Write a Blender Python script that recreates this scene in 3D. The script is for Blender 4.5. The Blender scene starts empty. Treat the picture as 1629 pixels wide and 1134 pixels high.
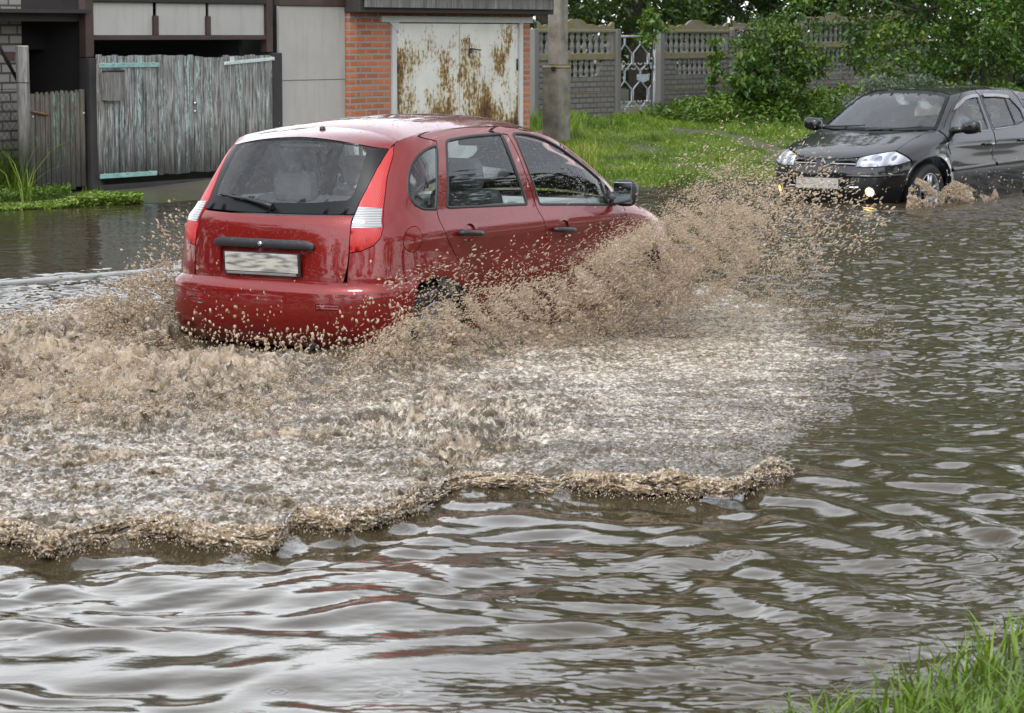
import bpy, bmesh, math, random
import numpy as np
from mathutils import Vector, Matrix
from mathutils.geometry import delaunay_2d_cdt
PI = math.pi
rad = math.radians
random.seed(7)
RNG = np.random.default_rng(11)
SC = bpy.context.scene
COL = SC.collection

# ------------------------------------------------------------------ camera geometry
FPX, CX, CY, YH, CAMH = 4500.0, 814.5, 567.0, 55.0, 1.785
PITCH = math.atan((CY - YH) / FPX)
cP, sP = math.cos(PITCH), math.sin(PITCH)
CAM = np.array([0.0, 0.0, CAMH])


def ray(px, py):
    a = (px - CX) / FPX
    b = -(py - CY) / FPX
    return np.array([a, cP + b * sP, -sP + b * cP])


def at(px, py, z=0.0):
    """world point of height z seen at a photo pixel"""
    r = ray(px, py)
    return CAM + r * ((z - CAMH) / r[2])


def atY(px, py, Y):
    r = ray(px, py)
    return CAM + r * (Y / r[1])


def project(P):
    P = np.asarray(P, float)
    x, y, z = P[..., 0], P[..., 1], P[..., 2] - CAMH
    d = y * cP - z * sP
    u = y * sP + z * cP
    return np.stack([CX + FPX * x / d, CY - FPX * u / d, d], -1)


TH = rad(32.0)
RD = np.array([math.sin(TH), math.cos(TH), 0.0])      # along the road, away
RL = np.array([-math.cos(TH), math.sin(TH), 0.0])     # to the far side of the road
RO = np.array([-1.467, 16.163, 0.0])                  # road origin (rear of the red car)


# ------------------------------------------------------------------ noise
def _hash(ix, iy, iz, seed):
    h = (ix.astype(np.int64) * 374761393 + iy.astype(np.int64) * 668265263 + iz.astype(np.int64) * 2147483647 + seed * 974634) & 0xFFFFFFFF
    h = ((h ^ (h >> 13)) * 1274126177) & 0xFFFFFFFF
    h = ((h ^ (h >> 15)) * 2246822519) & 0xFFFFFFFF
    return (h ^ (h >> 16)) & 0xFFFFFFFF


def perlin2(x, y, seed=0):
    """gradient noise in about -1..1"""
    x = np.asarray(x, float)
    y = np.asarray(y, float)
    ix = np.floor(x).astype(np.int64)
    iy = np.floor(y).astype(np.int64)
    fx = x - ix
    fy = y - iy
    u = fx * fx * fx * (fx * (fx * 6 - 15) + 10)
    v = fy * fy * fy * (fy * (fy * 6 - 15) + 10)
    z = np.zeros_like(ix)

    def g(dx, dy):
        a = _hash(ix + dx, iy + dy, z, seed) * (2 * PI / 4294967296.0)
        return np.cos(a) * (fx - dx) + np.sin(a) * (fy - dy)
    return 1.5 * ((g(0, 0) * (1 - u) + g(1, 0) * u) * (1 - v) + (g(0, 1) * (1 - u) + g(1, 1) * u) * v)


def fbm2(x, y, octs=4, seed=0, gain=0.5, lac=2.03):
    s = 0
    a = 1.0
    for i in range(octs):
        s = s + a * perlin2(x, y, seed + i * 17)
        x = x * lac + 3.7
        y = y * lac + 1.3
        a *= gain
    return s


def smooth(a, b, x):
    t = np.clip((np.asarray(x, float) - a) / (b - a), 0, 1)
    return t * t * (3 - 2 * t)


def in_poly(px, py, poly):
    px = np.asarray(px, float)
    py = np.asarray(py, float)
    r = np.zeros(px.shape, bool)
    n = len(poly)
    for i in range(n):
        x1, y1 = poly[i]
        x2, y2 = poly[(i + 1) % n]
        c = (y1 > py) != (y2 > py)
        if y1 != y2:
            r ^= c & (px < (x2 - x1) * (py - y1) / (y2 - y1) + x1)
    return r


def poly_dist(px, py, poly, closed=True):
    """distance of points to a polyline"""
    d = np.full(np.shape(px), 1e9)
    n = len(poly)
    for i in range(n if closed else n - 1):
        a = np.array(poly[i], float)
        b = np.array(poly[(i + 1) % n], float)
        ab = b - a
        t = np.clip(((px - a[0]) * ab[0] + (py - a[1]) * ab[1]) / max(ab @ ab, 1e-12), 0, 1)
        d = np.minimum(d, np.hypot(px - a[0] - t * ab[0], py - a[1] - t * ab[1]))
    return d


# ------------------------------------------------------------------ objects
def tag(o, label=None, cat=None, group=None, kind=None):
    if label:
        o["label"] = label
    if cat:
        o["category"] = cat
    if group:
        o["group"] = group
    if kind:
        o["kind"] = kind
    return o


def empty(name, loc=(0, 0, 0), rz=0.0):
    o = bpy.data.objects.new(name, None)
    o.empty_display_size = 0.2
    o.location = loc
    o.rotation_euler = (0, 0, rz)
    COL.objects.link(o)
    return o


def link(name, me, mats=None, parent=None):
    o = bpy.data.objects.new(name, me)
    COL.objects.link(o)
    if mats is not None:
        if not isinstance(mats, (list, tuple)):
            mats = [mats]
        if not len(me.materials):
            for m in mats:
                me.materials.append(m)
    if parent is not None:
        o.parent = parent
    return o


def np_mesh(name, V, F, smooth_=True, mi=None):
    """fast mesh; F is an (n,3|4) array, or list of such arrays"""
    V = np.asarray(V, np.float32)
    Fs = F if isinstance(F, list) else [F]
    Fs = [np.asarray(f, np.int32) for f in Fs if len(f)]
    me = bpy.data.meshes.new(name)
    me.vertices.add(len(V))
    me.vertices.foreach_set("co", V.ravel())
    nl = sum(f.size for f in Fs)
    nf = sum(len(f) for f in Fs)
    me.loops.add(nl)
    me.loops.foreach_set("vertex_index", np.concatenate([f.ravel() for f in Fs]))
    me.polygons.add(nf)
    tot = np.concatenate([np.full(len(f), f.shape[1], np.int32) for f in Fs])
    st = np.concatenate([[0], np.cumsum(tot)[:-1]]).astype(np.int32)
    me.polygons.foreach_set("loop_start", st)
    if mi is not None:
        me.polygons.foreach_set("material_index", np.asarray(mi, np.int32))
    me.polygons.foreach_set("use_smooth", np.full(nf, bool(smooth_)))
    me.update(calc_edges=True)
    me.validate()
    return me


def attr(me, name, vals):
    a = me.attributes.new(name, 'FLOAT', 'POINT')
    a.data.foreach_set("value", np.asarray(vals, np.float32))


class MB:
    """collects simple solids into one mesh"""

    def __init__(s):
        s.v = []
        s.f = []
        s.sm = []

    def add(s, V, F, smooth_=False):
        o = len(s.v)
        s.v.extend([tuple(map(float, p)) for p in V])
        for f in F:
            s.f.append(tuple(int(i) + o for i in f))
            s.sm.append(smooth_)
        return s

    def box(s, c, d, M=None, bev=0.0, taper=1.0):
        """centre c, full size d, optional 3x3 axes M (rows = axes)"""
        hx, hy, hz = d[0] / 2, d[1] / 2, d[2] / 2
        A = np.eye(3) if M is None else np.asarray(M, float)
        if bev <= 0:
            P = [(-hx, -hy, -hz), (hx, -hy, -hz), (hx, hy, -hz), (-hx, hy, -hz), (-hx * taper, -hy * taper, hz), (hx * taper, -hy * taper, hz), (hx * taper, hy * taper, hz), (-hx * taper, hy * taper, hz)]
            F = [(0, 3, 2, 1), (4, 5, 6, 7), (0, 1, 5, 4), (1, 2, 6, 5), (2, 3, 7, 6), (3, 0, 4, 7)]
        else:
            bm = bmesh.new()
            bmesh.ops.create_cube(bm, size=1.0)
            for v in bm.verts:
                v.co = Vector((v.co.x * d[0], v.co.y * d[1], v.co.z * d[2]))
            bmesh.ops.bevel(bm, geom=bm.edges[:], offset=min(bev, 0.45 * min(d)), segments=2, affect='EDGES', profile=0.5)
            bm.verts.index_update()
            P = [tuple(v.co) for v in bm.verts]
            F = [tuple(v.index for v in f.verts) for f in bm.faces]
            bm.free()
        P = np.array(P) @ A + np.array(c)
        return s.add(P, F)

    def tube(s, pts, r, n=8, cap=True, smooth_=True):
        pts = [np.array(p, float) for p in pts]
        rs = r if isinstance(r, (list, tuple, np.ndarray)) else [r] * len(pts)
        V = []
        up = np.array([0, 0, 1.0])
        pu = None
        for i, p in enumerate(pts):
            t = pts[min(i + 1, len(pts) - 1)] - pts[max(i - 1, 0)]
            t = t / (np.linalg.norm(t) + 1e-12)
            if pu is None:
                a = up if abs(t[2]) < 0.9 else np.array([1.0, 0, 0])
                u = np.cross(t, a)
            else:
                u = pu - t * (pu @ t)
            u = u / (np.linalg.norm(u) + 1e-12)
            pu = u
            w = np.cross(t, u)
            for k in range(n):
                an = 2 * PI * k / n
                V.append(p + rs[i] * (u * math.cos(an) + w * math.sin(an)))
        F = []
        for i in range(len(pts) - 1):
            for k in range(n):
                a = i * n + k
                b = i * n + (k + 1) % n
                F.append((a, b, b + n, a + n))
        s.add(V, F, smooth_)
        if cap:
            o = len(s.v) - len(V)
            s.f.append(tuple(o + k for k in reversed(range(n))))
            s.f.append(tuple(o + (len(pts) - 1) * n + k for k in range(n)))
            s.sm += [False, False]
        return s

    def lathe(s, prof, c=(0, 0, 0), M=None, n=12, smooth_=True):
        """profile of (r, h) turned about local z"""
        A = np.eye(3) if M is None else np.asarray(M, float)
        V = []
        for r, h in prof:
            for k in range(n):
                a = 2 * PI * k / n
                V.append((r * math.cos(a), r * math.sin(a), h))
        F = []
        for i in range(len(prof) - 1):
            for k in range(n):
                a = i * n + k
                b = i * n + (k + 1) % n
                F.append((a, b, b + n, a + n))
        V = np.array(V) @ A + np.array(c)
        return s.add(V, F, smooth_)

    def mesh(s, name):
        me = bpy.data.meshes.new(name)
        me.from_pydata(s.v, [], s.f)
        me.polygons.foreach_set("use_smooth", s.sm)
        me.update()
        return me

    def build(s, name, mat, parent=None):
        return link(name, s.mesh(name), mat, parent)


def place_uv():
    pass


# ------------------------------------------------------------------ materials
MATS = {}


def hexlin(r, g, b):
    return tuple(((c / 255.0) / 12.92 if c / 255.0 <= 0.04045 else ((c / 255.0 + 0.055) / 1.055) ** 2.4) for c in (r, g, b)) + (1.0,)


class NT:
    """small node-tree writer"""

    def __init__(s, name):
        s.m = bpy.data.materials.new(name)
        s.m.use_nodes = True
        s.t = s.m.node_tree
        s.t.nodes.clear()
        s.out = s.n('ShaderNodeOutputMaterial')
        MATS[name] = s.m

    def n(s, typ, **kw):
        nd = s.t.nodes.new(typ)
        for k, v in kw.items():
            if k.startswith('i_'):
                key = k[2:]
                key = int(key) if key.isdigit() else key.replace('__', ' ')
                s.set(nd.inputs[key], v)
            else:
                setattr(nd, k, v)
        return nd

    def set(s, sock, v):
        if isinstance(v, bpy.types.NodeSocket):
            s.t.links.new(v, sock)
        elif isinstance(v, (tuple, list)) and len(v) == 3 and sock.type == 'RGBA':
            sock.default_value = tuple(v) + (1.0,)
        else:
            sock.default_value = v

    def coord(s, kind='Object', scale=(1, 1, 1)):
        c = s.n('ShaderNodeTexCoord').outputs[kind]
        mp = s.n('ShaderNodeMapping')
        s.set(mp.inputs['Vector'], c)
        mp.inputs['Scale'].default_value = scale
        return mp.outputs[0]

    def noise(s, vec, scale, detail=4, rough=0.55, dist=0.0):
        nd = s.n('ShaderNodeTexNoise')
        s.set(nd.inputs['Vector'], vec)
        nd.inputs['Scale'].default_value = scale
        nd.inputs['Detail'].default_value = detail
        nd.inputs['Roughness'].default_value = rough
        nd.inputs['Distortion'].default_value = dist
        return nd.outputs[0]

    def ramp(s, fac, stops):
        nd = s.n('ShaderNodeValToRGB')
        s.set(nd.inputs[0], fac)
        el = nd.color_ramp.elements
        while len(el) < len(stops):
            el.new(0.5)
        for e, (p, c) in zip(el, stops):
            e.position = p
            e.color = c if isinstance(c, tuple) and len(c) == 4 else ((c, c, c, 1.0) if not isinstance(c, tuple) else tuple(c) + (1.0,))
        return nd.outputs[0]

    def mix(s, fac, a, b, mode='MIX'):
        nd = s.n('ShaderNodeMix', data_type='RGBA', blend_type=mode)
        s.set(nd.inputs[0], fac)
        s.set(nd.inputs[6], a)
        s.set(nd.inputs[7], b)
        return nd.outputs[2]

    def math(s, op, a, b=0.0, c=None, clamp=False):
        nd = s.n('ShaderNodeMath', operation=op, use_clamp=clamp)
        s.set(nd.inputs[0], a)
        s.set(nd.inputs[1], b)
        if c is not None:
            s.set(nd.inputs[2], c)
        return nd.outputs[0]

    def attr(s, name):
        return s.n('ShaderNodeAttribute', attribute_name=name).outputs['Fac']

    def bump(s, h, strength=0.3, dist=0.01, normal=None):
        nd = s.n('ShaderNodeBump')
        s.set(nd.inputs['Height'], h)
        nd.inputs['Strength'].default_value = strength
        nd.inputs['Distance'].default_value = dist
        if normal is not None:
            s.set(nd.inputs['Normal'], normal)
        return nd.outputs[0]

    def pbsdf(s, **kw):
        p = s.n('ShaderNodeBsdfPrincipled')
        for k, v in kw.items():
            s.set(p.inputs[k.replace('__', ' ')], v)
        return p

    def done(s, shader, disp=None):
        s.t.links.new(shader.outputs[0] if hasattr(shader, 'outputs') else shader, s.out.inputs['Surface'])
        return s.m


def simple(name, col, rough=0.5, metal=0.0, var=0.15, nscale=8.0, bump=0.0, bscale=60.0, spec=None, coat=0.0):
    """one base colour with mottling and optional bump"""
    t = NT(name)
    v = t.coord('Object')
    n1 = t.noise(v, nscale, 5, 0.6)
    c = t.mix(t.ramp(n1, [(0.3, 0.0), (0.7, 1.0)]), tuple(x * (1 - var) for x in col[:3]), tuple(min(1, x * (1 + var)) for x in col[:3]))
    kw = dict(Base__Color=c, Roughness=rough, Metallic=metal, Coat__Weight=coat)
    if bump:
        kw['Normal'] = t.bump(t.noise(v, bscale, 4), bump, 0.01)
    p = t.pbsdf(**kw)
    if spec is not None:
        p.inputs['Specular IOR Level'].default_value = spec
    return t.done(p)
# ------------------------------------------------------------------ camera, sky and sun
cam_d = bpy.data.cameras.new("camera")
cam = bpy.data.objects.new("camera", cam_d)
COL.objects.link(cam)
cam.location = (0, 0, CAMH)
cam.rotation_euler = (PI / 2 - PITCH, 0, 0)
cam_d.sensor_fit = 'HORIZONTAL'
cam_d.sensor_width = 36.0
cam_d.lens = 36.0 * FPX / 1629.0
cam_d.clip_start = 0.1
cam_d.clip_end = 1500.0
cam_d.dof.use_dof = True
cam_d.dof.focus_distance = 16.0
cam_d.dof.aperture_fstop = 13.0
SC.camera = cam

SUN_EL, SUN_ROT = rad(58), rad(205)
w = bpy.data.worlds.new("World")
SC.world = w
w.use_nodes = True
nt = w.node_tree
nt.nodes.clear()
wo = nt.nodes.new('ShaderNodeOutputWorld')
bg = nt.nodes.new('ShaderNodeBackground')
sky = nt.nodes.new('ShaderNodeTexSky')
sky.sky_type = 'NISHITA'
sky.sun_disc = False
sky.sun_elevation = SUN_EL
sky.sun_rotation = SUN_ROT
sky.air_density = 1.1
sky.dust_density = 1.0
sky.ozone_density = 1.0
# overcast: clouds take most of the colour out of the sky and mottle it
hs = nt.nodes.new('ShaderNodeHueSaturation')
hs.inputs['Saturation'].default_value = 0.15
nt.links.new(sky.outputs[0], hs.inputs['Color'])
tc = nt.nodes.new('ShaderNodeTexCoord')
mp = nt.nodes.new('ShaderNodeMapping')
mp.inputs['Scale'].default_value = (2.2, 2.2, 6.0)
nt.links.new(tc.outputs['Generated'], mp.inputs[0])
nz = nt.nodes.new('ShaderNodeTexNoise')
nz.inputs['Scale'].default_value = 1.5
nz.inputs['Detail'].default_value = 6
nz.inputs['Roughness'].default_value = 0.55
nt.links.new(mp.outputs[0], nz.inputs['Vector'])
cr = nt.nodes.new('ShaderNodeValToRGB')
cr.color_ramp.elements[0].position = 0.3
cr.color_ramp.elements[0].color = (0.80, 0.83, 0.90, 1)
cr.color_ramp.elements[1].position = 0.68
cr.color_ramp.elements[1].color = (1.18, 1.17, 1.16, 1)
nt.links.new(nz.outputs[0], cr.inputs[0])
mx = nt.nodes.new('ShaderNodeMix')
mx.data_type = 'RGBA'
mx.blend_type = 'MULTIPLY'
mx.inputs[0].default_value = 1.0
nt.links.new(hs.outputs[0], mx.inputs[6])
nt.links.new(cr.outputs[0], mx.inputs[7])
nt.links.new(mx.outputs[2], bg.inputs[0])
bg.inputs[1].default_value = 0.15
nt.links.new(bg.outputs[0], wo.inputs[0])

sd = bpy.data.lights.new("sun", 'SUN')
sd.energy = 0.5
sd.angle = rad(14)
sd.color = (1.0, 0.965, 0.92)
sun = bpy.data.objects.new("sun", sd)
COL.objects.link(sun)
# direction towards the sun (behind and to the left of the camera, high)
az = SUN_ROT
sdir = Vector((math.sin(az) * math.cos(SUN_EL), math.cos(az) * math.cos(SUN_EL), math.sin(SUN_EL)))
sun.rotation_euler = sdir.to_track_quat('Z', 'Y').to_euler()
sun.location = (0, 0, 30)

vs = SC.view_settings
SC.display_settings.display_device = 'sRGB'
vs.view_transform = 'Standard'
vs.look = 'None'
vs.exposure = 1.5
vs.gamma = 1.0
vs.use_curve_mapping = False
SC.cycles.max_bounces = 8
SC.cycles.transparent_max_bounces = 24
SC.cycles.diffuse_bounces = 3
SC.cycles.glossy_bounces = 4
SC.cycles.use_denoising = True
SC.cycles.sample_clamp_indirect = 6.0
# ------------------------------------------------------------------ car body surfaces
class Body:
    """Body side/end surface as a stack of rounded plan contours.
    x runs from the near end (0) to the far end, y to the left, z up from the road.
    A point of the skin is (s, z): s = arc length from the near-end centre line round
    the right side (y < 0); negative s = left side."""

    def __init__(b, zs, W, xn, xf, xm, pn, qn, pf, qf, flares=(), origin=(0, 0, 0), th=0.0, crease=None):
        b.zl = np.linspace(zs[0], zs[-1], 220)
        b.W = b.cr(zs, W, b.zl)
        b.xn = b.cr(zs, xn, b.zl)
        b.xf = b.cr(zs, xf, b.zl)
        b.xm = xm
        N = 700
        b.N = N
        b.cx = np.zeros((len(b.zl), N))
        b.cy = np.zeros((len(b.zl), N))
        b.cs = np.zeros((len(b.zl), N))
        for i, z in enumerate(b.zl):
            q1, q2 = np.interp(z, [zs[0], zs[-1]], qn) if not callable(qn) else qn(z), np.interp(z, [zs[0], zs[-1]], qf) if not callable(qf) else qf(z)
            p1 = np.interp(z, [zs[0], zs[-1]], pn) if not callable(pn) else pn(z)
            p2 = np.interp(z, [zs[0], zs[-1]], pf) if not callable(pf) else pf(z)
            W_, a, c = b.W[i], xm - b.xn[i], b.xf[i] - xm
            yy = np.linspace(0, 1, 240)
            t1 = np.concatenate([(1 - yy[:-1] ** q1) ** (1 / p1), np.linspace(1, 0, 400)])
            t1 = np.unique(np.round(t1, 7))[::-1]
            x1 = xm - a * t1
            y1 = W_ * np.maximum(1 - t1 ** p1, 0) ** (1 / q1)
            t2 = np.concatenate([(1 - yy[:-1] ** q2) ** (1 / p2), np.linspace(1, 0, 400)])
            t2 = np.unique(np.round(t2, 7))
            x2 = xm + c * t2
            y2 = W_ * np.maximum(1 - t2 ** p2, 0) ** (1 / q2)
            X = np.concatenate([x1, x2[1:]])
            Y = np.concatenate([y1, y2[1:]])
            for (fx, fz, fr, fa, fw) in flares:
                rr = np.hypot(X - fx, z - fz)
                Y = Y + fa * np.exp(-((rr - fr) / fw) ** 2) * (Y / W_) ** 2
            if crease:
                Y = Y + crease(X, z) * (Y / W_) ** 2
            s = np.concatenate([[0], np.cumsum(np.hypot(np.diff(X), np.diff(Y)))])
            g = np.linspace(0, s[-1], N)
            b.cs[i] = g
            b.cx[i] = np.interp(g, s, X)
            b.cy[i] = np.interp(g, s, Y)
        b.origin = np.array(origin, float)
        b.th = th
        b.D = np.array([math.sin(th), math.cos(th), 0])
        b.L = np.array([-math.cos(th), math.sin(th), 0])

    @staticmethod
    def cr(xs, ys, q):
        """smooth (monotone cubic) interpolation"""
        xs = np.array(xs, float)
        ys = np.array(ys, float)
        h = np.diff(xs)
        dl = np.diff(ys) / h
        m = np.zeros(len(xs))
        m[0], m[-1] = dl[0], dl[-1]
        for i in range(1, len(xs) - 1):
            if dl[i - 1] * dl[i] > 0:
                w1 = 2 * h[i] + h[i - 1]
                w2 = h[i] + 2 * h[i - 1]
                m[i] = (w1 + w2) / (w1 / dl[i - 1] + w2 / dl[i])
        k = np.clip(np.searchsorted(xs, q) - 1, 0, len(xs) - 2)
        t = (q - xs[k]) / h[k]
        return ((2 * t**3 - 3 * t**2 + 1) * ys[k] + (t**3 - 2 * t**2 + t) * h[k] * m[k] + (-2 * t**3 + 3 * t**2) * ys[k + 1] + (t**3 - t**2) * h[k] * m[k + 1])

    def _row(b, z):
        f = (np.asarray(z, float) - b.zl[0]) / (b.zl[1] - b.zl[0])
        f = np.clip(f, 0, len(b.zl) - 1.0001)
        i = f.astype(int)
        return i, f - i

    def pos(b, s, z):
        s = np.asarray(s, float)
        z = np.asarray(z, float)
        s, z = np.broadcast_arrays(s, z)
        sg = np.where(s < 0, -1.0, 1.0)
        a = np.abs(s)
        i, w_ = b._row(z)

        def ev(ii):
            L = b.cs[ii, -1]
            f = np.clip(a / L * (b.N - 1), 0, b.N - 1.0001)
            k = f.astype(int)
            t = f - k
            return b.cx[ii, k] * (1 - t) + b.cx[ii, k + 1] * t, b.cy[ii, k] * (1 - t) + b.cy[ii, k + 1] * t
        x0, y0 = ev(i)
        x1, y1 = ev(i + 1)
        return np.stack([x0 * (1 - w_) + x1 * w_, -sg * (y0 * (1 - w_) + y1 * w_), z], -1)

    def nrm(b, s, z):
        e = 0.012
        ds = b.pos(s + e, z) - b.pos(s - e, z)
        dz = b.pos(s, z + e) - b.pos(s, z - e)
        n = np.cross(ds, dz)
        return n / (np.linalg.norm(n, axis=-1, keepdims=True) + 1e-12)

    def S(b, x, z):
        """(s, z) of the right side at length x"""
        i, w_ = b._row(np.array(z))
        i = int(i)
        X = b.cx[i] * (1 - w_) + b.cx[i + 1] * w_
        SS = b.cs[i] * (1 - w_) + b.cs[i + 1] * w_
        return (float(np.interp(x, X, SS)), z)

    def R(b, y, z):
        """(s, z) of the near end at offset y (y > 0 = left)"""
        i, w_ = b._row(np.array(z))
        i = int(i)
        k = int(b.N * 0.5)
        Y = (b.cy[i] * (1 - w_) + b.cy[i + 1] * w_)
        SS = b.cs[i] * (1 - w_) + b.cs[i + 1] * w_
        k = int(np.argmax(Y > Y.max() * 0.985))
        return (float(np.interp(abs(y), Y[:k + 1], SS[:k + 1])) * (-1 if y > 0 else 1), z)

    def E(b, y, z):
        """(s, z) of the far end"""
        i, w_ = b._row(np.array(z))
        i = int(i)
        Y = (b.cy[i] * (1 - w_) + b.cy[i + 1] * w_)[::-1]
        SS = (b.cs[i] * (1 - w_) + b.cs[i + 1] * w_)[::-1]
        k = int(np.argmax(Y > Y.max() * 0.985))
        return (float(np.interp(abs(y), Y[:k + 1], SS[:k + 1])) * (-1 if y > 0 else 1), z)

    def world(b, P):
        P = np.asarray(P, float)
        return b.origin + P[..., 0:1] * b.D + P[..., 1:2] * b.L + P[..., 2:3] * np.array([0, 0, 1.0])

    def build_inv(b, zmax=9):
        zz = np.arange(b.zl[0], min(b.zl[-1], zmax), 0.004)
        ss = np.arange(-1.2, b.cs[0, -1], 0.006)
        S_, Z_ = np.meshgrid(ss, zz)
        P = b.pos(S_, Z_)
        N = b.nrm(S_, Z_)
        Wd = b.world(P)
        Nw = N[..., 0:1] * b.D + N[..., 1:2] * b.L + N[..., 2:3] * np.array([0, 0, 1.0])
        vis = ((CAM - Wd) * Nw).sum(-1) > 0
        q = project(Wd)
        b.inv = (q[..., 0][vis], q[..., 1][vis], S_[vis], Z_[vis])

    def px(b, x, y):
        """(s, z) of the skin point seen at a photo pixel"""
        X, Y, S_, Z_ = b.inv
        k = np.argmin((X - x) ** 2 + (Y - y) ** 2)
        return (float(S_[k]), float(Z_[k]))


def fillet(pts, r, n=4):
    """round the corners of a closed 2-D polygon; r one radius or one per vertex"""
    out = []
    N = len(pts)
    for i in range(N):
        p = np.array(pts[i], float)
        a = np.array(pts[i - 1], float) - p
        c = np.array(pts[(i + 1) % N], float) - p
        la, lc = np.linalg.norm(a), np.linalg.norm(c)
        ri = r[i] if isinstance(r, (list, tuple)) else r
        ri = min(ri, la * 0.45, lc * 0.45)
        if ri < 1e-4:
            out.append(tuple(p))
            continue
        a0 = p + a / la * ri
        c0 = p + c / lc * ri
        for k in range(n + 1):
            t = k / n
            out.append(tuple((1 - t) ** 2 * a0 + 2 * t * (1 - t) * p + t * t * c0))
    return out


def inset(pts, d):
    """move a closed polygon inwards by d"""
    P = np.array(pts, float)
    A = 0.5 * np.sum(P[:, 0] * np.roll(P[:, 1], -1) - np.roll(P[:, 0], -1) * P[:, 1])
    sg = 1.0 if A > 0 else -1.0
    e = np.roll(P, -1, 0) - P
    e /= np.linalg.norm(e, axis=1, keepdims=True) + 1e-12
    n = np.stack([-e[:, 1], e[:, 0]], 1) * sg
    m = n + np.roll(n, 1, 0)
    k = np.maximum((m * m).sum(1, keepdims=True), 0.6)
    return [tuple(p) for p in P + m * (2 * d / k)]


def densify(pts, step):
    out = []
    N = len(pts)
    for i in range(N):
        a = np.array(pts[i], float)
        c = np.array(pts[(i + 1) % N], float)
        n = max(1, int(math.ceil(np.linalg.norm(c - a) / step)))
        for k in range(n):
            out.append(tuple(a + (c - a) * k / n))
    return out


def tess(outer, holes=(), step=0.03):
    """triangulate a polygon with holes, with grid points inside for curvature"""
    outer = densify(outer, step)
    holes = [densify(h, step) for h in holes]
    loops = [outer] + holes
    pts = []
    edges = []
    for lp in loops:
        o = len(pts)
        pts += lp
        edges += [(o + i, o + (i + 1) % len(lp)) for i in range(len(lp))]
    A = np.array(outer)
    x0, y0 = A.min(0)
    x1, y1 = A.max(0)
    gx, gy = np.meshgrid(np.arange(x0 + step * .5, x1, step), np.arange(y0 + step * .5, y1, step))
    gx = gx.ravel()
    gy = gy.ravel()
    ok = in_poly(gx, gy, outer)
    for h in holes:
        ok &= ~in_poly(gx, gy, h)
    gx, gy = gx[ok], gy[ok]
    d = np.full(len(gx), 9.0)
    for lp in loops:
        d = np.minimum(d, poly_dist(gx, gy, lp))
    gx, gy = gx[d > step * .4], gy[d > step * .4]
    allp = [Vector(p) for p in pts] + [Vector((float(a), float(c))) for a, c in zip(gx, gy)]
    v, _, f, ov, _, _ = delaunay_2d_cdt(allp, edges, [], 0, 1e-7)
    V = np.array([tuple(p) for p in v])
    F = np.array([tuple(t) for t in f if len(t) == 3])
    c = V[F].mean(1)
    keep = in_poly(c[:, 0], c[:, 1], outer)
    for h in holes:
        keep &= ~in_poly(c[:, 0], c[:, 1], h)
    F = F[keep]
    a = V[F]
    ar = (a[:, 1, 0] - a[:, 0, 0]) * (a[:, 2, 1] - a[:, 0, 1]) - (a[:, 1, 1] - a[:, 0, 1]) * (a[:, 2, 0] - a[:, 0, 0])
    F = F[np.abs(ar) > 1e-10]
    ar = ar[np.abs(ar) > 1e-10]
    F[ar < 0] = F[ar < 0][:, ::-1]
    return V, F


def skin(name, V2, F, posf, nrmf, mat, parent, off=0.0, depth=0.014, mirror=False, smooth_=True, dome=0.0, outer=None):
    """maps a flat triangulation onto a surface, offset along the normal, with a turned-in rim"""
    s, z = V2[:, 0], V2[:, 1]
    P = posf(s, z)
    N = nrmf(s, z)
    o = np.full(len(P), off)
    if dome and outer is not None:
        o = o + dome * np.clip(poly_dist(s, z, outer) / 0.05, 0, 1) ** .5
    Q = P + N * o[:, None]
    # rim
    cnt = {}
    for t in F:
        for k in range(3):
            e = (int(t[k]), int(t[(k + 1) % 3]))
            cnt[e] = cnt.get(e, 0) + 1
    bd = [e for e in cnt if (e[1], e[0]) not in cnt]
    V = Q
    faces = [F]
    NN = N
    if depth > 0 and bd:
        ids = sorted({i for e in bd for i in e})
        m1 = {v: len(Q) + k for k, v in enumerate(ids)}
        m2 = {v: len(Q) + len(ids) + k for k, v in enumerate(ids)}
        V = np.concatenate([Q, Q[ids], Q[ids] - N[ids] * depth])
        faces.append(np.array([(m1[a], m2[a], m2[c], m1[c]) for a, c in bd]))
    me_F = [f for f in faces]
    if mirror:
        V = V * np.array([1, -1, 1.0])
        me_F = [f[:, ::-1] for f in me_F]
        N = N * np.array([1, -1, 1.0])
    me = np_mesh(name, V, me_F, smooth_)
    return link(name, me, mat, parent)


def panel(b, name, outer, mat, parent, holes=(), off=0.0, gap=0.003, depth=0.014, step=0.03, mirror=False, dome=0.0):
    if gap:
        outer = inset(outer, gap)
    V2, F = tess(outer, holes, step)
    return skin(name, V2, F, b.pos, b.nrm, mat, parent, off, depth, mirror, dome=dome, outer=outer)


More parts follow.
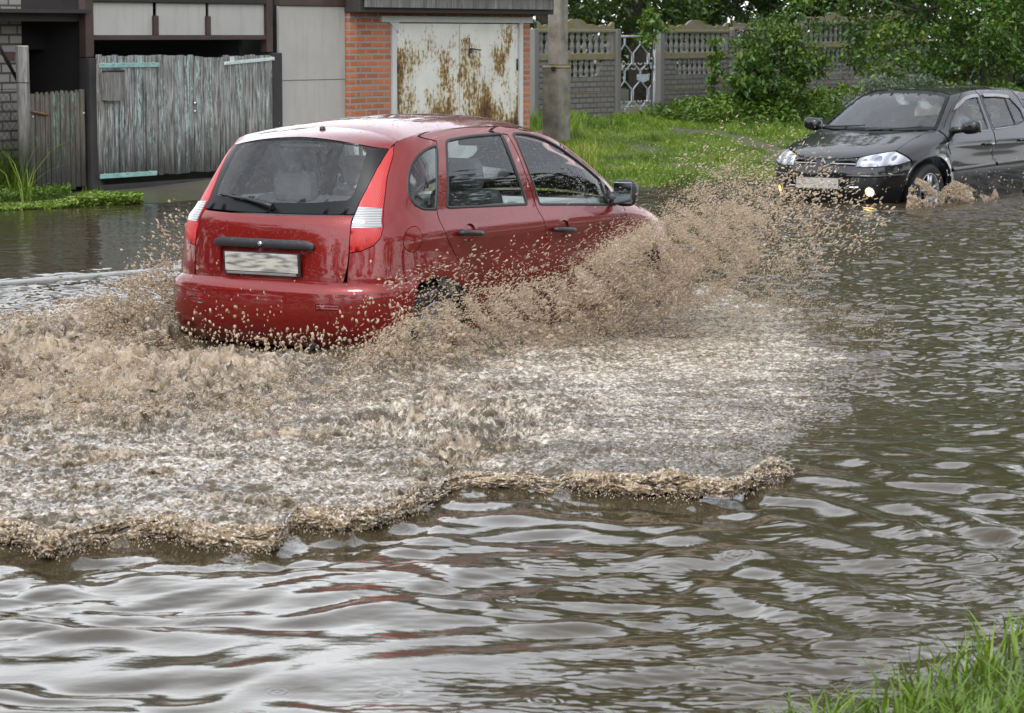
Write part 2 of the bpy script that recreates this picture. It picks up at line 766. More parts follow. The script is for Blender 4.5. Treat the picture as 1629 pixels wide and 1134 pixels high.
def strip(b, name, pts, wid, mat, parent, off=0.002, closed=False, mirror=False, hgt=0.004, mb=None):
    """thin bead along a skin polyline (rubber seals, mouldings)"""
    P = densify(pts, 0.02) if closed else [q for i in range(len(pts) - 1) for q in densify([pts[i], pts[i + 1]], 0.02)[:max(1, int(math.ceil(np.linalg.norm(np.array(pts[i + 1]) - np.array(pts[i])) / 0.02)))]]
    P = np.array(P)
    if not closed:
        P = np.concatenate([P, [pts[-1]]])
    Q = b.pos(P[:, 0], P[:, 1]) + b.nrm(P[:, 0], P[:, 1]) * off
    N = b.nrm(P[:, 0], P[:, 1])
    T = np.roll(Q, -1, 0) - np.roll(Q, 1, 0)
    if not closed:
        T[0] = Q[1] - Q[0]
        T[-1] = Q[-1] - Q[-2]
    T /= np.linalg.norm(T, axis=1, keepdims=True) + 1e-12
    B = np.cross(N, T)
    n = len(Q)
    V = np.concatenate([Q - B * wid / 2 - N * .004, Q - B * wid / 2 * .7 + N * hgt, Q + B * wid / 2 * .7 + N * hgt, Q + B * wid / 2 - N * .004])
    F = []
    for i in range(n if closed else n - 1):
        j = (i + 1) % n
        for k in range(3):
            F.append((k * n + i, k * n + j, (k + 1) * n + j, (k + 1) * n + i))
    V = V * np.array([1, -1, 1.0]) if mirror else V
    if mb is not None:
        return mb.add(V, F, True)
    me = np_mesh(name, V, np.array(F), True)
    return link(name, me, mat, parent)


def coons(c0, c1, d0, d1, nu, nv, bump=None):
    """patch between curves c0(u), c1(u) and d0(v), d1(v) (callables on arrays in 0..1)"""
    u = np.linspace(0, 1, nu)
    v = np.linspace(0, 1, nv)
    C0, C1 = c0(u), c1(u)
    D0, D1 = d0(v), d1(v)
    U, Vv = np.meshgrid(u, v)
    U = U[..., None]
    Vv = Vv[..., None]
    P = (1 - Vv) * C0[None] + Vv * C1[None] + (1 - U) * D0[:, None] + U * D1[:, None] - ((1 - U) * (1 - Vv) * C0[0] + U * (1 - Vv) * C0[-1] + (1 - U) * Vv * C1[0] + U * Vv * C1[-1])
    if bump is not None:
        P[..., 2] += bump(U[..., 0], Vv[..., 0])
    return P


def grid_faces(nv, nu, flip=False):
    i, j = np.meshgrid(np.arange(nv - 1), np.arange(nu - 1), indexing='ij')
    a = (i * nu + j).ravel()
    F = np.stack([a, a + 1, a + nu + 1, a + nu], 1)
    return F[:, ::-1] if flip else F


def curve_fn(P):
    """callable through points, uniform by arc length"""
    P = np.array(P, float)
    s = np.concatenate([[0], np.cumsum(np.linalg.norm(np.diff(P, axis=0), axis=1))])
    s /= s[-1]
    return lambda u: np.stack([np.interp(u, s, P[:, k]) for k in range(3)], -1)
# ------------------------------------------------------------------ the red hatchback
WD = 0.22    # depth of the flood over the road
ARCH_R = 0.345
def _red_crease(X, z):
    # soft shoulder under the glass and a pressed line low on the doors
    return 0.012 * np.exp(-((z - 0.86) / 0.05) ** 2) - 0.010 * np.exp(-((z - 0.70) / 0.09) ** 2) * np.exp(-((X - 1.9) / 1.1) ** 4)


RB = Body(
    zs=[.20, .30, .45, .60, .75, .86, .94, .99, 1.10, 1.25, 1.36, 1.41, 1.44, 1.458],
    W=[.775, .812, .833, .842, .838, .822, .795, .770, .742, .692, .640, .602, .570, .545],
    xn=[.16, .11, .075, .072, .085, .10, .118, .155, .235, .335, .412, .448, .80, 1.25],
    xf=[3.62, 3.74, 3.80, 3.80, 3.74, 3.52, 3.24, 3.14, 2.93, 2.63, 2.41, 2.30, 2.17, 1.95],
    xm=1.62, pn=[11, 10], qn=[2.6, 2.7], pf=[9, 12], qf=[2.4, 2.6],
    flares=[(.62, .28, .37, .013, .07), (3.07, .28, .37, .013, .07)],
    origin=tuple(RO + np.array([0, 0, -WD])), th=TH, crease=_red_crease)
RB.build_inv()


def car_paint(name, col, flake, wet=1.0, dirt=True):
    t = NT(name)
    v = t.coord('Object')
    n1 = t.noise(v, 3.0, 3)
    base = t.mix(t.ramp(n1, [(0.35, 0.0), (0.7, 1.0)]), col, tuple(c * 0.82 for c in col))
    # beads of rain
    vo = t.n('ShaderNodeTexVoronoi', feature='F1')
    t.set(vo.inputs['Vector'], v)
    vo.inputs['Scale'].default_value = 75.0
    bead = t.ramp(vo.outputs['Distance'], [(0.10, 1.0), (0.30, 0.0)])
    pick = t.ramp(t.n('ShaderNodeSeparateColor', i_0=vo.outputs['Color']).outputs[0], [(0.55, 0.0), (0.6, 1.0)])
    h = t.math('MULTIPLY', bead, pick)
    # fine mud flecks thrown up by the wheels, thick near the sills
    if dirt:
        vd = t.n('ShaderNodeTexVoronoi', feature='F1')
        t.set(vd.inputs['Vector'], t.coord('Object', (1, 1, 0.75)))
        vd.inputs['Scale'].default_value = 42.0
        sc = t.n('ShaderNodeSeparateColor', i_0=vd.outputs['Color'])
        zc = t.n('ShaderNodeSeparateXYZ', i_0=t.n('ShaderNodeTexCoord').outputs['Object']).outputs[2]
        lim = t.n('ShaderNodeMapRange', clamp=True)
        t.set(lim.inputs[0], zc)
        lim.inputs[1].default_value = 0.25
        lim.inputs[2].default_value = 0.85
        lim.inputs[3].default_value = 0.28
        lim.inputs[4].default_value = 0.0
        on = t.math('LESS_THAN', sc.outputs[0], lim.outputs[0])
        spot = t.math('LESS_THAN', vd.outputs['Distance'], t.math('MULTIPLY', sc.outputs[1], 0.30))
        dm = t.math('MULTIPLY', on, spot)
        base = t.mix(dm, base, (0.42, 0.33, 0.24))
        rough = t.mix(dm, (0.34, 0.34, 0.34), (0.6, 0.6, 0.6))
    else:
        rough = 0.34
    p = t.pbsdf(Base__Color=base, Metallic=flake, Roughness=rough, Specular__IOR__Level=.12, Coat__Weight=1.0, Coat__Roughness=0.04, Normal=t.bump(h, 0.35 * wet, 0.002))
    t.set(p.inputs['Coat Normal'], t.bump(h, 0.30 * wet, 0.002))
    return t.done(p)


def glass(name, tint, dirt=0.10, refl=1.5):
    t = NT(name)
    v = t.coord('Object')
    vo = t.n('ShaderNodeTexVoronoi', feature='F1')
    t.set(vo.inputs['Vector'], v)
    vo.inputs['Scale'].default_value = 70.0
    bead = t.ramp(vo.outputs['Distance'], [(0.08, 1.0), (0.26, 0.0)])
    pick = t.ramp(t.n('ShaderNodeSeparateColor', i_0=vo.outputs['Color']).outputs[0], [(0.62, 0.0), (0.66, 1.0)])
    h = t.math('MULTIPLY', bead, pick)
    nb = t.bump(h, 0.5, 0.003)
    tr = t.n('ShaderNodeBsdfTransparent', i_Color=tuple(tint))
    gl = t.n('ShaderNodeBsdfGlossy', i_Roughness=0.015, i_Color=(1, 1, 1))
    t.set(gl.inputs['Normal'], nb)
    fr = t.n('ShaderNodeFresnel', i_IOR=refl)
    t.set(fr.inputs['Normal'], nb)
    m = t.n('ShaderNodeMixShader')
    t.set(m.inputs[0], fr.outputs[0])
    t.set(m.inputs[1], tr.outputs[0])
    t.set(m.inputs[2], gl.outputs[0])
    # film of grime and water runs
    df = t.n('ShaderNodeBsdfDiffuse', i_Color=(0.33, 0.33, 0.33))
    vs_ = t.coord('Object', (22, 22, 1.6))
    k = t.ramp(t.noise(vs_, 1.6, 4, 0.6), [(0.45, 0.0), (0.85, dirt)])
    k = t.math('ADD', k, t.math('MULTIPLY', h, 0.22))
    m2 = t.n('ShaderNodeMixShader')
    t.set(m2.inputs[0], k)
    t.set(m2.inputs[1], m.outputs[0])
    t.set(m2.inputs[2], df.outputs[0])
    return t.done(m2)


M_red = car_paint('red_paint', (0.19, 0.010, 0.008), 0.35)
M_blackpaint = car_paint('black_paint', (0.006, 0.0065, 0.008), 0.0, 0.6, dirt=True)
M_glass = glass('side_glass', (0.95, 0.98, 0.96), 0.03)
M_rglass = glass('rear_glass', (0.93, 0.95, 0.95), 0.10)
M_rubber = simple('black_rubber', (0.012, 0.012, 0.013), 0.5)
M_plast = simple('black_plastic', (0.018, 0.018, 0.020), 0.42, bump=0.15, bscale=300)
M_frit = simple('black_glass_border', (0.008, 0.009, 0.010), 0.3, spec=.15)
M_dark = simple('dark_lining', (0.008, 0.008, 0.008), 0.8)
M_trim = simple('grey_cabin_trim', (0.58, 0.62, 0.59), 0.7)
M_seat = simple('grey_seat_cloth', (0.13, 0.14, 0.145), 0.9, bump=0.2, bscale=200)
M_tyre = simple('tyre_rubber', (0.016, 0.016, 0.016), 0.65, bump=0.3, bscale=80)
M_rim = simple('alloy_rim', (0.45, 0.46, 0.48), 0.3, metal=0.8)
M_chrome = simple('chrome', (0.7, 0.7, 0.72), 0.12, metal=1.0)
M_mirror = simple('mirror_glass', (0.35, 0.38, 0.40), 0.03, metal=1.0)


def lens(name, col, axis='z', freq=160.0, emit=0.0, trans=0.35, coat=1.0, rough=.18):
    t = NT(name)
    c = t.n('ShaderNodeSeparateXYZ', i_0=t.n('ShaderNodeTexCoord').outputs['Object']).outputs[{'x': 0, 'y': 1, 'z': 2}[axis]]
    wv = t.math('SINE', t.math('MULTIPLY', c, freq * 2))
    p = t.pbsdf(Base__Color=t.mix(t.math('MULTIPLY_ADD', wv, 0.5, 0.5), tuple(x * 0.4 for x in col), col), Roughness=rough, Coat__Weight=coat, Coat__Roughness=0.03, Normal=t.bump(wv, 0.25, 0.004))
    if emit:
        t.set(p.inputs['Emission Color'], tuple(col))
        p.inputs['Emission Strength'].default_value = emit
    return t.done(p)


M_lred = lens('red_lens', (0.60, 0.010, 0.008), 'y', 420, coat=.25, rough=.3)
M_lclear = lens('clear_lens', (0.36, 0.37, 0.37), 'z', 230)
M_amber = lens('amber_lens', (0.85, 0.26, 0.01), 'x', 150)


def blurred_plate(name, bands, base):
    """a number plate whose characters read only as soft grey smears"""
    t = NT(name)
    v = t.coord('Object', (1, 4.0, 22.0))
    n1 = t.noise(v, 2.2, 2, 0.4)
    v2 = t.coord('Object', (1, 14.0, 40.0))
    n2 = t.noise(v2, 1.0, 2, 0.4)
    f = t.math('ADD', t.ramp(n1, [(0.42, 0.0), (0.66, 0.75)]), t.ramp(n2, [(0.5, 0.0), (0.8, 0.3)]), clamp=True)
    p = t.pbsdf(Base__Color=t.mix(t.math('MULTIPLY', f, bands), base, (0.07, 0.07, 0.07)), Roughness=0.4)
    return t.done(p)


M_plate = blurred_plate('smeared_plate', 1.0, (0.47, 0.455, 0.40))
M_plate2 = blurred_plate('muddy_plate', 0.35, (0.42, 0.40, 0.37))
# ------------------------------------------------------------------ red hatchback: parts
red = empty('parked_car' if False else 'red_car', tuple(RB.origin), 0)
red.rotation_euler = (0, 0, PI / 2 - TH)
tag(red, 'red hatchback ploughing through the flood, seen from its rear right corner', 'car', 'cars driving through the flood')
B = RB
px = B.px
S, R, E_ = B.S, B.R, B.E

RDW = [px(709, 223.5), S(1.30, 1.402), px(798, 212.4), px(839, 325), S(1.25, .992), px(711, 330)]
FDW = [px(816, 212), S(1.95, 1.400), S(2.10, 1.370), S(2.26, 1.312), S(2.45, 1.215), S(2.62, 1.12), S(2.745, 1.035), S(2.775, .975), S(2.755, .925), S(2.30, .950), px(859, 325)]
QW = [px(695, 230), px(693.6, 333), px(673, 333), px(657, 325), px(649, 303), px(651, 274), px(660, 252), px(676, 238)]
RDW = fillet(RDW, [.04, .1, .03, .02, .1, .03])
FDW = fillet(FDW, [.03, .08, .1, .1, .1, .1, .04, .03, .04, .1, .02])
QW = fillet(QW, [.03, .015, .03, .05, .05, .05, .05, .05])
DRIP = [(.611, 1.396), (.72, 1.416), (.841, 1.431), (1.03, 1.444), (1.32, 1.454), (1.70, 1.451), (1.95, 1.432), (2.10, 1.405), (2.21, 1.372)]


def drip_z(x):
    return float(np.interp(x, [p[0] for p in DRIP], [p[1] for p in DRIP]))


def D_(x):
    return S(x, drip_z(x))


ARCH = [(.985, .25), (.985, .34), (.965, .44), (.922, .508), (.86, .552), (.787, .585), (.71, .606), (.632, .614), (.55, .612), (.475, .602), (.42, .590)]
ARCHB = [(.42, .590), (.388, .528), (.368, .42), (.362, .25)]
L1 = [(1.11, .25), (1.085, .40), (1.016, .536), (.926, .624), (.826, .712), (.735, .824), (.708, .916), (.722, 1.004), (.765, 1.10), (.86, 1.27), (.935, 1.385), (.945, drip_z(.945))]
L2 = [(1.885, .25), (1.880, .532), (1.863, .632), (1.845, .756), (1.815, .88), (1.797, .97), (1.775, 1.12), (1.748, 1.30), (1.735, 1.40), (1.735, drip_z(1.735))]
L3 = [(2.80, .25), (2.83, .60), (2.845, .80), (2.835, .93)]
FARCH = [(3.44, .25), (3.435, .34), (3.41, .44), (3.35, .53), (3.26, .59), (3.15, .618), (3.07, .622), (2.98, .618), (2.88, .59), (2.79, .53), (2.73, .44), (2.71, .34), (2.705, .25)]
TLI = [(.558, .776), (.552, .912), (.546, 1.056), (.568, 1.236), (.592, 1.352)]
TLO = [(.612, 1.366), (.632, 1.308), (.645, 1.192), (.69, 1.036), (.735, .92), (.728, .86), (.696, .82), (.624, .786)]
CAPC = np.array(S(.415, .846))
CAP = [tuple(CAPC + .074 * np.array([math.cos(a), math.sin(a)])) for a in np.linspace(0, 2 * PI, 24, endpoint=False)]
fend_top = [(2.835, .93), (3.0, .915), (3.2, .885), (3.4, .845), (3.55, .80), (3.64, .75)]


def SS(pts):
    return [S(*p) for p in pts]


for mir in (False, True):
    sd_ = 'left' if mir else 'right'
    # quarter panel: skirts the lamp, the drip rail, the door cut and the arch
    q = [R(-.545, .592)] + [(B.R(-.62, .592)[0], .592), (S(.30, .592))] + SS(ARCH[::-1]) + SS(L1) + [D_(.84), D_(.72), D_(.611)] + TLO + [TLI[0]]
    panel(B, 'quarter_panel', q, M_red, red, holes=[QW, CAP], mirror=mir)
    panel(B, 'fuel_cap', CAP, M_red, red, gap=.004, mirror=mir, off=.001) if not mir else None
    qg = panel(B, 'quarter_window', QW, M_glass, red, gap=.0, off=-.005, depth=.004, mirror=mir)
    strip(B, 'seal', QW, .020, M_rubber, qg, closed=True, mirror=mir, off=-.002, hgt=.005)
    cups = []
    for (x, z) in ((.955, .849), (2.02, .812)):
        cc = np.array(S(x + .012, z + .004))
        cups.append([tuple(cc + np.array([.066 * math.cos(a), .052 * math.sin(a)])) for a in np.linspace(0, 2 * PI, 24, endpoint=False)])
    # rear door
    d = SS(L1) + [D_(1.2), D_(1.5)] + SS(L2[::-1]) + []
    dr = panel(B, 'rear_door', d, M_red, red, holes=[RDW, cups[0]], mirror=mir)
    g = panel(B, 'window', RDW, M_glass, dr, gap=0, off=-.006, depth=.004, mirror=mir)
    strip(B, 'seal', RDW, .022, M_rubber, g, closed=True, mirror=mir, off=-.003, hgt=.006)
    # front door
    d = SS(L2) + [D_(1.95), D_(2.10), D_(2.21), S(2.38, 1.305), S(2.56, 1.205), S(2.72, 1.10), S(2.83, 1.01)] + SS(L3[::-1])
    df = panel(B, 'front_door', d, M_red, red, holes=[FDW, cups[1]], mirror=mir)
    g = panel(B, 'window', FDW, M_glass, df, gap=0, off=-.006, depth=.004, mirror=mir)
    strip(B, 'seal', FDW, .022, M_rubber, g, closed=True, mirror=mir, off=-.003, hgt=.006)
    sail = [S(2.775, .975), S(2.70, 1.06), S(2.655, 1.09), S(2.655, .935), S(2.755, .925)]
    panel(B, 'mirror_mount', sail, M_plast, df, gap=0, off=.004, depth=.012, mirror=mir)
    # handles in dished cups
    for (x, z, dd) in ((.955, .849, dr), (2.02, .812, df)):
        hb = MB()
        p = [B.pos(*S(x + a, z - a * .06)) + B.nrm(*S(x + a, z - a * .06)) * o_ for a, o_ in ((-.115, .004), (-.105, .030), (-.05, .040), (.05, .040), (.092, .032), (.10, .004))]
        hb.tube(p, [.013, .016, .017, .017, .016, .013], 8)
        if mir:
            hb.v = [(a, -b_, c) for a, b_, c in hb.v]
            hb.f = [f[::-1] for f in hb.f]
        h_ = hb.build('handle', M_plast, dd)
        panel(B, 'handle_cup', cups[0] if dd is dr else cups[1], M_red, dd, gap=-.002, off=-.011, depth=0, mirror=mir, step=.02)
    # front wing with its arch
    wq = SS(L3) + SS(fend_top[1:]) + [S(3.62, .62), S(3.56, .45), S(3.44, .25)] + SS(FARCH)[1:]
    wq = [S(2.83, .60), S(2.845, .80), S(2.835, .93)] + SS(fend_top[1:]) + [S(3.60, .62)] + SS([(3.44, .36), (3.41, .44), (3.35, .53), (3.26, .59), (3.15, .618), (3.07, .622), (2.98, .618), (2.90, .598)])
    wing = panel(B, 'front_wing', wq, M_red, red, mirror=mir)
    rc = np.array(S(3.09, .765))
    rp = [tuple(rc + np.array([.032 * math.cos(a), .016 * math.sin(a)])) for a in np.linspace(0, 2 * PI, 14, endpoint=False)]
    panel(B, 'side_repeater', rp, M_amber, wing, gap=0, off=.012, depth=.014, mirror=mir, step=.02, dome=.004)
    # sill between the wheels
    sl = SS([(1.11, .25), (2.72, .25), (2.72, .225), (1.11, .225)])
    panel(B, 'sill', SS([(1.0, .205), (1.0, .25), (2.72, .25), (2.72, .205)]), M_red, red, gap=.0, off=-.004, mirror=mir)
    # tail lamp
    tlp = TLI + TLO
    tl = panel(B, 'tail_light', tlp, M_lred, red, gap=.002, off=.004, depth=.03, mirror=mir, step=.025, dome=.006)
    rv = [(.553, .908), (.547, 1.030), (.690, 1.022), (.733, .912)]
    panel(B, 'reverse_lens', rv, M_lclear, tl, gap=.004, off=.0115, depth=.006, mirror=mir, step=.03)
    # wheels
    for wx in (.64, 3.07):
        ty = MB()
        Mx = np.array([[1, 0, 0], [0, 0, 1], [0, -1 if not mir else 1, 0]], float)
        Mx = np.array([[1, 0, 0], [0, 0, 1.0], [0, -1.0, 0]]) if not mir else np.array([[1, 0, 0], [0, 0, -1.0], [0, 1.0, 0]])
        cy = -.735 if not mir else .735
        ty.lathe([(.185, -.075), (.225, -.085), (.262, -.085), (.283, -.062), (.288, -.02), (.288, .02), (.283, .062), (.262, .085), (.225, .085), (.185, .075)], (wx, cy, .285), Mx, 40)
        tyre = ty.build('wheel', M_tyre, red)
        rm = MB()
        rm.lathe([(.188, .06), (.188, .078), (.172, .074), (.160, .058), (.11, .056), (.055, .068), (.03, .074), (.0, .074)], (wx, cy, .285), Mx, 30)
        for k in range(8):
            a = 2 * PI * k / 8
            rm.lathe([(.022, .058), (.018, .063), (0, .063)], (wx + .13 * math.cos(a), cy - (.002 if not mir else -.002), .285 + .13 * math.sin(a)), Mx, 8)
        rm.build('rim', M_rim, tyre)

# front bumper and hood
for mir in (False, True):
    fb = SS([(3.44, .25), (3.44, .36), (3.60, .62)]) + [E_(-.55, .62), E_(-.30, .62), E_(-.001, .62), E_(-.001, .25)]
    panel(B, 'front_bumper', fb, M_red, red, off=.01, mirror=mir, gap=.001)
    hl = SS([(3.60, .63), (3.64, .745)]) + [E_(-.42, .735), E_(-.38, .63)]
    panel(B, 'headlight', hl, M_lclear, red, off=.004, mirror=mir, dome=.01)
gr = [E_(-.36, .635), E_(-.40, .735), E_(-.001, .735), E_(-.001, .635)]
panel(B, 'grille', gr, M_plast, red, off=.0)
panel(B, 'grille', gr, M_plast, red, off=.0, mirror=True)


def mirP(P):
    return P * np.array([1, -1, 1.0])


fr = np.array([B.pos(*S(*p)) for p in fend_top]) + np.array([0, .012, 0.0])
zz = np.linspace(-1, 1, 25)
nose = np.array([B.pos(*E_(-.70 * t, .75)) for t in np.linspace(0.98, 0, 10)])
nose = np.concatenate([nose, mirP(nose[::-1])[1:]])
nose[:, 2] += .0
fr[-1] = nose[0]
cowl_r = np.array([2.84, fr[0][1], .935])
cowl = np.array([[2.84 + .24 * (1 - (t) ** 2), fr[0][1] * -t, .935 + .045 * (1 - t * t)] for t in np.linspace(-1, 1, 19)])
cowl[0] = fr[0]
cowl[-1] = mirP(fr[0])
P = coons(curve_fn(cowl), curve_fn(nose), curve_fn(fr), curve_fn(mirP(fr)), 41, 24, bump=lambda u, v: .018 * np.sin(PI * np.clip(u, 0, 1)) ** .7 * np.sin(PI * v) ** .8)
hood = link('hood', np_mesh('hood', P.reshape(-1, 3), grid_faces(24, 41, True)), M_red, red)

# roof, with the tailgate strip behind it
GT = [(-.592, 1.352)]


def glass_top(n=21):
    ys = np.linspace(-.548, .548, n)
    return [R(y, 1.413 - .062 * abs(y / .548) ** 1.8) for y in ys]


gt = glass_top()
gt[0] = TLI[-1]
gt[-1] = (-TLI[-1][0], TLI[-1][1])
gtP = np.array([B.pos(s, z) for s, z in gt])
cr_ = B.pos(*D_(.611))
ys = np.linspace(-1, 1, 25)
rr_ = np.array([[cr_[0] + .13 * (1 - abs(t) ** 2.2), cr_[1] * -t, cr_[2] + .063 * (1 - abs(t) ** 2.2)] for t in ys])
sideR = np.array([gtP[0], B.pos(.612, 1.376), cr_])
P = coons(curve_fn(gtP), curve_fn(rr_), curve_fn(sideR), curve_fn(mirP(sideR)), 41, 8, bump=lambda u, v: .006 * np.sin(PI * v))
spoil_P = P
rr2 = rr_ + np.array([.006, 0, -.0005])
sr = np.array([B.pos(*D_(x)) for x in np.linspace(.617, 2.21, 30)])
sr[0] = rr2[0]
wst = np.array([B.pos(*E_(-t * .60, 1.440 - .0)) for t in np.linspace(.9, 0, 8)])
ws_top_r = sr[-1]
wt = np.array([[ws_top_r[0] + .10 * (1 - abs(t) ** 2), ws_top_r[1] * -t, ws_top_r[2] + .070 * (1 - abs(t) ** 2.2)] for t in ys])
P = coons(curve_fn(rr2), curve_fn(wt), curve_fn(sr), curve_fn(mirP(sr)), 49, 40)
roof = link('roof', np_mesh('roof', P.reshape(-1, 3), grid_faces(40, 49, True)), M_red, red)
am = MB()
am.lathe([(.020, 0), (.018, .012), (.008, .018), (0, .018)], tuple(spoil_P[5, 20]), None, 10)
# windscreen
wb = np.array([[2.84 + .24 * (1 - t * t), fr[0][1] * -t * .97, .95 + .045 * (1 - t * t)] for t in ys])
a0 = np.array([wb[0], B.pos(*S(2.72, 1.10)) + [0.03, .02, 0], B.pos(*S(2.56, 1.205)) + [.03, .02, 0], B.pos(*S(2.38, 1.305)) + [.03, .02, 0], wt[0] + [.01, .01, -.01]])
wtt = wt + np.array([.008, 0, -.008])
wtt[0] = a0[-1]
wtt[-1] = mirP(a0[-1])
P = coons(curve_fn(wb), curve_fn(wtt), curve_fn(a0), curve_fn(mirP(a0)), 31, 16)
link('windscreen', np_mesh('windscreen', P.reshape(-1, 3), grid_faces(16, 31, False)), M_glass, red)
for mir in (False, True):
    pm = MB()
    pts = [B.pos(*S(2.83, 1.0)), B.pos(*S(2.72, 1.10)), B.pos(*S(2.56, 1.205)), B.pos(*S(2.38, 1.305)), B.pos(*D_(2.20))]
    pts = [(p + np.array([.010, .018, -.006])) * (np.array([1, -1, 1]) if mir else 1) for p in pts]
    pm.tube(pts, [.02, .02, .02, .018, .012], 8)
    pm.build('windscreen_pillar', M_red, red)

# tailgate: lower pressing with the plate recess, strip over the glass
HL = [(-TLI[2][0] + .0, 0)]
low = [R(.525, .580), R(-.525, .580), (.553, .70), (.557, .776), (.552, .912), (.540, .985), R(-.25, .978), R(0, .976), R(.25, .978), (-.540, .985), (-.552, .912), (-.557, .776), (-.553, .70)]
low = [(.535, .640) if i == -1 else p for i, p in enumerate(low)]
rec = fillet([R(.335, .790), R(.325, .612), R(-.315, .612), R(-.325, .790)], .035)
hatch = panel(B, 'tailgate', fillet(low, [.05, .05] + [.01] * 11), M_red, red, holes=[rec], depth=.02, gap=.004)
fl = panel(B, 'plate_recess', rec, M_red, hatch, gap=-.002, off=-.020, depth=0)
bar = panel(B, 'handle_trim', fillet([R(.368, .786), R(-.340, .786), R(-.345, .815), R(-.30, .836), R(.31, .838), R(.372, .822)], [.015, .015, .02, .04, .04, .02]), M_plast, hatch, gap=0, off=.020, depth=.04, dome=.012, step=.02)
lk = MB()
lp = B.pos(*R(.015, .812)) + np.array([-.034, 0, 0])
lk.lathe([(.0, .004), (.012, .004), (.014, 0), (.014, -.01)], tuple(lp), np.array([[0, 1, 0], [0, 0, 1], [-1, 0, 0]], float), 14)
lk.build('lock', M_chrome, bar)
# the plate in its holder
pb = MB()
pc = B.pos(*R(.013, .696)) + np.array([-.004, 0, 0])
tl_ = rad(4)
Mp = np.array([[math.cos(tl_), 0, math.sin(tl_)], [0, 1, 0], [-math.sin(tl_), 0, math.cos(tl_)]])
pb.box(pc, (.014, .545, .135), Mp, .004)
holder = pb.build('plate_holder', M_plast, hatch)
pb = MB()
pb.box(pc + np.array([-.009, 0, .007]), (.004, .520, .108), Mp, .0015)
pb.build('number_plate', M_plate, holder)
pb = MB()
pb.box(pc + np.array([-.008, 0, -.0575]), (.004, .50, .013), Mp, .001)
pb.build('holder_strip', M_rim, holder)
link('spoiler_strip', np_mesh('spoiler', spoil_P.reshape(-1, 3), grid_faces(8, 41, True)), M_red, hatch)
am.build('washer_nozzle', M_plast, hatch)
# rear glass with its black border
go = [(-s, z) for s, z in []]
gout = [(.540, .988), (.546, 1.056), (.568, 1.236), (.590, 1.350)] + [(s, z - .004) for s, z in gt[1:-1]] + [(-.590, 1.350), (-.568, 1.236), (-.546, 1.056), (-.540, .988), R(.25, .982), R(0, .980), R(-.25, .982)]
gin = [R(-.47, 1.065), R(-.487, 1.10), R(-.475, 1.25), R(-.462, 1.335), R(-.43, 1.362), R(-.25, 1.383), R(0, 1.396), R(.25, 1.383), R(.43, 1.362), R(.462, 1.335), R(.475, 1.25), R(.487, 1.10), R(.47, 1.065), R(.25, 1.045), R(0, 1.040), R(-.25, 1.045)]
gin = fillet(gin, .03, 3)
rg = panel(B, 'rear_window', gin, M_rglass, hatch, gap=0, off=.003, depth=.0)
panel(B, 'glass_border', gout, M_frit, rg, holes=[gin], gap=.003, off=.003, depth=.008)
wp = MB()
N0 = lambda y, z, o_: B.pos(*R(y, z)) + B.nrm(*R(y, z)) * o_
wp.tube([N0(.0, 1.005, .0), N0(.0, 1.006, .035)], [.020, .016], 10)
wp.tube([N0(-.02, 1.003, .034), N0(.05, 1.016, .036), N0(.20, 1.044, .026), N0(.33, 1.056, .020)], [.017, .013, .009, .006], 8)
wp.tube([N0(.03, 1.028, .012), N0(.20, 1.050, .012), N0(.44, 1.070, .012)], [.010, .010, .006], 6)
wp.build('rear_wiper', M_plast, hatch)
bl_ = MB()
bl_.box(B.pos(*R(0, 1.37)) + np.array([.035, 0, -.012]), (.05, .30, .032), None, .012)
bl_.build('high_brake_light', M_plast, hatch)

# rear bumper
RBU = Body(
    zs=[.22, .27, .34, .46, .55, .585, .602, .612],
    W=[.800, .826, .845, .853, .855, .852, .842, .825],
    xn=[.115, .055, .015, .0, .004, .018, .045, .085],
    xf=[3.7] * 8, xm=1.62, pn=[11, 11], qn=[2.5, 2.5], pf=[8, 8], qf=[2.4, 2.4],
    flares=[(.62, .28, .36, .012, .06)], origin=tuple(RB.origin), th=TH)
bs = [RBU.S(.362, .25), RBU.S(.368, .42), RBU.S(.388, .528), RBU.S(.425, .598), RBU.S(.415, .611)]
mid = [RBU.S(.2, .611), RBU.R(-.45, .611), RBU.R(0, .611)]
bt = bs + mid + [(-s, z) for s, z in mid[:2][::-1]] + [(-s, z) for s, z in bs[::-1]] + [RBU.R(.4, .225), RBU.R(-.4, .225)]
refl = fillet([RBU.R(-.400, .452), RBU.R(-.535, .455), RBU.R(-.548, .470), RBU.R(-.535, .488), RBU.R(-.400, .486)], [.006, .01, .01, .01, .006])
reflL = [(-s, z) for s, z in refl]
bump_o = panel(RBU, 'rear_bumper', bt, M_red, red, holes=[refl, reflL], gap=.001, depth=.03)
M_reflector = lens('dim_reflector', (0.22, 0.008, 0.010), 'z', 200)
panel(RBU, 'reflector', refl, M_reflector, bump_o, gap=.003, off=-.002, depth=.004, step=.02)
panel(RBU, 'reflector', reflL, M_reflector, bump_o, gap=.003, off=-.002, depth=.004, step=.02)
lip = [RBU.R(-.55, .225), RBU.R(-.55, .262), RBU.R(.55, .262), RBU.R(.55, .225)]
tp = MB()
tp.tube([(.06, -.33, .24), (.35, -.33, .25)], .026, 12)
tp.build('exhaust_pipe', M_plast, red)

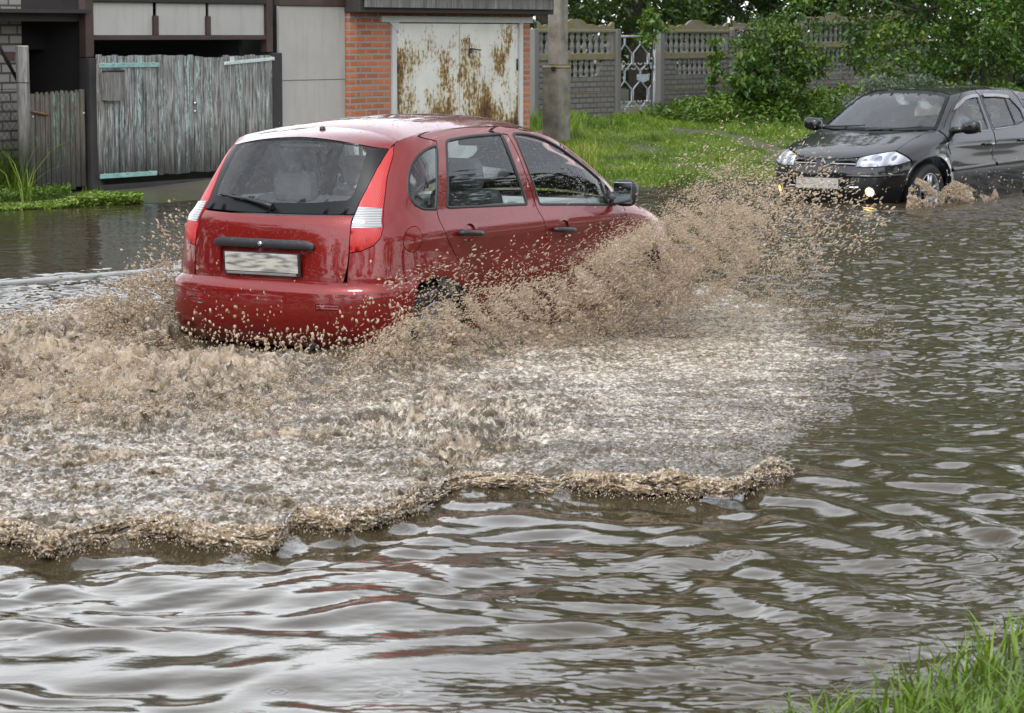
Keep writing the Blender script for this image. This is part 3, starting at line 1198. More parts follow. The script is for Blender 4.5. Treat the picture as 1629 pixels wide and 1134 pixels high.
# dark lining under every gap, floor and wheel wells
for mir in (False, True):
    o = SS([(.25, .58), (.50, .60), (.62, .625), (.8, .60), (1.0, .45), (1.0, .25), (2.70, .25), (2.72, .45), (2.9, .62), (3.25, .62), (3.45, .45), (3.55, .60), (3.55, .70), (2.9, .90), (2.84, .99), (2.56, 1.195), (2.2, 1.36), (1.7, 1.44), (1.0, 1.43), (.64, 1.39)]) + [(.61, 1.30), (.62, 1.15), (.66, 1.0), (.70, .9), (.60, .75)]
    panel(B, 'lining', o, M_dark, red, holes=[inset(RDW, -.012), inset(FDW, -.012), inset(QW, -.012)], gap=0, off=-.017, depth=0, mirror=mir)
ub = MB()
ub.box((1.9, 0, .33), (3.4, 1.24, .22), None, .03)
ub.box((1.85, 0, .30), (1.55, 1.56, .14), None, .03)
ub.box((3.35, 0, .58), (.7, 1.2, .28), None, .05)
ub.box((.36, 0, .45), (.34, 1.10, .24), None, .05)
ub.build('underbody', M_dark, red)

# cabin
P = coons(curve_fn(rr2), curve_fn(wt), curve_fn(sr), curve_fn(mirP(sr)), 25, 20) - np.array([0, 0, .03])
link('headliner', np_mesh('headliner', P.reshape(-1, 3), grid_faces(20, 25, False)), M_trim, red)
cb = MB()
cb.box((.50, 0, .93), (.46, 1.20, .03), None, .01)
cb.build('parcel_shelf', M_seat, red)


def car_seat(x, y, wid, z0, hgt, par, head=True, nm='front_seat'):
    m = MB()
    lean = rad(16)
    Mx = np.array([[math.cos(lean), 0, math.sin(lean)], [0, 1, 0], [-math.sin(lean), 0, math.cos(lean)]])
    m.box((x + .28, y, z0 + .06), (.52, wid, .16), None, .06)
    m.box((x - .02, y, z0 + hgt / 2 + .06), (.15, wid, hgt), Mx.T @ np.eye(3) if False else np.array([[math.cos(lean), 0, math.sin(lean)], [0, 1, 0], [-math.sin(lean), 0, math.cos(lean)]]), .07)
    so = m.build(nm, M_seat, par)
    if head:
        h = MB()
        top = z0 + .06 + hgt * .98
        xo = x - .02 - math.sin(lean) * hgt * .62
        h.box((xo, y, top + .09), (.11, min(.28, wid * .62), .20), Mx, .05)
        for dy in (-.06, .06):
            h.tube([(xo + .02, y + dy, top - .06), (xo, y + dy, top + .04)], .007, 6)
        h.build('headrest', M_seat, so)
    return so


car_seat(1.72, .37, .50, .46, .56, red)
car_seat(1.72, -.37, .50, .46, .56, red)
bench = car_seat(.92, 0, 1.24, .46, .54, red, head=False, nm='rear_bench')
for y in (-.30, .30):
    h = MB()
    h.box((.80, y, 1.10), (.10, .30, .19), None, .05)
    h.tube([(.80, y - .06, .95), (.80, y - .06, 1.05)], .007, 6)
    h.tube([(.80, y + .06, .95), (.80, y + .06, 1.05)], .007, 6)
    h.build('headrest', M_seat, bench)
for y in (-.70, .70):
    m = MB()
    m.box((2.30, y, .725), (.95, .05, .50), None, .02)
    m.box((1.28, y, .735), (.85, .05, .52), None, .02)
    m.box((2.30, y * .965, .80), (.60, .05, .10), None, .025)
    m.build('door_trim', M_trim, red)
m = MB()
m.box((2.72, 0, .84), (.42, 1.34, .22), None, .07)
m.box((2.60, .37, .93), (.22, .42, .10), None, .04)
m.build('dashboard', M_trim, red)
m = MB()
for k in range(24):
    pass
a = np.linspace(0, 2 * PI, 25)
c0 = np.array([2.40, .37, .90])
u1, u2 = np.array([0, 1, 0]), np.array([.42, 0, .91])
m.tube([c0 + .18 * (u1 * math.cos(t) + u2 * math.sin(t)) for t in a], .014, 8, cap=False)
m.tube([c0 + .17 * u1, c0 - .17 * u1], .016, 8)
m.tube([c0, c0 + np.array([.25, 0, -.12])], .022, 8)
m.build('steering_wheel', M_plast, red)
im = MB()
im.box((2.30, 0, 1.33), (.03, .22, .06), None, .012)
im.build('inner_mirror', M_plast, red)

# door mirrors
for mir in (False, True):
    sg = 1 if mir else -1
    m = MB()
    bm = bmesh.new()
    bmesh.ops.create_uvsphere(bm, u_segments=20, v_segments=12, radius=1.0)
    V = []
    for v in bm.verts:
        c = np.array(v.co)
        c = np.sign(c) * np.abs(c) ** .62
        x = c[0] * .075 if c[0] > 0 else c[0] * .035
        V.append((2.715 + x, sg * (.885 + c[1] * .080 * (1 - .12 * (c[0] > 0) * c[0])), 1.005 + c[2] * .086 * (1 - .15 * max(c[0], 0))))
    bm.verts.index_update()
    m.add(V, [tuple(x.index for x in f.verts) if mir is False else tuple(x.index for x in f.verts) for f in bm.faces], True)
    bm.free()
    m.tube([(2.70, sg * .76, .965), (2.715, sg * .83, .975)], [.04, .045], 10)
    mo = m.build('door_mirror', M_plast, red)
    m = MB()
    m.box((2.676, sg * .886, 1.006), (.008, .132, .136), None, .003)
    m.build('mirror_glass', M_mirror, mo)
# ------------------------------------------------------------------ the black estate car, coming the other way
TH2 = rad(37.0)
_D2 = np.array([math.sin(TH2), math.cos(TH2), 0])
_L2 = np.array([-math.cos(TH2), math.sin(TH2), 0])
KO = np.array([3.304, 30.252, -WD]) + _L2 * 0.0


def _blk_crease(X, z):
    return 0.012 * np.exp(-((z - 0.84) / 0.05) ** 2) - 0.008 * np.exp(-((z - 0.66) / 0.09) ** 2) * np.exp(-((X - 2.3) / 1.0) ** 4)


KB = Body(
    zs=[.16, .22, .30, .42, .52, .60, .66, .72, .80, .88, .94, .98, 1.10, 1.22, 1.33, 1.38, 1.41, 1.425],
    W=[.80, .83, .85, .87, .882, .884, .882, .876, .862, .838, .812, .785, .735, .685, .632, .592, .555, .53],
    xn=[.12, .06, .02, .0, .005, .025, .055, .14, .36, .66, .88, .98, 1.24, 1.50, 1.76, 1.92, 2.10, 2.40],
    xf=[4.30, 4.36, 4.40, 4.44, 4.46, 4.46, 4.46, 4.45, 4.44, 4.42, 4.40, 4.38, 4.30, 4.20, 4.08, 4.0, 3.9, 3.7],
    xm=2.55, pn=[8.5, 12], qn=[2.3, 2.5], pf=[11, 11], qf=[2.5, 2.5],
    flares=[(.86, .32, .375, .02, .07), (3.55, .32, .375, .02, .07)], origin=tuple(KO), th=TH2, crease=_blk_crease)
KB.build_inv()
blk = empty('black_car', tuple(KB.origin), PI / 2 - TH2)
tag(blk, 'black estate car facing the camera with lit fog lamps, beside the grassy bank', 'car', 'cars driving through the flood')
B = KB
S, R, E_, px = B.S, B.R, B.E, B.px
M_hl = lens('headlamp_glass', (0.52, 0.56, 0.62), 'y', 25)
M_wsglass = glass('windscreen_glass', (0.62, 0.70, 0.68), 0.05, 1.75)
M_deflect = simple('smoked_deflector', (0.13, 0.13, 0.15), 0.15, coat=1.0)
t = NT('lit_fog_lamp')
lw = t.n('ShaderNodeLayerWeight', i_Blend=0.4)
em = t.n('ShaderNodeEmission')
t.set(em.inputs[0], t.mix(lw.outputs['Facing'], (1.0, 0.72, 0.30), (1.0, 0.36, 0.05)))
em.inputs[1].default_value = 1.6
M_fog = t.done(em)

M_refl = simple('lamp_reflector', (.22, .26, .32), .1, metal=.9)
KDR = [(1.865, 1.345), (2.00, 1.368), (2.15, 1.384), (2.5, 1.396), (2.8, 1.392), (3.3, 1.37), (3.9, 1.30)]


def kd(x):
    return S(x, float(np.interp(x, [p[0] for p in KDR], [p[1] for p in KDR])))


HLP = [(.39, .608), (.39, .704), (.528, .742), (.69, .770), (.882, .714), (.988, .672), (.834, .630), (.552, .606)]
HLP = fillet(HLP, [.01, .02, .05, .03, .05, .02, .05, .03])
KL1 = [(1.265, .2), (1.268, .55), (1.262, .72), (1.25, .86), (1.245, .93)]
KL2 = [(2.295, .2), (2.29, .60), (2.31, .80), (2.345, .955), (2.355, 1.10), (2.36, 1.32), (2.36, 1.392)]
KL3 = [(3.05, .2), (3.05, .45), (3.10, .62), (3.25, .78), (3.36, .95), (3.37, 1.05), (3.24, 1.30), (3.2, 1.374)]
KFW = [(1.40, .958), (1.47, 1.04), (1.72, 1.20), (1.95, 1.298), (2.08, 1.322), (2.295, 1.330), (2.268, .958)]
KRW = [(2.395, .968), (2.41, 1.330), (2.75, 1.325), (3.03, 1.30), (3.20, 1.16), (3.22, 1.03), (2.95, .990)]
KARCH = [(.405, .22), (.41, .42), (.43, .52), (.50, .612), (.60, .668), (.72, .700), (.86, .712), (1.00, .690), (1.10, .640), (1.18, .560), (1.225, .45), (1.235, .30), (1.235, .2)]
KRARCH = [(3.10, .2), (3.11, .34), (3.16, .48), (3.26, .60), (3.40, .675), (3.55, .70), (3.70, .675), (3.84, .60), (3.94, .48), (3.99, .34), (4.0, .2)]
SS = lambda p: [S(*q) for q in p]
HGAP = [(.69, .776), (.68, .83), (.665, .90), (.70, .945), (.79, .962)]
WSE = [(.80, .968), (.745, 1.05), (.665, 1.17), (.585, 1.29), (.540, 1.345)]
for mir in (False, True):
    fw = fillet(SS(KFW), [.02, .04, .1, .1, .05, .02, .02])
    rw = fillet(SS(KRW), [.02, .02, .1, .08, .08, .05, .05])
    # wing
    wq = HLP_w = None
    wq = HGAP + [S(1.20, .972)] + SS(KL1[::-1][1:-1]) + [S(1.255, .50)] + SS([p for p in KARCH[::-1] if p[1] > .50]) + [S(.435, .545), S(.49, .626)] + [(1.0, .678), (.90, .718)]
    wing = panel(B, 'front_wing', wq, M_blackpaint, blk, mirror=mir, step=.025)
    rc = np.array(S(1.12, .668))
    panel(B, 'side_repeater', [tuple(rc + np.array([.03 * math.cos(a), .017 * math.sin(a)])) for a in np.linspace(0, 2 * PI, 12, endpoint=False)], M_hl, wing, gap=0, off=.006, depth=.008, mirror=mir, step=.02)
    strip(B, 'arch_lip', SS(KARCH[1:-1]), .03, M_blackpaint, wing, off=.004, hgt=.01, mirror=mir)
    # pillar beside the windscreen
    pl = WSE + [kd(1.95), kd(2.02)] + SS([(1.90, 1.315), (1.68, 1.22), (1.45, 1.085), (1.33, 1.0)]) + [S(1.22, .968)]
    panel(B, 'windscreen_pillar', pl, M_blackpaint, blk, mirror=mir, gap=.003)
    # doors
    d1 = SS(KL1) + SS([(1.22, .968), (1.33, 1.0), (1.45, 1.085), (1.68, 1.22), (1.90, 1.315)]) + [kd(2.02), kd(2.2)] + SS(KL2[::-1])
    dr = panel(B, 'front_door', d1, M_blackpaint, blk, holes=[fw], mirror=mir)
    g = panel(B, 'window', fw, M_glass, dr, gap=0, off=-.006, depth=.004, mirror=mir)
    strip(B, 'seal', fw, .022, M_rubber, g, closed=True, mirror=mir, off=-.003, hgt=.006)
    df_ = SS([(1.62, 1.165), (1.75, 1.235), (1.95, 1.308), (2.10, 1.332), (2.295, 1.340), (2.295, 1.308), (2.10, 1.300), (1.95, 1.277), (1.76, 1.208)])
    panel(B, 'wind_deflector', df_, M_deflect, dr, gap=0, off=.018, depth=.006, mirror=mir)
    d2 = SS(KL2) + [kd(2.6), kd(2.9)] + SS(KL3[::-1])
    d2_ = panel(B, 'rear_door', d2, M_blackpaint, blk, holes=[rw], mirror=mir)
    g = panel(B, 'window', rw, M_glass, d2_, gap=0, off=-.006, depth=.004, mirror=mir)
    strip(B, 'seal', rw, .022, M_rubber, g, closed=True, mirror=mir, off=-.003, hgt=.006)
    strip(B, 'window_bar', SS([(2.965, .985), (2.945, 1.32)]), .03, M_rubber, g, mirror=mir, off=.0)
    df_ = SS([(2.42, 1.340), (2.75, 1.335), (3.00, 1.315), (2.99, 1.283), (2.75, 1.304), (2.42, 1.308)])
    panel(B, 'wind_deflector', df_, M_deflect, d2_, gap=0, off=.018, depth=.006, mirror=mir)
    # belt trim, side moulding, handles
    strip(B, 'belt_trim', SS([(1.42, .945), (2.26, .946)]), .018, M_chrome if False else M_deflect, dr, mirror=mir, off=.002)
    strip(B, 'belt_trim', SS([(2.40, .955), (2.95, .975)]), .018, M_deflect, d2_, mirror=mir, off=.002)
    strip(B, 'side_moulding', SS([(1.29, .545), (2.27, .575)]), .045, M_blackpaint, dr, mirror=mir, off=.004, hgt=.012)
    strip(B, 'side_moulding', SS([(2.32, .577), (3.04, .595)]), .045, M_blackpaint, d2_, mirror=mir, off=.004, hgt=.012)
    for (x, z, dd) in ((2.13, .802, dr), (2.98, .82, d2_)):
        hb = MB()
        p = [B.pos(*S(x + a, z)) + B.nrm(*S(x + a, z)) * o_ for a, o_ in ((-.10, .002), (-.085, .028), (0, .036), (.085, .028), (.10, .002))]
        hb.tube(p, [.012, .015, .016, .015, .012], 8)
        if mir:
            hb.v = [(a, -b_, c) for a, b_, c in hb.v]
            hb.f = [f[::-1] for f in hb.f]
        hb.build('handle', M_blackpaint, dd)
    # rear quarter
    q = SS(KL3) + [kd(3.5), kd(3.9), S(4.15, 1.18), S(4.30, 1.0), S(4.40, .7), S(4.40, .35)] + [S(4.0, .35)] + SS(KRARCH[::-1])[1:-1]
    qw = fillet(SS([(3.34, 1.05), (3.30, 1.28), (3.85, 1.20), (4.02, 1.06)]), .04)
    qp = panel(B, 'quarter_panel', q, M_blackpaint, blk, holes=[qw], mirror=mir)
    panel(B, 'quarter_window', qw, M_glass, qp, gap=0, off=-.005, depth=.004, mirror=mir)
    panel(B, 'sill', SS([(1.22, .165), (1.22, .2), (3.10, .2), (3.10, .165)]), M_blackpaint, blk, gap=0, off=-.004, mirror=mir)
    tlp = [S(4.41, .72), S(4.31, 1.0), E_(-.60, 1.0), E_(-.62, .72)]
    panel(B, 'tail_light', tlp, M_lred, blk, gap=.002, off=.004, mirror=mir)
    # headlamp with its reflectors
    hl = panel(B, 'headlight', HLP, M_hl, blk, gap=.003, off=.004, depth=.03, mirror=mir, step=.02, dome=.008)
    for (s_, z_, r_) in ((.60, .676, .040), (.47, .655, .030), (.76, .695, .026)):
        c = np.array([s_, z_])
        ring = [tuple(c + r_ * np.array([math.cos(a), math.sin(a)])) for a in np.linspace(0, 2 * PI, 16, endpoint=False)]
        panel(B, 'reflector', ring, M_refl, hl, gap=0, off=.0135, depth=.003, step=.02, mirror=mir)
    fc = np.array([.545 if not mir else .63, .348])
    ring = [tuple(fc + .052 * np.array([math.cos(a), math.sin(a)])) for a in np.linspace(0, 2 * PI, 20, endpoint=False)]
    fg = panel(B, 'fog_lamp', ring, M_fog, blk, gap=0, off=.012, depth=.02, step=.02, mirror=mir, dome=.006)
    strip(B, 'bezel', ring, .014, M_plast, fg, closed=True, mirror=mir, off=.012, hgt=.008)
    for wx in (.84, 3.55):
        ty = MB()
        Mx = np.array([[1, 0, 0], [0, 0, 1.0], [0, -1.0, 0]]) if not mir else np.array([[1, 0, 0], [0, 0, -1.0], [0, 1.0, 0]])
        cy = -.765 if not mir else .765
        ty.lathe([(.205, -.085), (.25, -.098), (.295, -.098), (.314, -.07), (.318, -.02), (.318, .02), (.314, .07), (.295, .098), (.25, .098), (.205, .085)], (wx, cy, .318), Mx, 40)
        tyre = ty.build('wheel', M_tyre, blk)
        rm = MB()
        rm.lathe([(.208, .06), (.210, .088), (.196, .086), (.186, .05), (.186, .0)], (wx, cy, .318), Mx, 36)
        for k in range(5):
            a = 2 * PI * k / 5 + .3
            ca, sa = math.cos(a), math.sin(a)
            yy = cy + (-.078 if not mir else .078)
            for da in (-.16, .16):
                rm.tube([(wx + .05 * math.cos(a + da * 2), yy, .318 + .05 * math.sin(a + da * 2)), (wx + .19 * math.cos(a + da), yy, .318 + .19 * math.sin(a + da))], [.022, .017], 6)
        rm.lathe([(.06, .06), (.06, .085), (.03, .09), (0, .09)], (wx, cy, .318), Mx, 20)
        rm.build('rim', M_rim, tyre)
    # mirror
    sg = 1 if mir else -1
    m = MB()
    bm = bmesh.new()
    bmesh.ops.create_uvsphere(bm, u_segments=20, v_segments=12, radius=1.0)
    V = []
    for v in bm.verts:
        c = np.array(v.co)
        c = np.sign(c) * np.abs(c) ** .7
        x = c[0] * .09 if c[0] < 0 else c[0] * .04
        V.append((1.50 + x, sg * (1.00 + c[1] * .105), 1.005 + c[2] * .075 + .012 * c[1]))
    bm.verts.index_update()
    m.add(V, [tuple(x.index for x in f.verts) for f in bm.faces], True)
    bm.free()
    m.tube([(1.44, sg * .79, .965), (1.48, sg * .93, .985)], [.04, .035], 10)
    mo = m.build('door_mirror', M_blackpaint, blk)
    m = MB()
    m.box((1.545, sg * 1.0, 1.008), (.008, .17, .12), None, .003)
    m.build('mirror_glass', M_mirror, mo)
    lo = SS([(.30, .55), (.49, .64), (.72, .715), (1.0, .70), (1.2, .56), (1.235, .2), (3.08, .2), (3.2, .55), (3.55, .71), (3.9, .55), (4.0, .3), (4.35, .3), (4.28, 1.0), (3.9, 1.25), (3.2, 1.35), (2.5, 1.38), (2.0, 1.33), (1.68, 1.205), (1.3, .97), (.9, .88), (.6, .76)])
    panel(B, 'lining', lo, M_dark, blk, holes=[inset(fw, -.012), inset(rw, -.012), inset(qw, -.012)], gap=0, off=-.02, depth=0, mirror=mir)

mirS = lambda P: [(-s, z) for s, z in P]
# bonnet on the same skin
hb_ = [(.385, .712), (.30, .700), (.15, .690), (0, .684)]
hd = HGAP[:] + [(.60, .962), (.40, .955), (.2, .949), (0, .947)]
half = [(0, .684), (.15, .690), (.30, .700), (.388, .712), (.528, .750)] + HGAP + [(.60, .957), (.40, .948), (.2, .942), (0, .940)]
bon = panel(B, 'bonnet', half + mirS(half[1:-1])[::-1], M_blackpaint, blk, gap=.003, step=.016, depth=.02)
cow = [(0, .938), (.2, .940), (.4, .946), (.60, .955), (.795, .962), (.80, .972), (.60, .972), (.4, .964), (.2, .958), (0, .956)]
cw = [(-.80, .962), (-.6, .957), (-.4, .948), (0, .940), (.4, .948), (.6, .957), (.80, .962), (.80, .975), (.6, .974), (.4, .966), (0, .958), (-.4, .966), (-.6, .974), (-.80, .975)]
panel(B, 'wiper_cowl', cw, M_plast, blk, gap=0, off=-.012, step=.02, depth=.0)
for (a, c) in (((.05, .953), (.62, .995)), ((-.62, .972), (-.05, 1.0))):
    wm = MB()
    ps = [B.pos(a[0] + (c[0] - a[0]) * k / 6, a[1] + (c[1] - a[1]) * k / 6) + B.nrm(a[0], .97) * .022 for k in range(7)]
    wm.tube(ps, [.014, .012, .010, .009, .008, .008, .007], 6)
    wm.build('wiper', M_plast, blk)
wtop = [(.540, 1.350), (.40, 1.372), (.2, 1.386), (0, 1.390)]
wso = [(0, .962), (.4, .968), (.6, .976), (.79, .980)] + WSE[1:] + wtop[1:]
wso = wso + mirS(wso[1:-1])[::-1]
wsi = inset(wso, .035)
ws = panel(B, 'windscreen', wsi, M_wsglass, blk, gap=0, off=.0, depth=0)
panel(B, 'glass_border', wso, M_frit, ws, holes=[wsi], gap=.003, off=.0, depth=.01)
# roof
wtP = np.array([B.pos(s, z) for s, z in wtop])
front = np.concatenate([wtP, mirP(wtP[::-1])[1:]])
side = np.array([wtP[0]] + [B.pos(*kd(x)) for x in np.linspace(1.95, 3.9, 30)])
side[0] = wtP[0]
re_ = np.array([[side[-1][0] + .10 * (1 - t * t), side[-1][1] * -t, side[-1][2] + .07 * (1 - abs(t) ** 2.2)] for t in np.linspace(-1, 1, 21)])
P = coons(curve_fn(front), curve_fn(re_), curve_fn(side), curve_fn(mirP(side)), 41, 44, bump=lambda u, v: -.006 * np.sin(PI * u) * np.sin(PI * v))
link('roof', np_mesh('roof', P.reshape(-1, 3), grid_faces(44, 41, True)), M_blackpaint, blk)
am = MB()
am.lathe([(.03, 0), (.02, .02), (.008, .03)], (3.3, 0, 1.435), None, 10)
am.tube([(3.3, 0, 1.45), (3.42, 0, 1.62)], [.006, .003], 6)
am.build('aerial', M_plast, blk)
P = coons(curve_fn(front), curve_fn(re_), curve_fn(side), curve_fn(mirP(side)), 25, 22) - np.array([0, 0, .035])
link('headliner', np_mesh('headliner', P.reshape(-1, 3), grid_faces(22, 25, False)), M_trim, blk)
# front: bumper with slots, grille, plate
slot = [(.085, .655), (.10, .622), (.375, .612), (.378, .660), (.30, .672)]
slotm = mirS(slot)
lowg = fillet([(.47, .215), (.42, .318), (-.42, .318), (-.47, .215)], .03)
bo = [(-.40, .604), (-.40, .700), (-.30, .694), (-.15, .684), (0, .678), (.15, .684), (.30, .694), (.40, .700), (.40, .604), (.552, .600), (.834, .624), (.992, .666), S(.492, .620), S(.432, .52), S(.41, .42), S(.405, .22), R(-.5, .17), R(0, .165)]
bo = bo + mirS([S(.405, .22), S(.41, .42), S(.432, .52), S(.492, .620), (.992, .666), (.834, .624), (.552, .600)][::1])
bo = bo[:16] + [bo[16], bo[17]] + [(-bo[16][0], bo[16][1])] + bo[18:]
fbm = panel(B, 'front_bumper', bo, M_blackpaint, blk, holes=[slot, slotm, lowg], gap=.002, off=.004, depth=.03, step=.025)
for sl_ in (slot, slotm):
    panel(B, 'grille_slot', sl_, M_dark, fbm, gap=-.003, off=-.025, depth=0, step=.03)
    c0_, c1_ = (sl_[0], sl_[3])
    strip(B, 'grille_bar', [(sl_[0][0], .640), (sl_[3][0], .638)], .014, M_rim, fbm, off=.0, hgt=.004)
panel(B, 'lower_grille', lowg, M_dark, fbm, gap=-.003, off=-.025, depth=0)
for s_ in (-1, 1):
    strip(B, 'bumper_moulding', [(s_ * .30, .512), (s_ * .60, .510), (s_ * .93, .525)], .03, M_blackpaint, fbm, off=.006, hgt=.010)
    strip(B, 'chrome_tab', [(s_ * .335, .392), (s_ * .43, .392)], .022, M_chrome, fbm, off=.006, hgt=.006)
em_ = MB()
ec = B.pos(0, .640) + np.array([-.012, 0, 0])
for sc_ in (1.0,):
    o4 = [(0, .062), (.042, 0), (0, -.062), (-.042, 0)]
    i4 = [(0, .034), (.022, 0), (0, -.034), (-.022, 0)]
    V = [(ec[0], ec[1] + a, ec[2] + c) for a, c in o4] + [(ec[0] - .014, ec[1] + a * .7, ec[2] + c * .7) for a, c in o4] + [(ec[0], ec[1] + a, ec[2] + c) for a, c in i4]
    F = []
    for k in range(4):
        j = (k + 1) % 4
        F += [(k, j, 4 + j, 4 + k), (4 + k, 4 + j, 8 + j, 8 + k)]
    em_.add(V, F)
em_.build('emblem', simple('dull_chrome', (.28, .28, .30), .25, metal=.9), blk)
pb = MB()
pc = B.pos(*R(.035, .425)) + np.array([-.014, 0, 0])
pb.box(pc, (.016, .54, .135), None, .004)
holder = pb.build('plate_holder', M_plast, fbm)
pb = MB()
pb.box(pc + np.array([-.010, 0, .004]), (.004, .520, .112), None, .0015)
pb.build('number_plate', M_plate2, holder)
# tail, floor, cabin
tg = [E_(-.60, 1.0), E_(-.001, 1.0), E_(-.001, .40), E_(-.62, .40)]
for mir in (False, True):
    panel(B, 'tailgate', [S(4.31, 1.0), E_(-.001, 1.0), E_(-.001, .30), S(4.40, .30), S(4.41, .72), E_(-.62, .72), E_(-.60, .995)], M_blackpaint, blk, gap=.001, mirror=mir)
rp = np.array([B.pos(*S(4.30, 1.0))] + [B.pos(*E_(-.7 * t, 1.0)) for t in np.linspace(.95, 0, 9)])
rp = np.concatenate([rp, mirP(rp[::-1])[1:]])
sd2 = np.array([re_[0], B.pos(*S(4.15, 1.18)), rp[0]])
P = coons(curve_fn(re_), curve_fn(rp), curve_fn(sd2), curve_fn(mirP(sd2)), 31, 12)
link('rear_window', np_mesh('rear_window', P.reshape(-1, 3), grid_faces(12, 31, True)), M_glass, blk)
ub = MB()
ub.box((2.2, 0, .30), (3.9, 1.2, .26), None, .04)
ub.box((2.17, 0, .27), (1.75, 1.62, .18), None, .03)
ub.box((.62, 0, .55), (.75, 1.16, .24), None, .05)
ub.build('underbody', M_dark, blk)


def flip_seat(x, y, wid, z0, hgt, par, nm, head=True):
    m = MB()
    lean = rad(-18)
    Mx = np.array([[math.cos(lean), 0, math.sin(lean)], [0, 1, 0], [-math.sin(lean), 0, math.cos(lean)]])
    m.box((x - .28, y, z0 + .06), (.52, wid, .16), None, .06)
    m.box((x + .02, y, z0 + hgt / 2 + .06), (.15, wid, hgt), Mx, .07)
    so = m.build(nm, M_seat, par)
    if head:
        h = MB()
        xo = x + .02 + math.sin(-lean) * hgt * .62
        top = z0 + .06 + hgt * .98
        h.box((xo, y, top + .09), (.11, min(.27, wid), .19), Mx, .05)
        h.tube([(xo, y, top - .08), (xo, y, top + .05)], .02, 6)
        h.build('headrest', M_seat, so)


flip_seat(2.30, .37, .50, .42, .56, blk, 'front_seat')
flip_seat(2.30, -.37, .50, .42, .56, blk, 'front_seat')
flip_seat(3.15, 0, 1.26, .44, .56, blk, 'rear_bench', False)
m = MB()
m.box((1.28, 0, .84), (.55, 1.36, .20), None, .07)
m.build('dashboard', M_seat, blk)
m = MB()
c0 = np.array([1.62, -.37, .90])
u1, u2 = np.array([0, 1, 0]), np.array([-.42, 0, .91])
m.tube([c0 + .18 * (u1 * math.cos(t) + u2 * math.sin(t)) for t in np.linspace(0, 2 * PI, 25)], .014, 8, cap=False)
m.tube([c0 + .17 * u1, c0 - .17 * u1], .016, 8)
m.build('steering_wheel', M_plast, blk)
im = MB()
im.box((1.98, 0, 1.30), (.03, .22, .06), None, .012)
im.build('inner_mirror', M_plast, blk)
# ------------------------------------------------------------------ the ground
def ws_of(x, y):
    """road coordinates: w across (far side positive), s along"""
    dx, dy = np.asarray(x) - RO[0], np.asarray(y) - RO[1]
    return dx * RL[0] + dy * RL[1], dx * RD[0] + dy * RD[1]


def from_ws(w_, s_, z=0.0):
    p = RO + RL * w_ + RD * s_
    return np.array([p[0], p[1], z])


SHORE_S = [-60, 4, 8.8, 10.4, 12.0, 13.5, 15.0, 16.2, 18, 22, 28, 60]
SHORE_W = [10.3, 10.1, 9.85, 9.40, 9.25, 8.2, 7.1, 6.5, 6.3, 6.0, 5.7, 5.6]


def ground_z(x, y):
    w_, s_ = ws_of(x, y)
    n = fbm2(np.asarray(x) * .5, np.asarray(y) * .5, 4, 5)
    sh = np.interp(s_, SHORE_S, SHORE_W) + .22 * n
    d = w_ - sh
    slope = np.interp(s_, [0, 12, 15, 40], [.030, .035, .052, .055])
    far = np.where(d > 0, np.minimum(d * slope, .42 + .01 * d), np.maximum(d * .10, -.22))
    nd = -6.75 + .15 * n - w_
    near = np.where(nd > 0, np.minimum(nd * .16, .6 + .02 * nd), np.maximum(nd * .16, -.22))
    z = np.maximum(far, near)
    return z + .012 * n * (z > -.2)


def ground_at(px_, py_):
    """terrain point seen at a photo pixel"""
    r = ray(px_, py_)
    t0, t1 = 5.0, 400.0
    lo = None
    ts = np.linspace(6, 140, 4000)
    P = CAM + ts[:, None] * r
    g = ground_z(P[:, 0], P[:, 1]) - P[:, 2]
    k = int(np.argmax(g > 0)) if (g > 0).any() else len(ts) - 1
    p = P[k].copy()
    p[2] = float(ground_z(p[0], p[1]))
    return p


gw = np.concatenate([np.linspace(-160, -14, 14), np.linspace(-12, -4, 70), np.linspace(-3.9, 4, 10), np.linspace(4.2, 22, 150), np.linspace(24, 160, 16)])
gs = np.concatenate([np.linspace(-160, -20, 12), np.linspace(-18, 3, 64), np.linspace(3.3, 44, 190), np.linspace(47, 220, 20)])
GW, GS = np.meshgrid(gw, gs)
GX = RO[0] + RL[0] * GW + RD[0] * GS
GY = RO[1] + RL[1] * GW + RD[1] * GS
GZ = ground_z(GX, GY)
t = NT('wet_soil')
v = t.coord('Object')
n1 = t.noise(v, 0.9, 5, 0.6)
n2 = t.noise(v, 14.0, 5, 0.65)
cg = t.mix(t.ramp(n1, [(.42, 0.), (.60, 1.)]), (.085, .077, .062), (.075, .090, .025))
cg = t.mix(t.math('MULTIPLY', n2, .6), cg, (.045, .038, .029))
vz = t.n('ShaderNodeSeparateXYZ', i_0=t.n('ShaderNodeTexCoord').outputs['Object']).outputs[2]
wet = t.ramp(vz, [(.0, .12), (.10, .7)])
t.done(t.pbsdf(Base__Color=cg, Roughness=wet, Normal=t.bump(n2, .5, .03)))
ground = link('ground', np_mesh('ground', np.stack([GX, GY, GZ], -1).reshape(-1, 3), grid_faces(*GX.shape)), MATS['wet_soil'])
tag(ground, kind='structure')

# the kerb stones that just break the surface
kA, kB_ = at(0, 453, .0), at(262, 431, .0)
kd_ = (kB_ - kA)
kd_ /= np.linalg.norm(kd_)
kn = np.array([-kd_[1], kd_[0], 0])
mb = MB()
Mk = np.array([kd_, kn, [0, 0, 1]])
L_ = 1.0
for k in range(-7, 9):
    c = kA + kd_ * (k * (L_ + .012) + .1)
    zt = .026 - .0007 * k * k * (k > 0)
    mb.box((c[0], c[1], zt - .14), (L_, .11, .28), Mk, .015)
kerb = mb.build('kerb', simple('kerb_concrete', (.30, .30, .29), .25, var=.2, bump=.2))
tag(kerb, kind='structure')

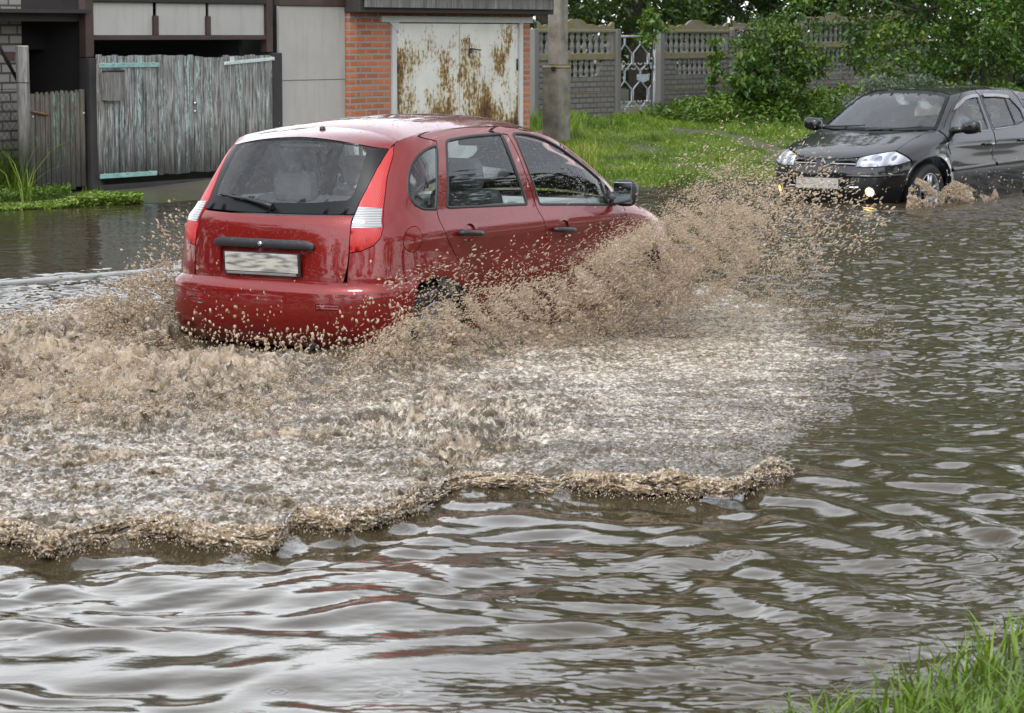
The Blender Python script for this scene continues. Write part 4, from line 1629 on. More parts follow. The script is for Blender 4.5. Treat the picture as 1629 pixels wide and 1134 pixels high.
# ------------------------------------------------------------------ the flood water
WAKE = [(-420, 480), (0, 500), (140, 465), (240, 475), (300, 520), (420, 540), (640, 500), (760, 460), (1000, 430), (1250, 455), (1400, 500), (1490, 570), (1480, 650), (1400, 695), (1270, 738), (1205, 775), (1080, 792), (960, 785), (880, 790), (790, 775), (700, 790), (650, 822), (560, 850), (480, 842), (430, 880), (330, 875), (250, 858), (160, 872), (85, 888), (30, 868), (-420, 850)]
ROUGH = [(-420, 500), (60, 480), (170, 440), (290, 480), (420, 545), (620, 520), (760, 450), (960, 470), (900, 560), (800, 600), (700, 620), (560, 640), (460, 680), (300, 720), (100, 730), (-420, 740)]
LUMPY = [(420, 700), (560, 640), (700, 600), (900, 620), (940, 690), (800, 740), (680, 760), (560, 730)]


def smooth_max0(x):
    return np.maximum(x, 0)


def wave_mask(qx, qy, poly, soft):
    """1 inside a patch of the surface, fading over soft"""
    d = poly_dist(qx, qy, poly)
    return np.where(in_poly(qx, qy, poly), smooth(0, soft, d), 0.0)


def water_field(X, Y):
    """height, sideways push and foam cover of the surface at world X, Y"""
    q = project(np.stack([X, Y, np.zeros_like(X)], -1))
    qx, qy = q[..., 0], q[..., 1]
    # ---- open water: trains of small waves spreading from the wake
    wx = X + .16 * fbm2(X * 1.3, Y * .9, 3, 21)
    wy = Y + .16 * fbm2(X * 1.3 + 9, Y * .9 + 4, 3, 22)
    r = np.hypot((wx + .67) * 1.0, (wy - 9.95))
    a1 = .5 + .5 * fbm2(X * .7, Y * .5, 2, 31)
    a2 = .5 + .5 * fbm2(X * .8 + 5, Y * .6, 2, 32)
    near = smooth(15.5, 10.5, Y)
    h = near * .0065 * a1 * np.sin(2 * PI * r / .40 + 2.2 * fbm2(X * .9, Y * .7, 2, 33))
    h += near * .0034 * a2 * np.sin(2 * PI * (wy * .96 + wx * .22) / .27 + 1.5)
    h += near * .0028 * a1 * np.sin(2 * PI * (wy * .80 - wx * .60) / .23 + .5)
    h += near * .021 * perlin2(X * 1.0 + .25 * wy, Y * 1.9, 41) + near * .0062 * perlin2(wx * 2.6, wy * 4.2, 42)
    h += near * smooth(.2, .9, a1 + .3 * fbm2(X * 2, Y * 2, 2, 48)) * (.0016 * perlin2(wx * 7, wy * 12, 46) + .0007 * perlin2(X * 16, Y * 26, 47))
    # fine shiver of ripples in the shallows by the near bank and in scattered patches
    wn_, sn_ = ws_of(X, Y)
    shiv = np.maximum(smooth(-5.3, -6.3, wn_ + .3 * fbm2(X * 1.5, Y * 1.5, 2, 84)), .55 * smooth(.25, .6, fbm2(X * .8 + 3, Y * .8, 3, 85)) * near)
    h += shiv * (.0028 * perlin2(X * 11 + .3 * wy * 5, Y * 21, 86) + .0013 * perlin2(X * 24, Y * 44, 87))
    # right hand wave train fanning out of the breaking lip
    rt = smooth(.2, 1.0, X) * smooth(12.6, 11.2, Y) * smooth(7.5, 9.0, Y)
    h += rt * .012 * np.sin(2 * PI * (wx * .92 + wy * .38) / .34 + 1.1) * (.6 + .4 * a2)
    # general chop farther out
    far = smooth(11, 16, Y) * smooth(60, 24, Y)
    h += far * (.014 * perlin2(wx * 2.0, wy * 2.6, 43) + .015 * perlin2(wx * 3.4, wy * 5.4, 44) + .0065 * fbm2(X * 11, Y * 12, 2, 45))
    # calm strip behind the kerb
    w_, s_ = ws_of(X, Y)
    calm = smooth(3.9, 4.6, w_ + .0 * s_) * smooth(15, 11, s_)
    h *= 1 - .78 * calm
    # ---- wake of the car
    foam = np.zeros_like(X)
    inside = in_poly(qx, qy, WAKE)
    dW = poly_dist(qx, qy, WAKE)
    sgn = np.where(inside, dW, -dW)
    rfade = smooth(1150, 1420, qx)
    sgn = sgn + (15 * fbm2(qx / 70, qy / 40, 3, 81) + 5 * fbm2(qx / 15, qy / 9, 2, 82)) 
    edge = np.interp(qx, [-100, 660, 700, 860, 890, 1195, 1225, 1300], [1, 1, .3, .3, 1, 1, .25, 0])
    sgn = np.where(inside, dW, -dW) + (sgn - np.where(inside, dW, -dW)) * (1 + 1.6 * rfade) * (1 - .75 * edge * (qy > 640))
    # only the near edge of the wake is a standing front
    front = smooth(640, 740, qy)
    body = smooth(-6, 26 + 120 * rfade, sgn)
    h += front * edge * (.036 * smooth(-3, 16, sgn) - .018 * np.exp(-((sgn + 16) / 16) ** 2)) * (1 - .65 * smooth(30, 190, sgn))
    foam = np.maximum(foam, body * (.46 + .11 * smooth(640, 560, qy) * smooth(700, 900, qx) - .14 * smooth(690, 760, qy) * smooth(700, 900, qx)) * (1 - .30 * rfade) + .10 * body * fbm2(X * 1.4, Y * 2.2, 3, 83))
    rough = wave_mask(qx + 40 * fbm2(qx / 90, qy / 50, 3, 88), qy + 18 * fbm2(qx / 90, qy / 50, 3, 89), ROUGH, 95)
    lump = wave_mask(qx + 30 * fbm2(qx / 60, qy / 30, 3, 90), qy + 14 * fbm2(qx / 60, qy / 30, 3, 91), LUMPY, 50)
    # billowing churn: rounded lumps with sharp creases
    ux = X + .10 * fbm2(X * 3, Y * 3, 3, 51)
    uy = Y + .10 * fbm2(X * 3 + 7, Y * 3, 3, 52)
    b1 = 1 - np.abs(perlin2(ux * 2.6, uy * 2.2, 53))
    b2 = 1 - np.abs(perlin2(ux * 6.2, uy * 5.0, 54))
    b3 = 1 - np.abs(perlin2(ux * 13, uy * 10.5, 55))
    b4 = .45 + 1.0 * np.abs(perlin2(ux * 27, uy * 22, 56))
    b5 = perlin2(X * 52, Y * 40, 57)
    big = .07 * (b1 - .75) + .055 * (b2 - .72) + .034 * (b3 - .72) + .020 * (b4 - .7) + .010 * b5 + .005 * perlin2(X * 95, Y * 62, 60)
    midp = .020 * (b2 - .72) + .018 * (b3 - .72) + .015 * (b4 - .7) + .0055 * b5
    fine = .006 * (b3 - .7) + .0075 * (b4 - .7) + .0050 * b5 + .003 * perlin2(X * 90, Y * 60, 58)
    rightf = smooth(820, 1080, qx)
    h += body * ((1 - rightf) * midp * (1 + .35 * fbm2(X * 1.2, Y * 1.4, 2, 59)) + rightf * fine)
    h += rough * big * .98 + lump * .85 * big
    h += rough * .012
    cm = smooth(.12, .55, fbm2(X * 1.9, Y * 2.6, 3, 401)) * body * (1 - .75 * rightf)
    h += cm * big * .62
    for (mx_, my_, ax_, ay_, hh__) in ((330, 612, 80, 34, .13), (-10, 605, 60, 24, .10), (540, 592, 90, 30, .09), (110, 548, 110, 32, .12), (225, 520, 55, 30, .10), (430, 585, 60, 22, .06), (700, 560, 120, 40, .06), (720, 690, 60, 20, .035), (860, 660, 60, 22, .035), (640, 735, 60, 14, .03)):
        gm = np.exp(-((qx - mx_) / ax_) ** 2 - ((qy - my_) / ay_) ** 2)
        h += gm * hh__ * (.18 + .8 * b2 * b1)
    foam = np.maximum(foam, np.maximum(rough * (.20 + .62 * b2 * b1), lump * (.22 + .40 * b2 * b1)))
    foam = np.maximum(foam, body * smooth(600, 480, qy) * .56)
    foam = np.maximum(foam, cm * (.20 + .52 * b2 * b1))
    rough = np.maximum(rough, cm * .8)
    # hollow behind the bumper
    c = from_ws(-.05, -.30)
    g = np.exp(-(((X - c[0]) * RL[0] + (Y - c[1]) * RL[1]) / .85) ** 2 - (((X - c[0]) * RD[0] + (Y - c[1]) * RD[1]) / .34) ** 2)
    h = h * (1 - .8 * g) - .15 * g
    foam *= 1 - .75 * g
    # rings of rain drops on the open water
    return h, foam, rough, qx, qy, body, rightf


rows = [4.0]
while rows[-1] < 46:
    rows.append(rows[-1] + .0080 + .00036 * max(rows[-1] - 6, 0) ** 1.35)
rows = np.array(rows + list(np.geomspace(47, 400, 40)))
ta = np.concatenate([np.linspace(-1.4, -.30, 60), np.linspace(-.295, -.212, 40), np.linspace(-.211, .211, 760), np.linspace(.212, .295, 40), np.linspace(.30, 1.4, 60)])
TA, YY = np.meshgrid(ta, rows)
XX = TA * YY
Hh, foam, rough, qx, qy, body, rightf = water_field(XX, YY)
# rain rings
rr = np.random.default_rng(5)
for k in range(80):
    yy_ = rr.uniform(7.2, 13.5) if k < 60 else rr.uniform(13.5, 24)
    xx_ = rr.uniform(-.19, .19) * yy_
    R_ = rr.uniform(.008, .055)
    amp = rr.uniform(.0006, .0016)
    lam = .018 + .12 * R_
    jj = np.where((rows > yy_ - .16) & (rows < yy_ + .16))[0]
    if not len(jj):
        continue
    sl = slice(jj[0], jj[-1] + 1)
    d = np.hypot(XX[sl] - xx_, YY[sl] - yy_)
    Hh[sl] += amp * np.sin(2 * PI * (d - R_) / lam) * np.exp(-((d - R_) / (lam * .9)) ** 2) * (1 - body[sl])
# sideways churn so that crests lean and overhang a little
amp = np.clip(rough * 1.0 + body * .12 * (1 - .6 * rightf), 0, 1.2)
dx = amp * (.045 * perlin2(XX * 6, YY * 6, 71) + .025 * perlin2(XX * 15, YY * 15, 72))
dy = amp * (.045 * perlin2(XX * 6 + 30, YY * 6, 73) + .025 * perlin2(XX * 15 + 30, YY * 15, 74)) - .5 * np.clip(Hh, 0, .2) * (body > 0) * smooth(640, 760, qy)
V = np.stack([XX + dx, YY + dy, Hh], -1).reshape(-1, 3)
me = np_mesh('water', V, grid_faces(*XX.shape))
attr(me, 'foam', foam.ravel())
attr(me, 'tan', np.clip(rough + .0, 0, 1).ravel())

t = NT('flood_water')
v = t.coord('Object', (1, 1, 1))
fo = t.attr('foam')
tn = t.attr('tan')
na = t.noise(t.coord('Object', (1, 1.2, 1)), 30.0, 6, 0.70)
nb = t.noise(t.coord('Object', (.7, 1.9, 1)), 6.0, 5, 0.64, .8)
nc = t.noise(v, 95.0, 3, 0.6)
# clear muddy water, pale foam with sky glints painted in and churned silt; the cover decides how much of the noise becomes foam
nn = t.math('ADD', t.math('MULTIPLY', na, .55), t.math('MULTIPLY', nb, .45))
cov = t.math('ADD', nn, t.math('MULTIPLY_ADD', fo, .62, -.31))
fm = t.ramp(cov, [(.44, 0.), (.56, 1.)])
deep = (.048, .038, .022)
silt = t.mix(t.ramp(nb, [(.36, 0.), (.64, 1.)]), (.105, .070, .036), (.37, .285, .19))
foam_glint = t.mix(t.ramp(na, [(.44, 0.), (.60, 1.)]), (.22, .175, .12), (.52, .475, .41))
foam_glint = t.mix(t.math('MULTIPLY', tn, .8), foam_glint, silt)
col = t.mix(fm, t.mix(t.math('MULTIPLY', fo, .9), deep, (.13, .098, .064)), foam_glint)
rough_ = t.mix(fm, (.035, .035, .035), (.08, .08, .08))
ripple = t.math('ADD', t.math('MULTIPLY', t.noise(t.coord('Object', (1, 1.3, 1)), 17.0, 3, .5), .5), t.math('MULTIPLY', nc, .09))
bstr = t.bump(t.math('ADD', ripple, t.math('MULTIPLY', t.math('MULTIPLY', na, fo), 2.2)), .12, .012)
p = t.pbsdf(Base__Color=col, Roughness=rough_, IOR=1.33, Normal=bstr)
t.done(p)
water = link('water', me, MATS['flood_water'])
tag(water, kind='structure')
# ------------------------------------------------------------------ sheds, garages and fences along the road
FH = rad(33.0)
FD = np.array([math.sin(FH), math.cos(FH), 0])        # along the fronts
FN = np.array([math.cos(FH), -math.sin(FH), 0])       # out of the fronts, to the road
FO = at(160, 305, .04)
FO[2] = 0


def fac(px_, py_, out=0.0, org=None):
    """(t, z) on the front plane moved out by out"""
    r = ray(px_, py_)
    o = (FO if org is None else org) + FN * out
    k = ((o - CAM) @ FN) / (r @ FN)
    p = CAM + r * k
    return float((p - (FO if org is None else org)) @ FD), float(p[2])


def FP(t_, z_, out=0.0, org=None):
    return (FO if org is None else org) + FD * t_ + FN * out + np.array([0, 0, z_])


MF = np.array([FD, FN, [0, 0, 1.0]])     # box axes: length, depth, height


def frect(mb, p0, p1, thick, out=0.0, bev=0.0, org=None):
    """a slab on the front plane between two photo pixels, its face 'out' proud of the plane"""
    t0, z0 = fac(p0[0], p0[1], out, org)
    t1, z1 = fac(p1[0], p1[1], out, org)
    t0, t1 = min(t0, t1), max(t0, t1)
    z0, z1 = min(z0, z1), max(z0, z1)
    mb.box(FP((t0 + t1) / 2, (z0 + z1) / 2, out - thick / 2, org), (t1 - t0, thick, z1 - z0), MF, bev)
    return t0, t1, z0, z1


def tz_box(mb, t0, t1, z0, z1, d0, d1, bev=0.0, org=None):
    mb.box(FP((t0 + t1) / 2, (z0 + z1) / 2, (d0 + d1) / 2, org), (abs(t1 - t0), abs(d1 - d0), abs(z1 - z0)), MF, bev)


def local_coord(t, kind, org=None):
    """shader coordinate along the front (x), out (y), up (z)"""
    g = t.n('ShaderNodeNewGeometry').outputs['Position']
    mp = t.n('ShaderNodeMapping', vector_type='TEXTURE')
    t.set(mp.inputs['Vector'], g)
    o = FO if org is None else org
    mp.inputs['Location'].default_value = tuple(o)
    mp.inputs['Rotation'].default_value = (0, 0, PI / 2 - FH)
    return mp.outputs[0]


def scale_v(t, v, s):
    m = t.n('ShaderNodeVectorMath', operation='MULTIPLY')
    t.set(m.inputs[0], v)
    m.inputs[1].default_value = s
    return m.outputs[0]


def wood(name, c1, c2, paint, amount, dark=(.018, .015, .012), plank=.095):
    """weathered boards: grain, flaking paint, wet dark foot"""
    t = NT(name)
    v = local_coord(t, 0)
    gr = t.noise(scale_v(t, v, (38, 38, 2.2)), 1.6, 6, .68, .6)
    fl = t.noise(scale_v(t, v, (22, 22, 2.6)), 1.3, 6, .7, .9)
    sp = t.n('ShaderNodeSeparateXYZ', i_0=v)
    cell = t.math('FLOOR', t.math('DIVIDE', sp.outputs[0], plank))
    wn = t.n('ShaderNodeTexWhiteNoise', noise_dimensions='1D')
    t.set(wn.inputs['W'], cell)
    bnd = wn.outputs['Value']
    base = t.mix(t.ramp(gr, [(.40, 0.), (.60, 1.)]), c1, c2)
    base = t.mix(t.math('MULTIPLY', bnd, .55), base, tuple(x * .45 for x in c1))
    k = t.ramp(t.math('ADD', fl, t.math('MULTIPLY_ADD', bnd, .22, -.11)), [(.60 - amount, 0.), (.66 - amount, 1.)])
    k2 = t.ramp(t.noise(scale_v(t, v, (60, 60, 9)), 1.4, 4, .6), [(.40, 0.), (.55, 1.)])
    base = t.mix(t.math('MULTIPLY', k, k2), base, paint)
    foot = t.ramp(t.math('ADD', sp.outputs[2], t.math('MULTIPLY_ADD', t.noise(scale_v(t, v, (14, 14, 1.2)), 1.5, 4), .9, -.45)), [(.28, 1.), (.78, 0.)])
    base = t.mix(t.math('MULTIPLY', foot, .86), base, dark)
    p = t.pbsdf(Base__Color=base, Roughness=.75, Normal=t.bump(gr, .6, .01))
    return t.done(p)


M_gatewood = wood('grey_gate_boards', (.055, .050, .044), (.44, .44, .415), (.40, .52, .485), .05)
M_picket = wood('mossy_pickets', (.075, .065, .048), (.16, .14, .105), (.17, .27, .22), .05)
M_oldwood = wood('old_plank', (.10, .095, .085), (.26, .25, .235), (.2, .2, .2), -.2)
M_post = simple('tarred_post', (.022, .020, .020), .7, var=.4, nscale=3, bump=.3)
M_beam = simple('brown_beam', (.045, .024, .019), .6, var=.35, nscale=4, bump=.2)
M_turq = simple('turquoise_strap', (.22, .40, .36), .5, var=.25, nscale=10)
M_whitestrap = simple('pale_strap', (.50, .56, .53), .5, var=.2, nscale=10)
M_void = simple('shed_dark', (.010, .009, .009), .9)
M_roof = simple('roof_felt', (.030, .026, .024), .85, bump=.3)


def sheet_mat(name, c, lines=False):
    t = NT(name)
    v = local_coord(t, 0)
    n1 = t.noise(scale_v(t, v, (1.2, 1, 1.2)), 1.0, 5, .6)
    n2 = t.noise(scale_v(t, v, (9, 1, 1.0)), 1.0, 5, .65)
    n3 = t.noise(v, 60, 3, .6)
    b = t.mix(t.ramp(n1, [(.3, 0.), (.7, 1.)]), tuple(x * .82 for x in c), c)
    b = t.mix(t.math('MULTIPLY', t.ramp(n2, [(.5, 0.), (.8, 1.)]), .35), b, (.16, .14, .12))
    b = t.mix(t.math('MULTIPLY', n3, .12), b, (.2, .2, .2))
    return t.done(t.pbsdf(Base__Color=b, Roughness=.7, Normal=t.bump(n3, .15, .004)))


M_sheet = sheet_mat('cement_sheet', (.47, .455, .42))
M_sheet2 = sheet_mat('cement_sheet_low', (.42, .40, .365))


def brick_mat(name, c1, c2, mortar, bw=.26, bh=.077, msize=.010, grime=.3):
    t = NT(name)
    v = local_coord(t, 0)
    sp = t.n('ShaderNodeSeparateXYZ', i_0=v)
    cb_ = t.n('ShaderNodeCombineXYZ', i_0=t.math('ADD', sp.outputs[0], sp.outputs[1]), i_1=sp.outputs[2], i_2=0.0)
    br = t.n('ShaderNodeTexBrick')
    t.set(br.inputs['Vector'], cb_.outputs[0])
    t.set(br.inputs['Color1'], c1)
    t.set(br.inputs['Color2'], c2)
    t.set(br.inputs['Mortar'], mortar)
    br.inputs['Scale'].default_value = 1.0
    br.inputs['Mortar Size'].default_value = msize
    br.inputs['Mortar Smooth'].default_value = .25
    br.inputs['Brick Width'].default_value = bw
    br.inputs['Row Height'].default_value = bh
    br.inputs['Bias'].default_value = -.1
    n = t.noise(v, 30, 5, .65)
    n2 = t.noise(v, 1.6, 4, .6)
    c = t.mix(t.math('MULTIPLY', n, grime), br.outputs['Color'], (.09, .075, .06))
    c = t.mix(t.ramp(n2, [(.5, 0.), (.75, grime)]), c, (.16, .14, .12))
    hgt = t.math('ADD', t.math('MULTIPLY', br.outputs['Fac'], -1.), t.math('MULTIPLY', n, .4))
    return t.done(t.pbsdf(Base__Color=c, Roughness=.8, Normal=t.bump(hgt, .7, .012)))


M_brick = brick_mat('orange_brick', (.55, .150, .045), (.33, .085, .033), (.30, .265, .22), msize=.016)
M_sbrick = brick_mat('silicate_brick', (.36, .34, .31), (.27, .26, .24), (.07, .065, .06), bw=.26, bh=.105, msize=.014, grime=.35)

# ---- far left: pale brick shed behind a picket wicket
gz = lambda p: float(ground_z(p[0], p[1]))
shed = empty('brick_shed', tuple(FP(-1.8, 0, -.9)))
tag(shed, 'pale brick shed with a dark open doorway behind the picket gate', 'shed')


def part(mb, name, mat, root):
    """build in world space, then hang under root"""
    o = mb.build(name, mat)
    o.parent = root
    o.matrix_parent_inverse = root.matrix_basis.inverted() if False else Matrix.Translation(-Vector(root.location)) if tuple(root.rotation_euler) == (0, 0, 0) else (Matrix.Translation(root.location) @ root.rotation_euler.to_matrix().to_4x4()).inverted()
    return o


tB = fac(34, 150, -.5)[0]
mb = MB()
tz_box(mb, -7.0, tB + .02, -.3, 2.2, -.75, -.50)
part(mb, 'wall', M_sbrick, shed)
mb = MB()
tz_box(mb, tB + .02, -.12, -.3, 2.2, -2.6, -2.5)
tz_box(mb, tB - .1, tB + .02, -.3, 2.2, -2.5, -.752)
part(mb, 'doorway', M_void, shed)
mb = MB()
tz_box(mb, -7.2, -.15, 1.93, 2.02, -2.7, -.10)
tz_box(mb, -7.2, -.15, 2.02, 2.06, -2.7, .05)
part(mb, 'roof', M_roof, shed)
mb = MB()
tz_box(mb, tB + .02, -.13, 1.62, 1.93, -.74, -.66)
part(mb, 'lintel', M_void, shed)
mb = MB()
tz_box(mb, tB - .26, tB - .10, 1.50, 1.60, -.52, -.49)
part(mb, 'air_brick', simple('old_red_brick', (.10, .06, .05), .8), shed)

# chain-link netting in front of the pale brick
net = MB()
tN0, tN1 = -2.6, fac(30, 200, -.15)[0]
for k in range(34):
    for sgn_ in (1, -1):
        x0 = tN0 + k * .085 - (.0 if sgn_ > 0 else -1.1)
        p = []
        for j in range(12):
            tt = x0 + sgn_ * j * .1 - .55 * sgn_
            zz_ = .05 + j * .1
            if tN0 <= tt <= tN1:
                p.append(FP(tt, zz_, -.15 + .004 * sgn_))
        if len(p) > 1:
            net.tube(p, .0028, 4, cap=False)
net.tube([FP(tN0, 1.2, -.15), FP(tN1, 1.2, -.15)], .004, 4)
no = net.build('wire_netting', simple('rusty_wire', (.05, .045, .04), .6, metal=.3))
tag(no, 'sagging chain link netting in front of the pale brick shed', 'netting')
st = MB()
a_, c_ = fac(-30, 20, -.12), fac(28, 128, -.12)
st.tube([FP(a_[0], a_[1], -.12), FP(c_[0], c_[1], -.12)], .02, 8)
so = st.build('iron_strut', M_post)
tag(so, 'thin dark strut leaning across the pale brick shed', 'strut')

# leaning post with its pale sawn top
pm = MB()
t0_, z1_ = fac(35, 74, 0)
pb_ = FP(t0_ + .02, -.1, 0)
pm.tube([pb_, FP(t0_ + .01, .85, 0), FP(t0_, z1_, 0)], [.082, .072, .070], 12)
po = empty('fence_post', tuple(FP(t0_, 0, 0)))
tag(po, 'grey round wooden post at the left end of the picket gate', 'post')
part(pm, 'shaft', M_oldwood, po)
pm = MB()
pm.lathe([(.070, 0), (.066, .008), (0, .010)], tuple(FP(t0_, z1_ + .001, 0)), None, 12)
part(pm, 'sawn_end', simple('sawn_wood', (.42, .38, .28), .7), po)
pm = MB()
pm.lathe([(.074, 0), (.077, .005), (.074, .010)], tuple(FP(t0_ + .007, fac(35, 132)[1], 0)), None, 14)
part(pm, 'wire_tie', M_post, po)

# picket wicket
wk = empty('picket_gate', tuple(FP(-.5, 0, 0)))
tag(wk, 'narrow mossy picket gate with pointed tops between the two posts', 'gate')
ta0, ta1 = fac(48, 150)[0], fac(135, 150)[0]
npk = 11
zt_ = fac(90, 145)[1]
zb_ = fac(90, 300)[1]
rp_ = random.Random(3)
for k in range(npk):
    mb = MB()
    a = ta0 + (ta1 - ta0) * k / npk
    wdt = (ta1 - ta0) / npk * .86
    if k >= npk - 1:
        zt2, tip = zt_ + .015, .004
    elif k == 0:
        zt2, tip = zt_ - .02, .004
    else:
        zt2, tip = zt_ + rp_.uniform(-.012, .012), .05
    o_ = rp_.uniform(-.004, .004)
    zb2 = zb_ + rp_.uniform(-.02, .02)
    V = []
    for d in (o_, o_ - .022):
        V += [FP(a, zb2, d), FP(a + wdt, zb2, d), FP(a + wdt, zt2 - tip, d), FP(a + wdt * .62, zt2, d), FP(a + wdt * .38, zt2, d), FP(a, zt2 - tip, d)]
    F = [tuple(range(6)), tuple(range(11, 5, -1))] + [(i, 6 + i, 6 + (i + 1) % 6, (i + 1) % 6) for i in range(6)]
    mb.add(V, [f[::-1] for f in F])
    part(mb, 'picket', M_picket, wk)
mb = MB()
for zz_ in (.22, .82):
    tz_box(mb, ta0, ta1, zz_, zz_ + .08, -.06, -.025)
part(mb, 'rail', M_picket, wk)
mb = MB()
q0, q1 = fac(47, 176, .03), fac(78, 183, .03)
mb.tube([FP(q0[0], q0[1], .02), FP(q1[0], q1[1], .02)], [.012, .016], 8)
part(mb, 'latch_bar', simple('rusty_bar', (.16, .075, .03), .7, var=.4), wk)
mb = MB()
for pp in ((133, 180), (52, 186)):
    a = fac(*pp)
    mb.lathe([(.016, 0), (.014, .006), (0, .008)], tuple(FP(a[0], a[1], .004)), np.array([FD, [0, 0, 1.0], FN]), 10)
part(mb, 'bolt_head', M_rim, wk)

# ---- timber carport with the big boarded gates
cpz = empty('timber_carport', tuple(FP(1.4, 0, -.2)))
tag(cpz, 'dark timber shed front with three pale panels over boarded gates', 'shed')
tP0 = fac(141, 150)[0]
tP1 = fac(152, 150)[0]
tQ0, tQ1 = fac(427, 100)[0], fac(443, 100)[0]
zbeam0, zbeam1 = fac(290, 62)[1], fac(290, 56)[1]
mb = MB()
tz_box(mb, tP0 - .02, tP1 + .03, -.2, fac(150, 92)[1], -.12, .045, .01)
part(mb, 'post', M_post, cpz)
mb = MB()
tz_box(mb, tQ0 + .02, tQ1 + .02, -.2, fac(430, 84)[1], -.12, .045, .01)
part(mb, 'post', M_post, cpz)
mb = MB()
tz_box(mb, fac(136, 20)[0], fac(149, 20)[0], fac(145, 91)[1], 2.3, -.10, .0, .006)
tz_box(mb, fac(424, 20)[0], fac(434, 20)[0], fac(430, 83)[1], 2.3, -.10, .0, .006)
tz_box(mb, fac(246, 20)[0], fac(254, 20)[0], zbeam1 + .002, 2.0, -.09, -.012, .005)
tz_box(mb, fac(330, 20)[0], fac(337, 20)[0], zbeam1 + .002, 2.0, -.09, -.012, .005)
tz_box(mb, fac(149, 20)[0] + .002, fac(424, 20)[0] - .002, zbeam0 - .01, zbeam1, -.09, -.004, .006)
part(mb, 'frame', M_beam, cpz)
ztop = fac(290, 5)[1]
for k, (a, c) in enumerate(((149, 247), (254, 331), (337, 425))):
    mb = MB()
    tz_box(mb, fac(a, 20)[0] - .004, fac(c, 20)[0] + .004, zbeam1 + .003, ztop, -.055, -.04)
    part(mb, 'panel', M_sheet, cpz)
mb = MB()
tz_box(mb, fac(149, 20)[0] + .002, fac(424, 20)[0] - .002, ztop + .002, ztop + .30, -.09, .01, .01)
tz_box(mb, -.30, 3.0, ztop + .305, ztop + .40, -.4, .14, .01)
part(mb, 'header', M_roof, cpz)
mb = MB()
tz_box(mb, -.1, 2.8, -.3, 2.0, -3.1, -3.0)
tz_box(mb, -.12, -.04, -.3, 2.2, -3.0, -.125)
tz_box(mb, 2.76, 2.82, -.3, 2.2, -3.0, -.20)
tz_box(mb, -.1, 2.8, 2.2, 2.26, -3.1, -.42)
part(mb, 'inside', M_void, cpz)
mb = MB()
q0, q1 = fac(300, 298, .05), fac(425, 300, .05)
tz_box(mb, fac(160, 300, .05)[0], fac(425, 270, .05)[0], -.15, fac(230, 287, .05)[1] - .02, -.1, .05, .012)
part(mb, 'threshold', M_post, cpz)
mb = MB()
c_ = fac(405, 72, -.6)
mb.tube([FP(c_[0] - .12, c_[1], -.6), FP(c_[0] + .15, c_[1] + .03, -.6)], .05, 8)
part(mb, 'stored_pipe', simple('grey_pipe', (.10, .09, .08), .6), cpz)

gates = empty('boarded_gate', tuple(FP(1.3, 0, .05)))
tag(gates, 'wide grey boarded double gate with flaking turquoise paint and strap hinges', 'gate')
gt0, gt1 = fac(155, 150, .06)[0], fac(434, 150, .06)[0]
split_t = fac(309, 150, .06)[0]
rp_ = random.Random(8)
x = gt0
k = 0
while x < gt1 - .03:
    wdt = rp_.uniform(.080, .115)
    if x < split_t < x + wdt + .03:
        wdt = split_t - x
    wdt = min(wdt, gt1 - x)
    zt2 = fac(160 + (x - gt0) / (gt1 - gt0) * 270, 88, .06)[1] + rp_.uniform(-.014, .010) - (.02 if split_t < x < split_t + .5 else 0)
    zb2 = fac(160 + (x - gt0) / (gt1 - gt0) * 270, 286, .06)[1] * .0 + fac(165, 283, .06)[1] + rp_.uniform(-.012, .012)
    mb = MB()
    o_ = rp_.uniform(-.007, .007)
    tz_box(mb, x + .004, x + wdt - .005, zb2, zt2, .035 + o_, .062 + o_, .004)
    part(mb, 'board', M_gatewood, gates)
    x += wdt
    k += 1
mb = MB()
for zz_ in (.30, 1.15):
    tz_box(mb, gt0, split_t - .01, zz_, zz_ + .1, -.02, .026)
    tz_box(mb, split_t + .01, gt1, zz_, zz_ + .1, -.02, .026)
part(mb, 'rail', M_oldwood, gates)
for (p0, p1, m_, nb_) in (((158, 99), (254, 108), M_turq, 6), ((160, 284), (250, 272), M_turq, 5)):
    a, c = fac(p0[0], p0[1], .08), fac(p1[0], p1[1], .08)
    mb = MB()
    u = FP(c[0], c[1], .08) - FP(a[0], a[1], .08)
    zc = (a[1] + c[1]) / 2
    tz_box(mb, a[0], c[0], zc - .026, zc + .026, .070, .080, .004)
    for j in range(nb_):
        tt = a[0] + (c[0] - a[0]) * (j + .35) / nb_
        mb.lathe([(.014, 0), (.012, .008), (0, .010)], tuple(FP(tt, zc + .02, .080)), np.array([FD, [0, 0, 1.0], FN]), 8)
    part(mb, 'strap_hinge', m_, gates)
a, c = fac(357, 101, .08), fac(437, 93, .08)
mb = MB()
ang = math.atan2(c[1] - a[1], c[0] - a[0])
Mr = np.array([FD * math.cos(ang) + np.array([0, 0, math.sin(ang)]), FN, -FD * math.sin(ang) + np.array([0, 0, math.cos(ang)])])
mb.box(FP((a[0] + c[0]) / 2, (a[1] + c[1]) / 2, .075), (math.hypot(c[0] - a[0], c[1] - a[1]), .010, .042), Mr, .004)
for tt in (.04, .5, .95):
    mb.lathe([(.013, 0), (.011, .008), (0, .010)], tuple(FP(a[0] + (c[0] - a[0]) * tt, a[1] + (c[1] - a[1]) * tt, .080)), np.array([FD, [0, 0, 1.0], FN]), 8)
part(mb, 'strap_hinge', M_whitestrap, gates)
mb = MB()
a, c = fac(366, 90, .07), fac(373, 97, .07)
tz_box(mb, a[0], c[0], c[1], a[1], .066, .074, .002)
part(mb, 'metal_tab', M_whitestrap, gates)
mb = MB()
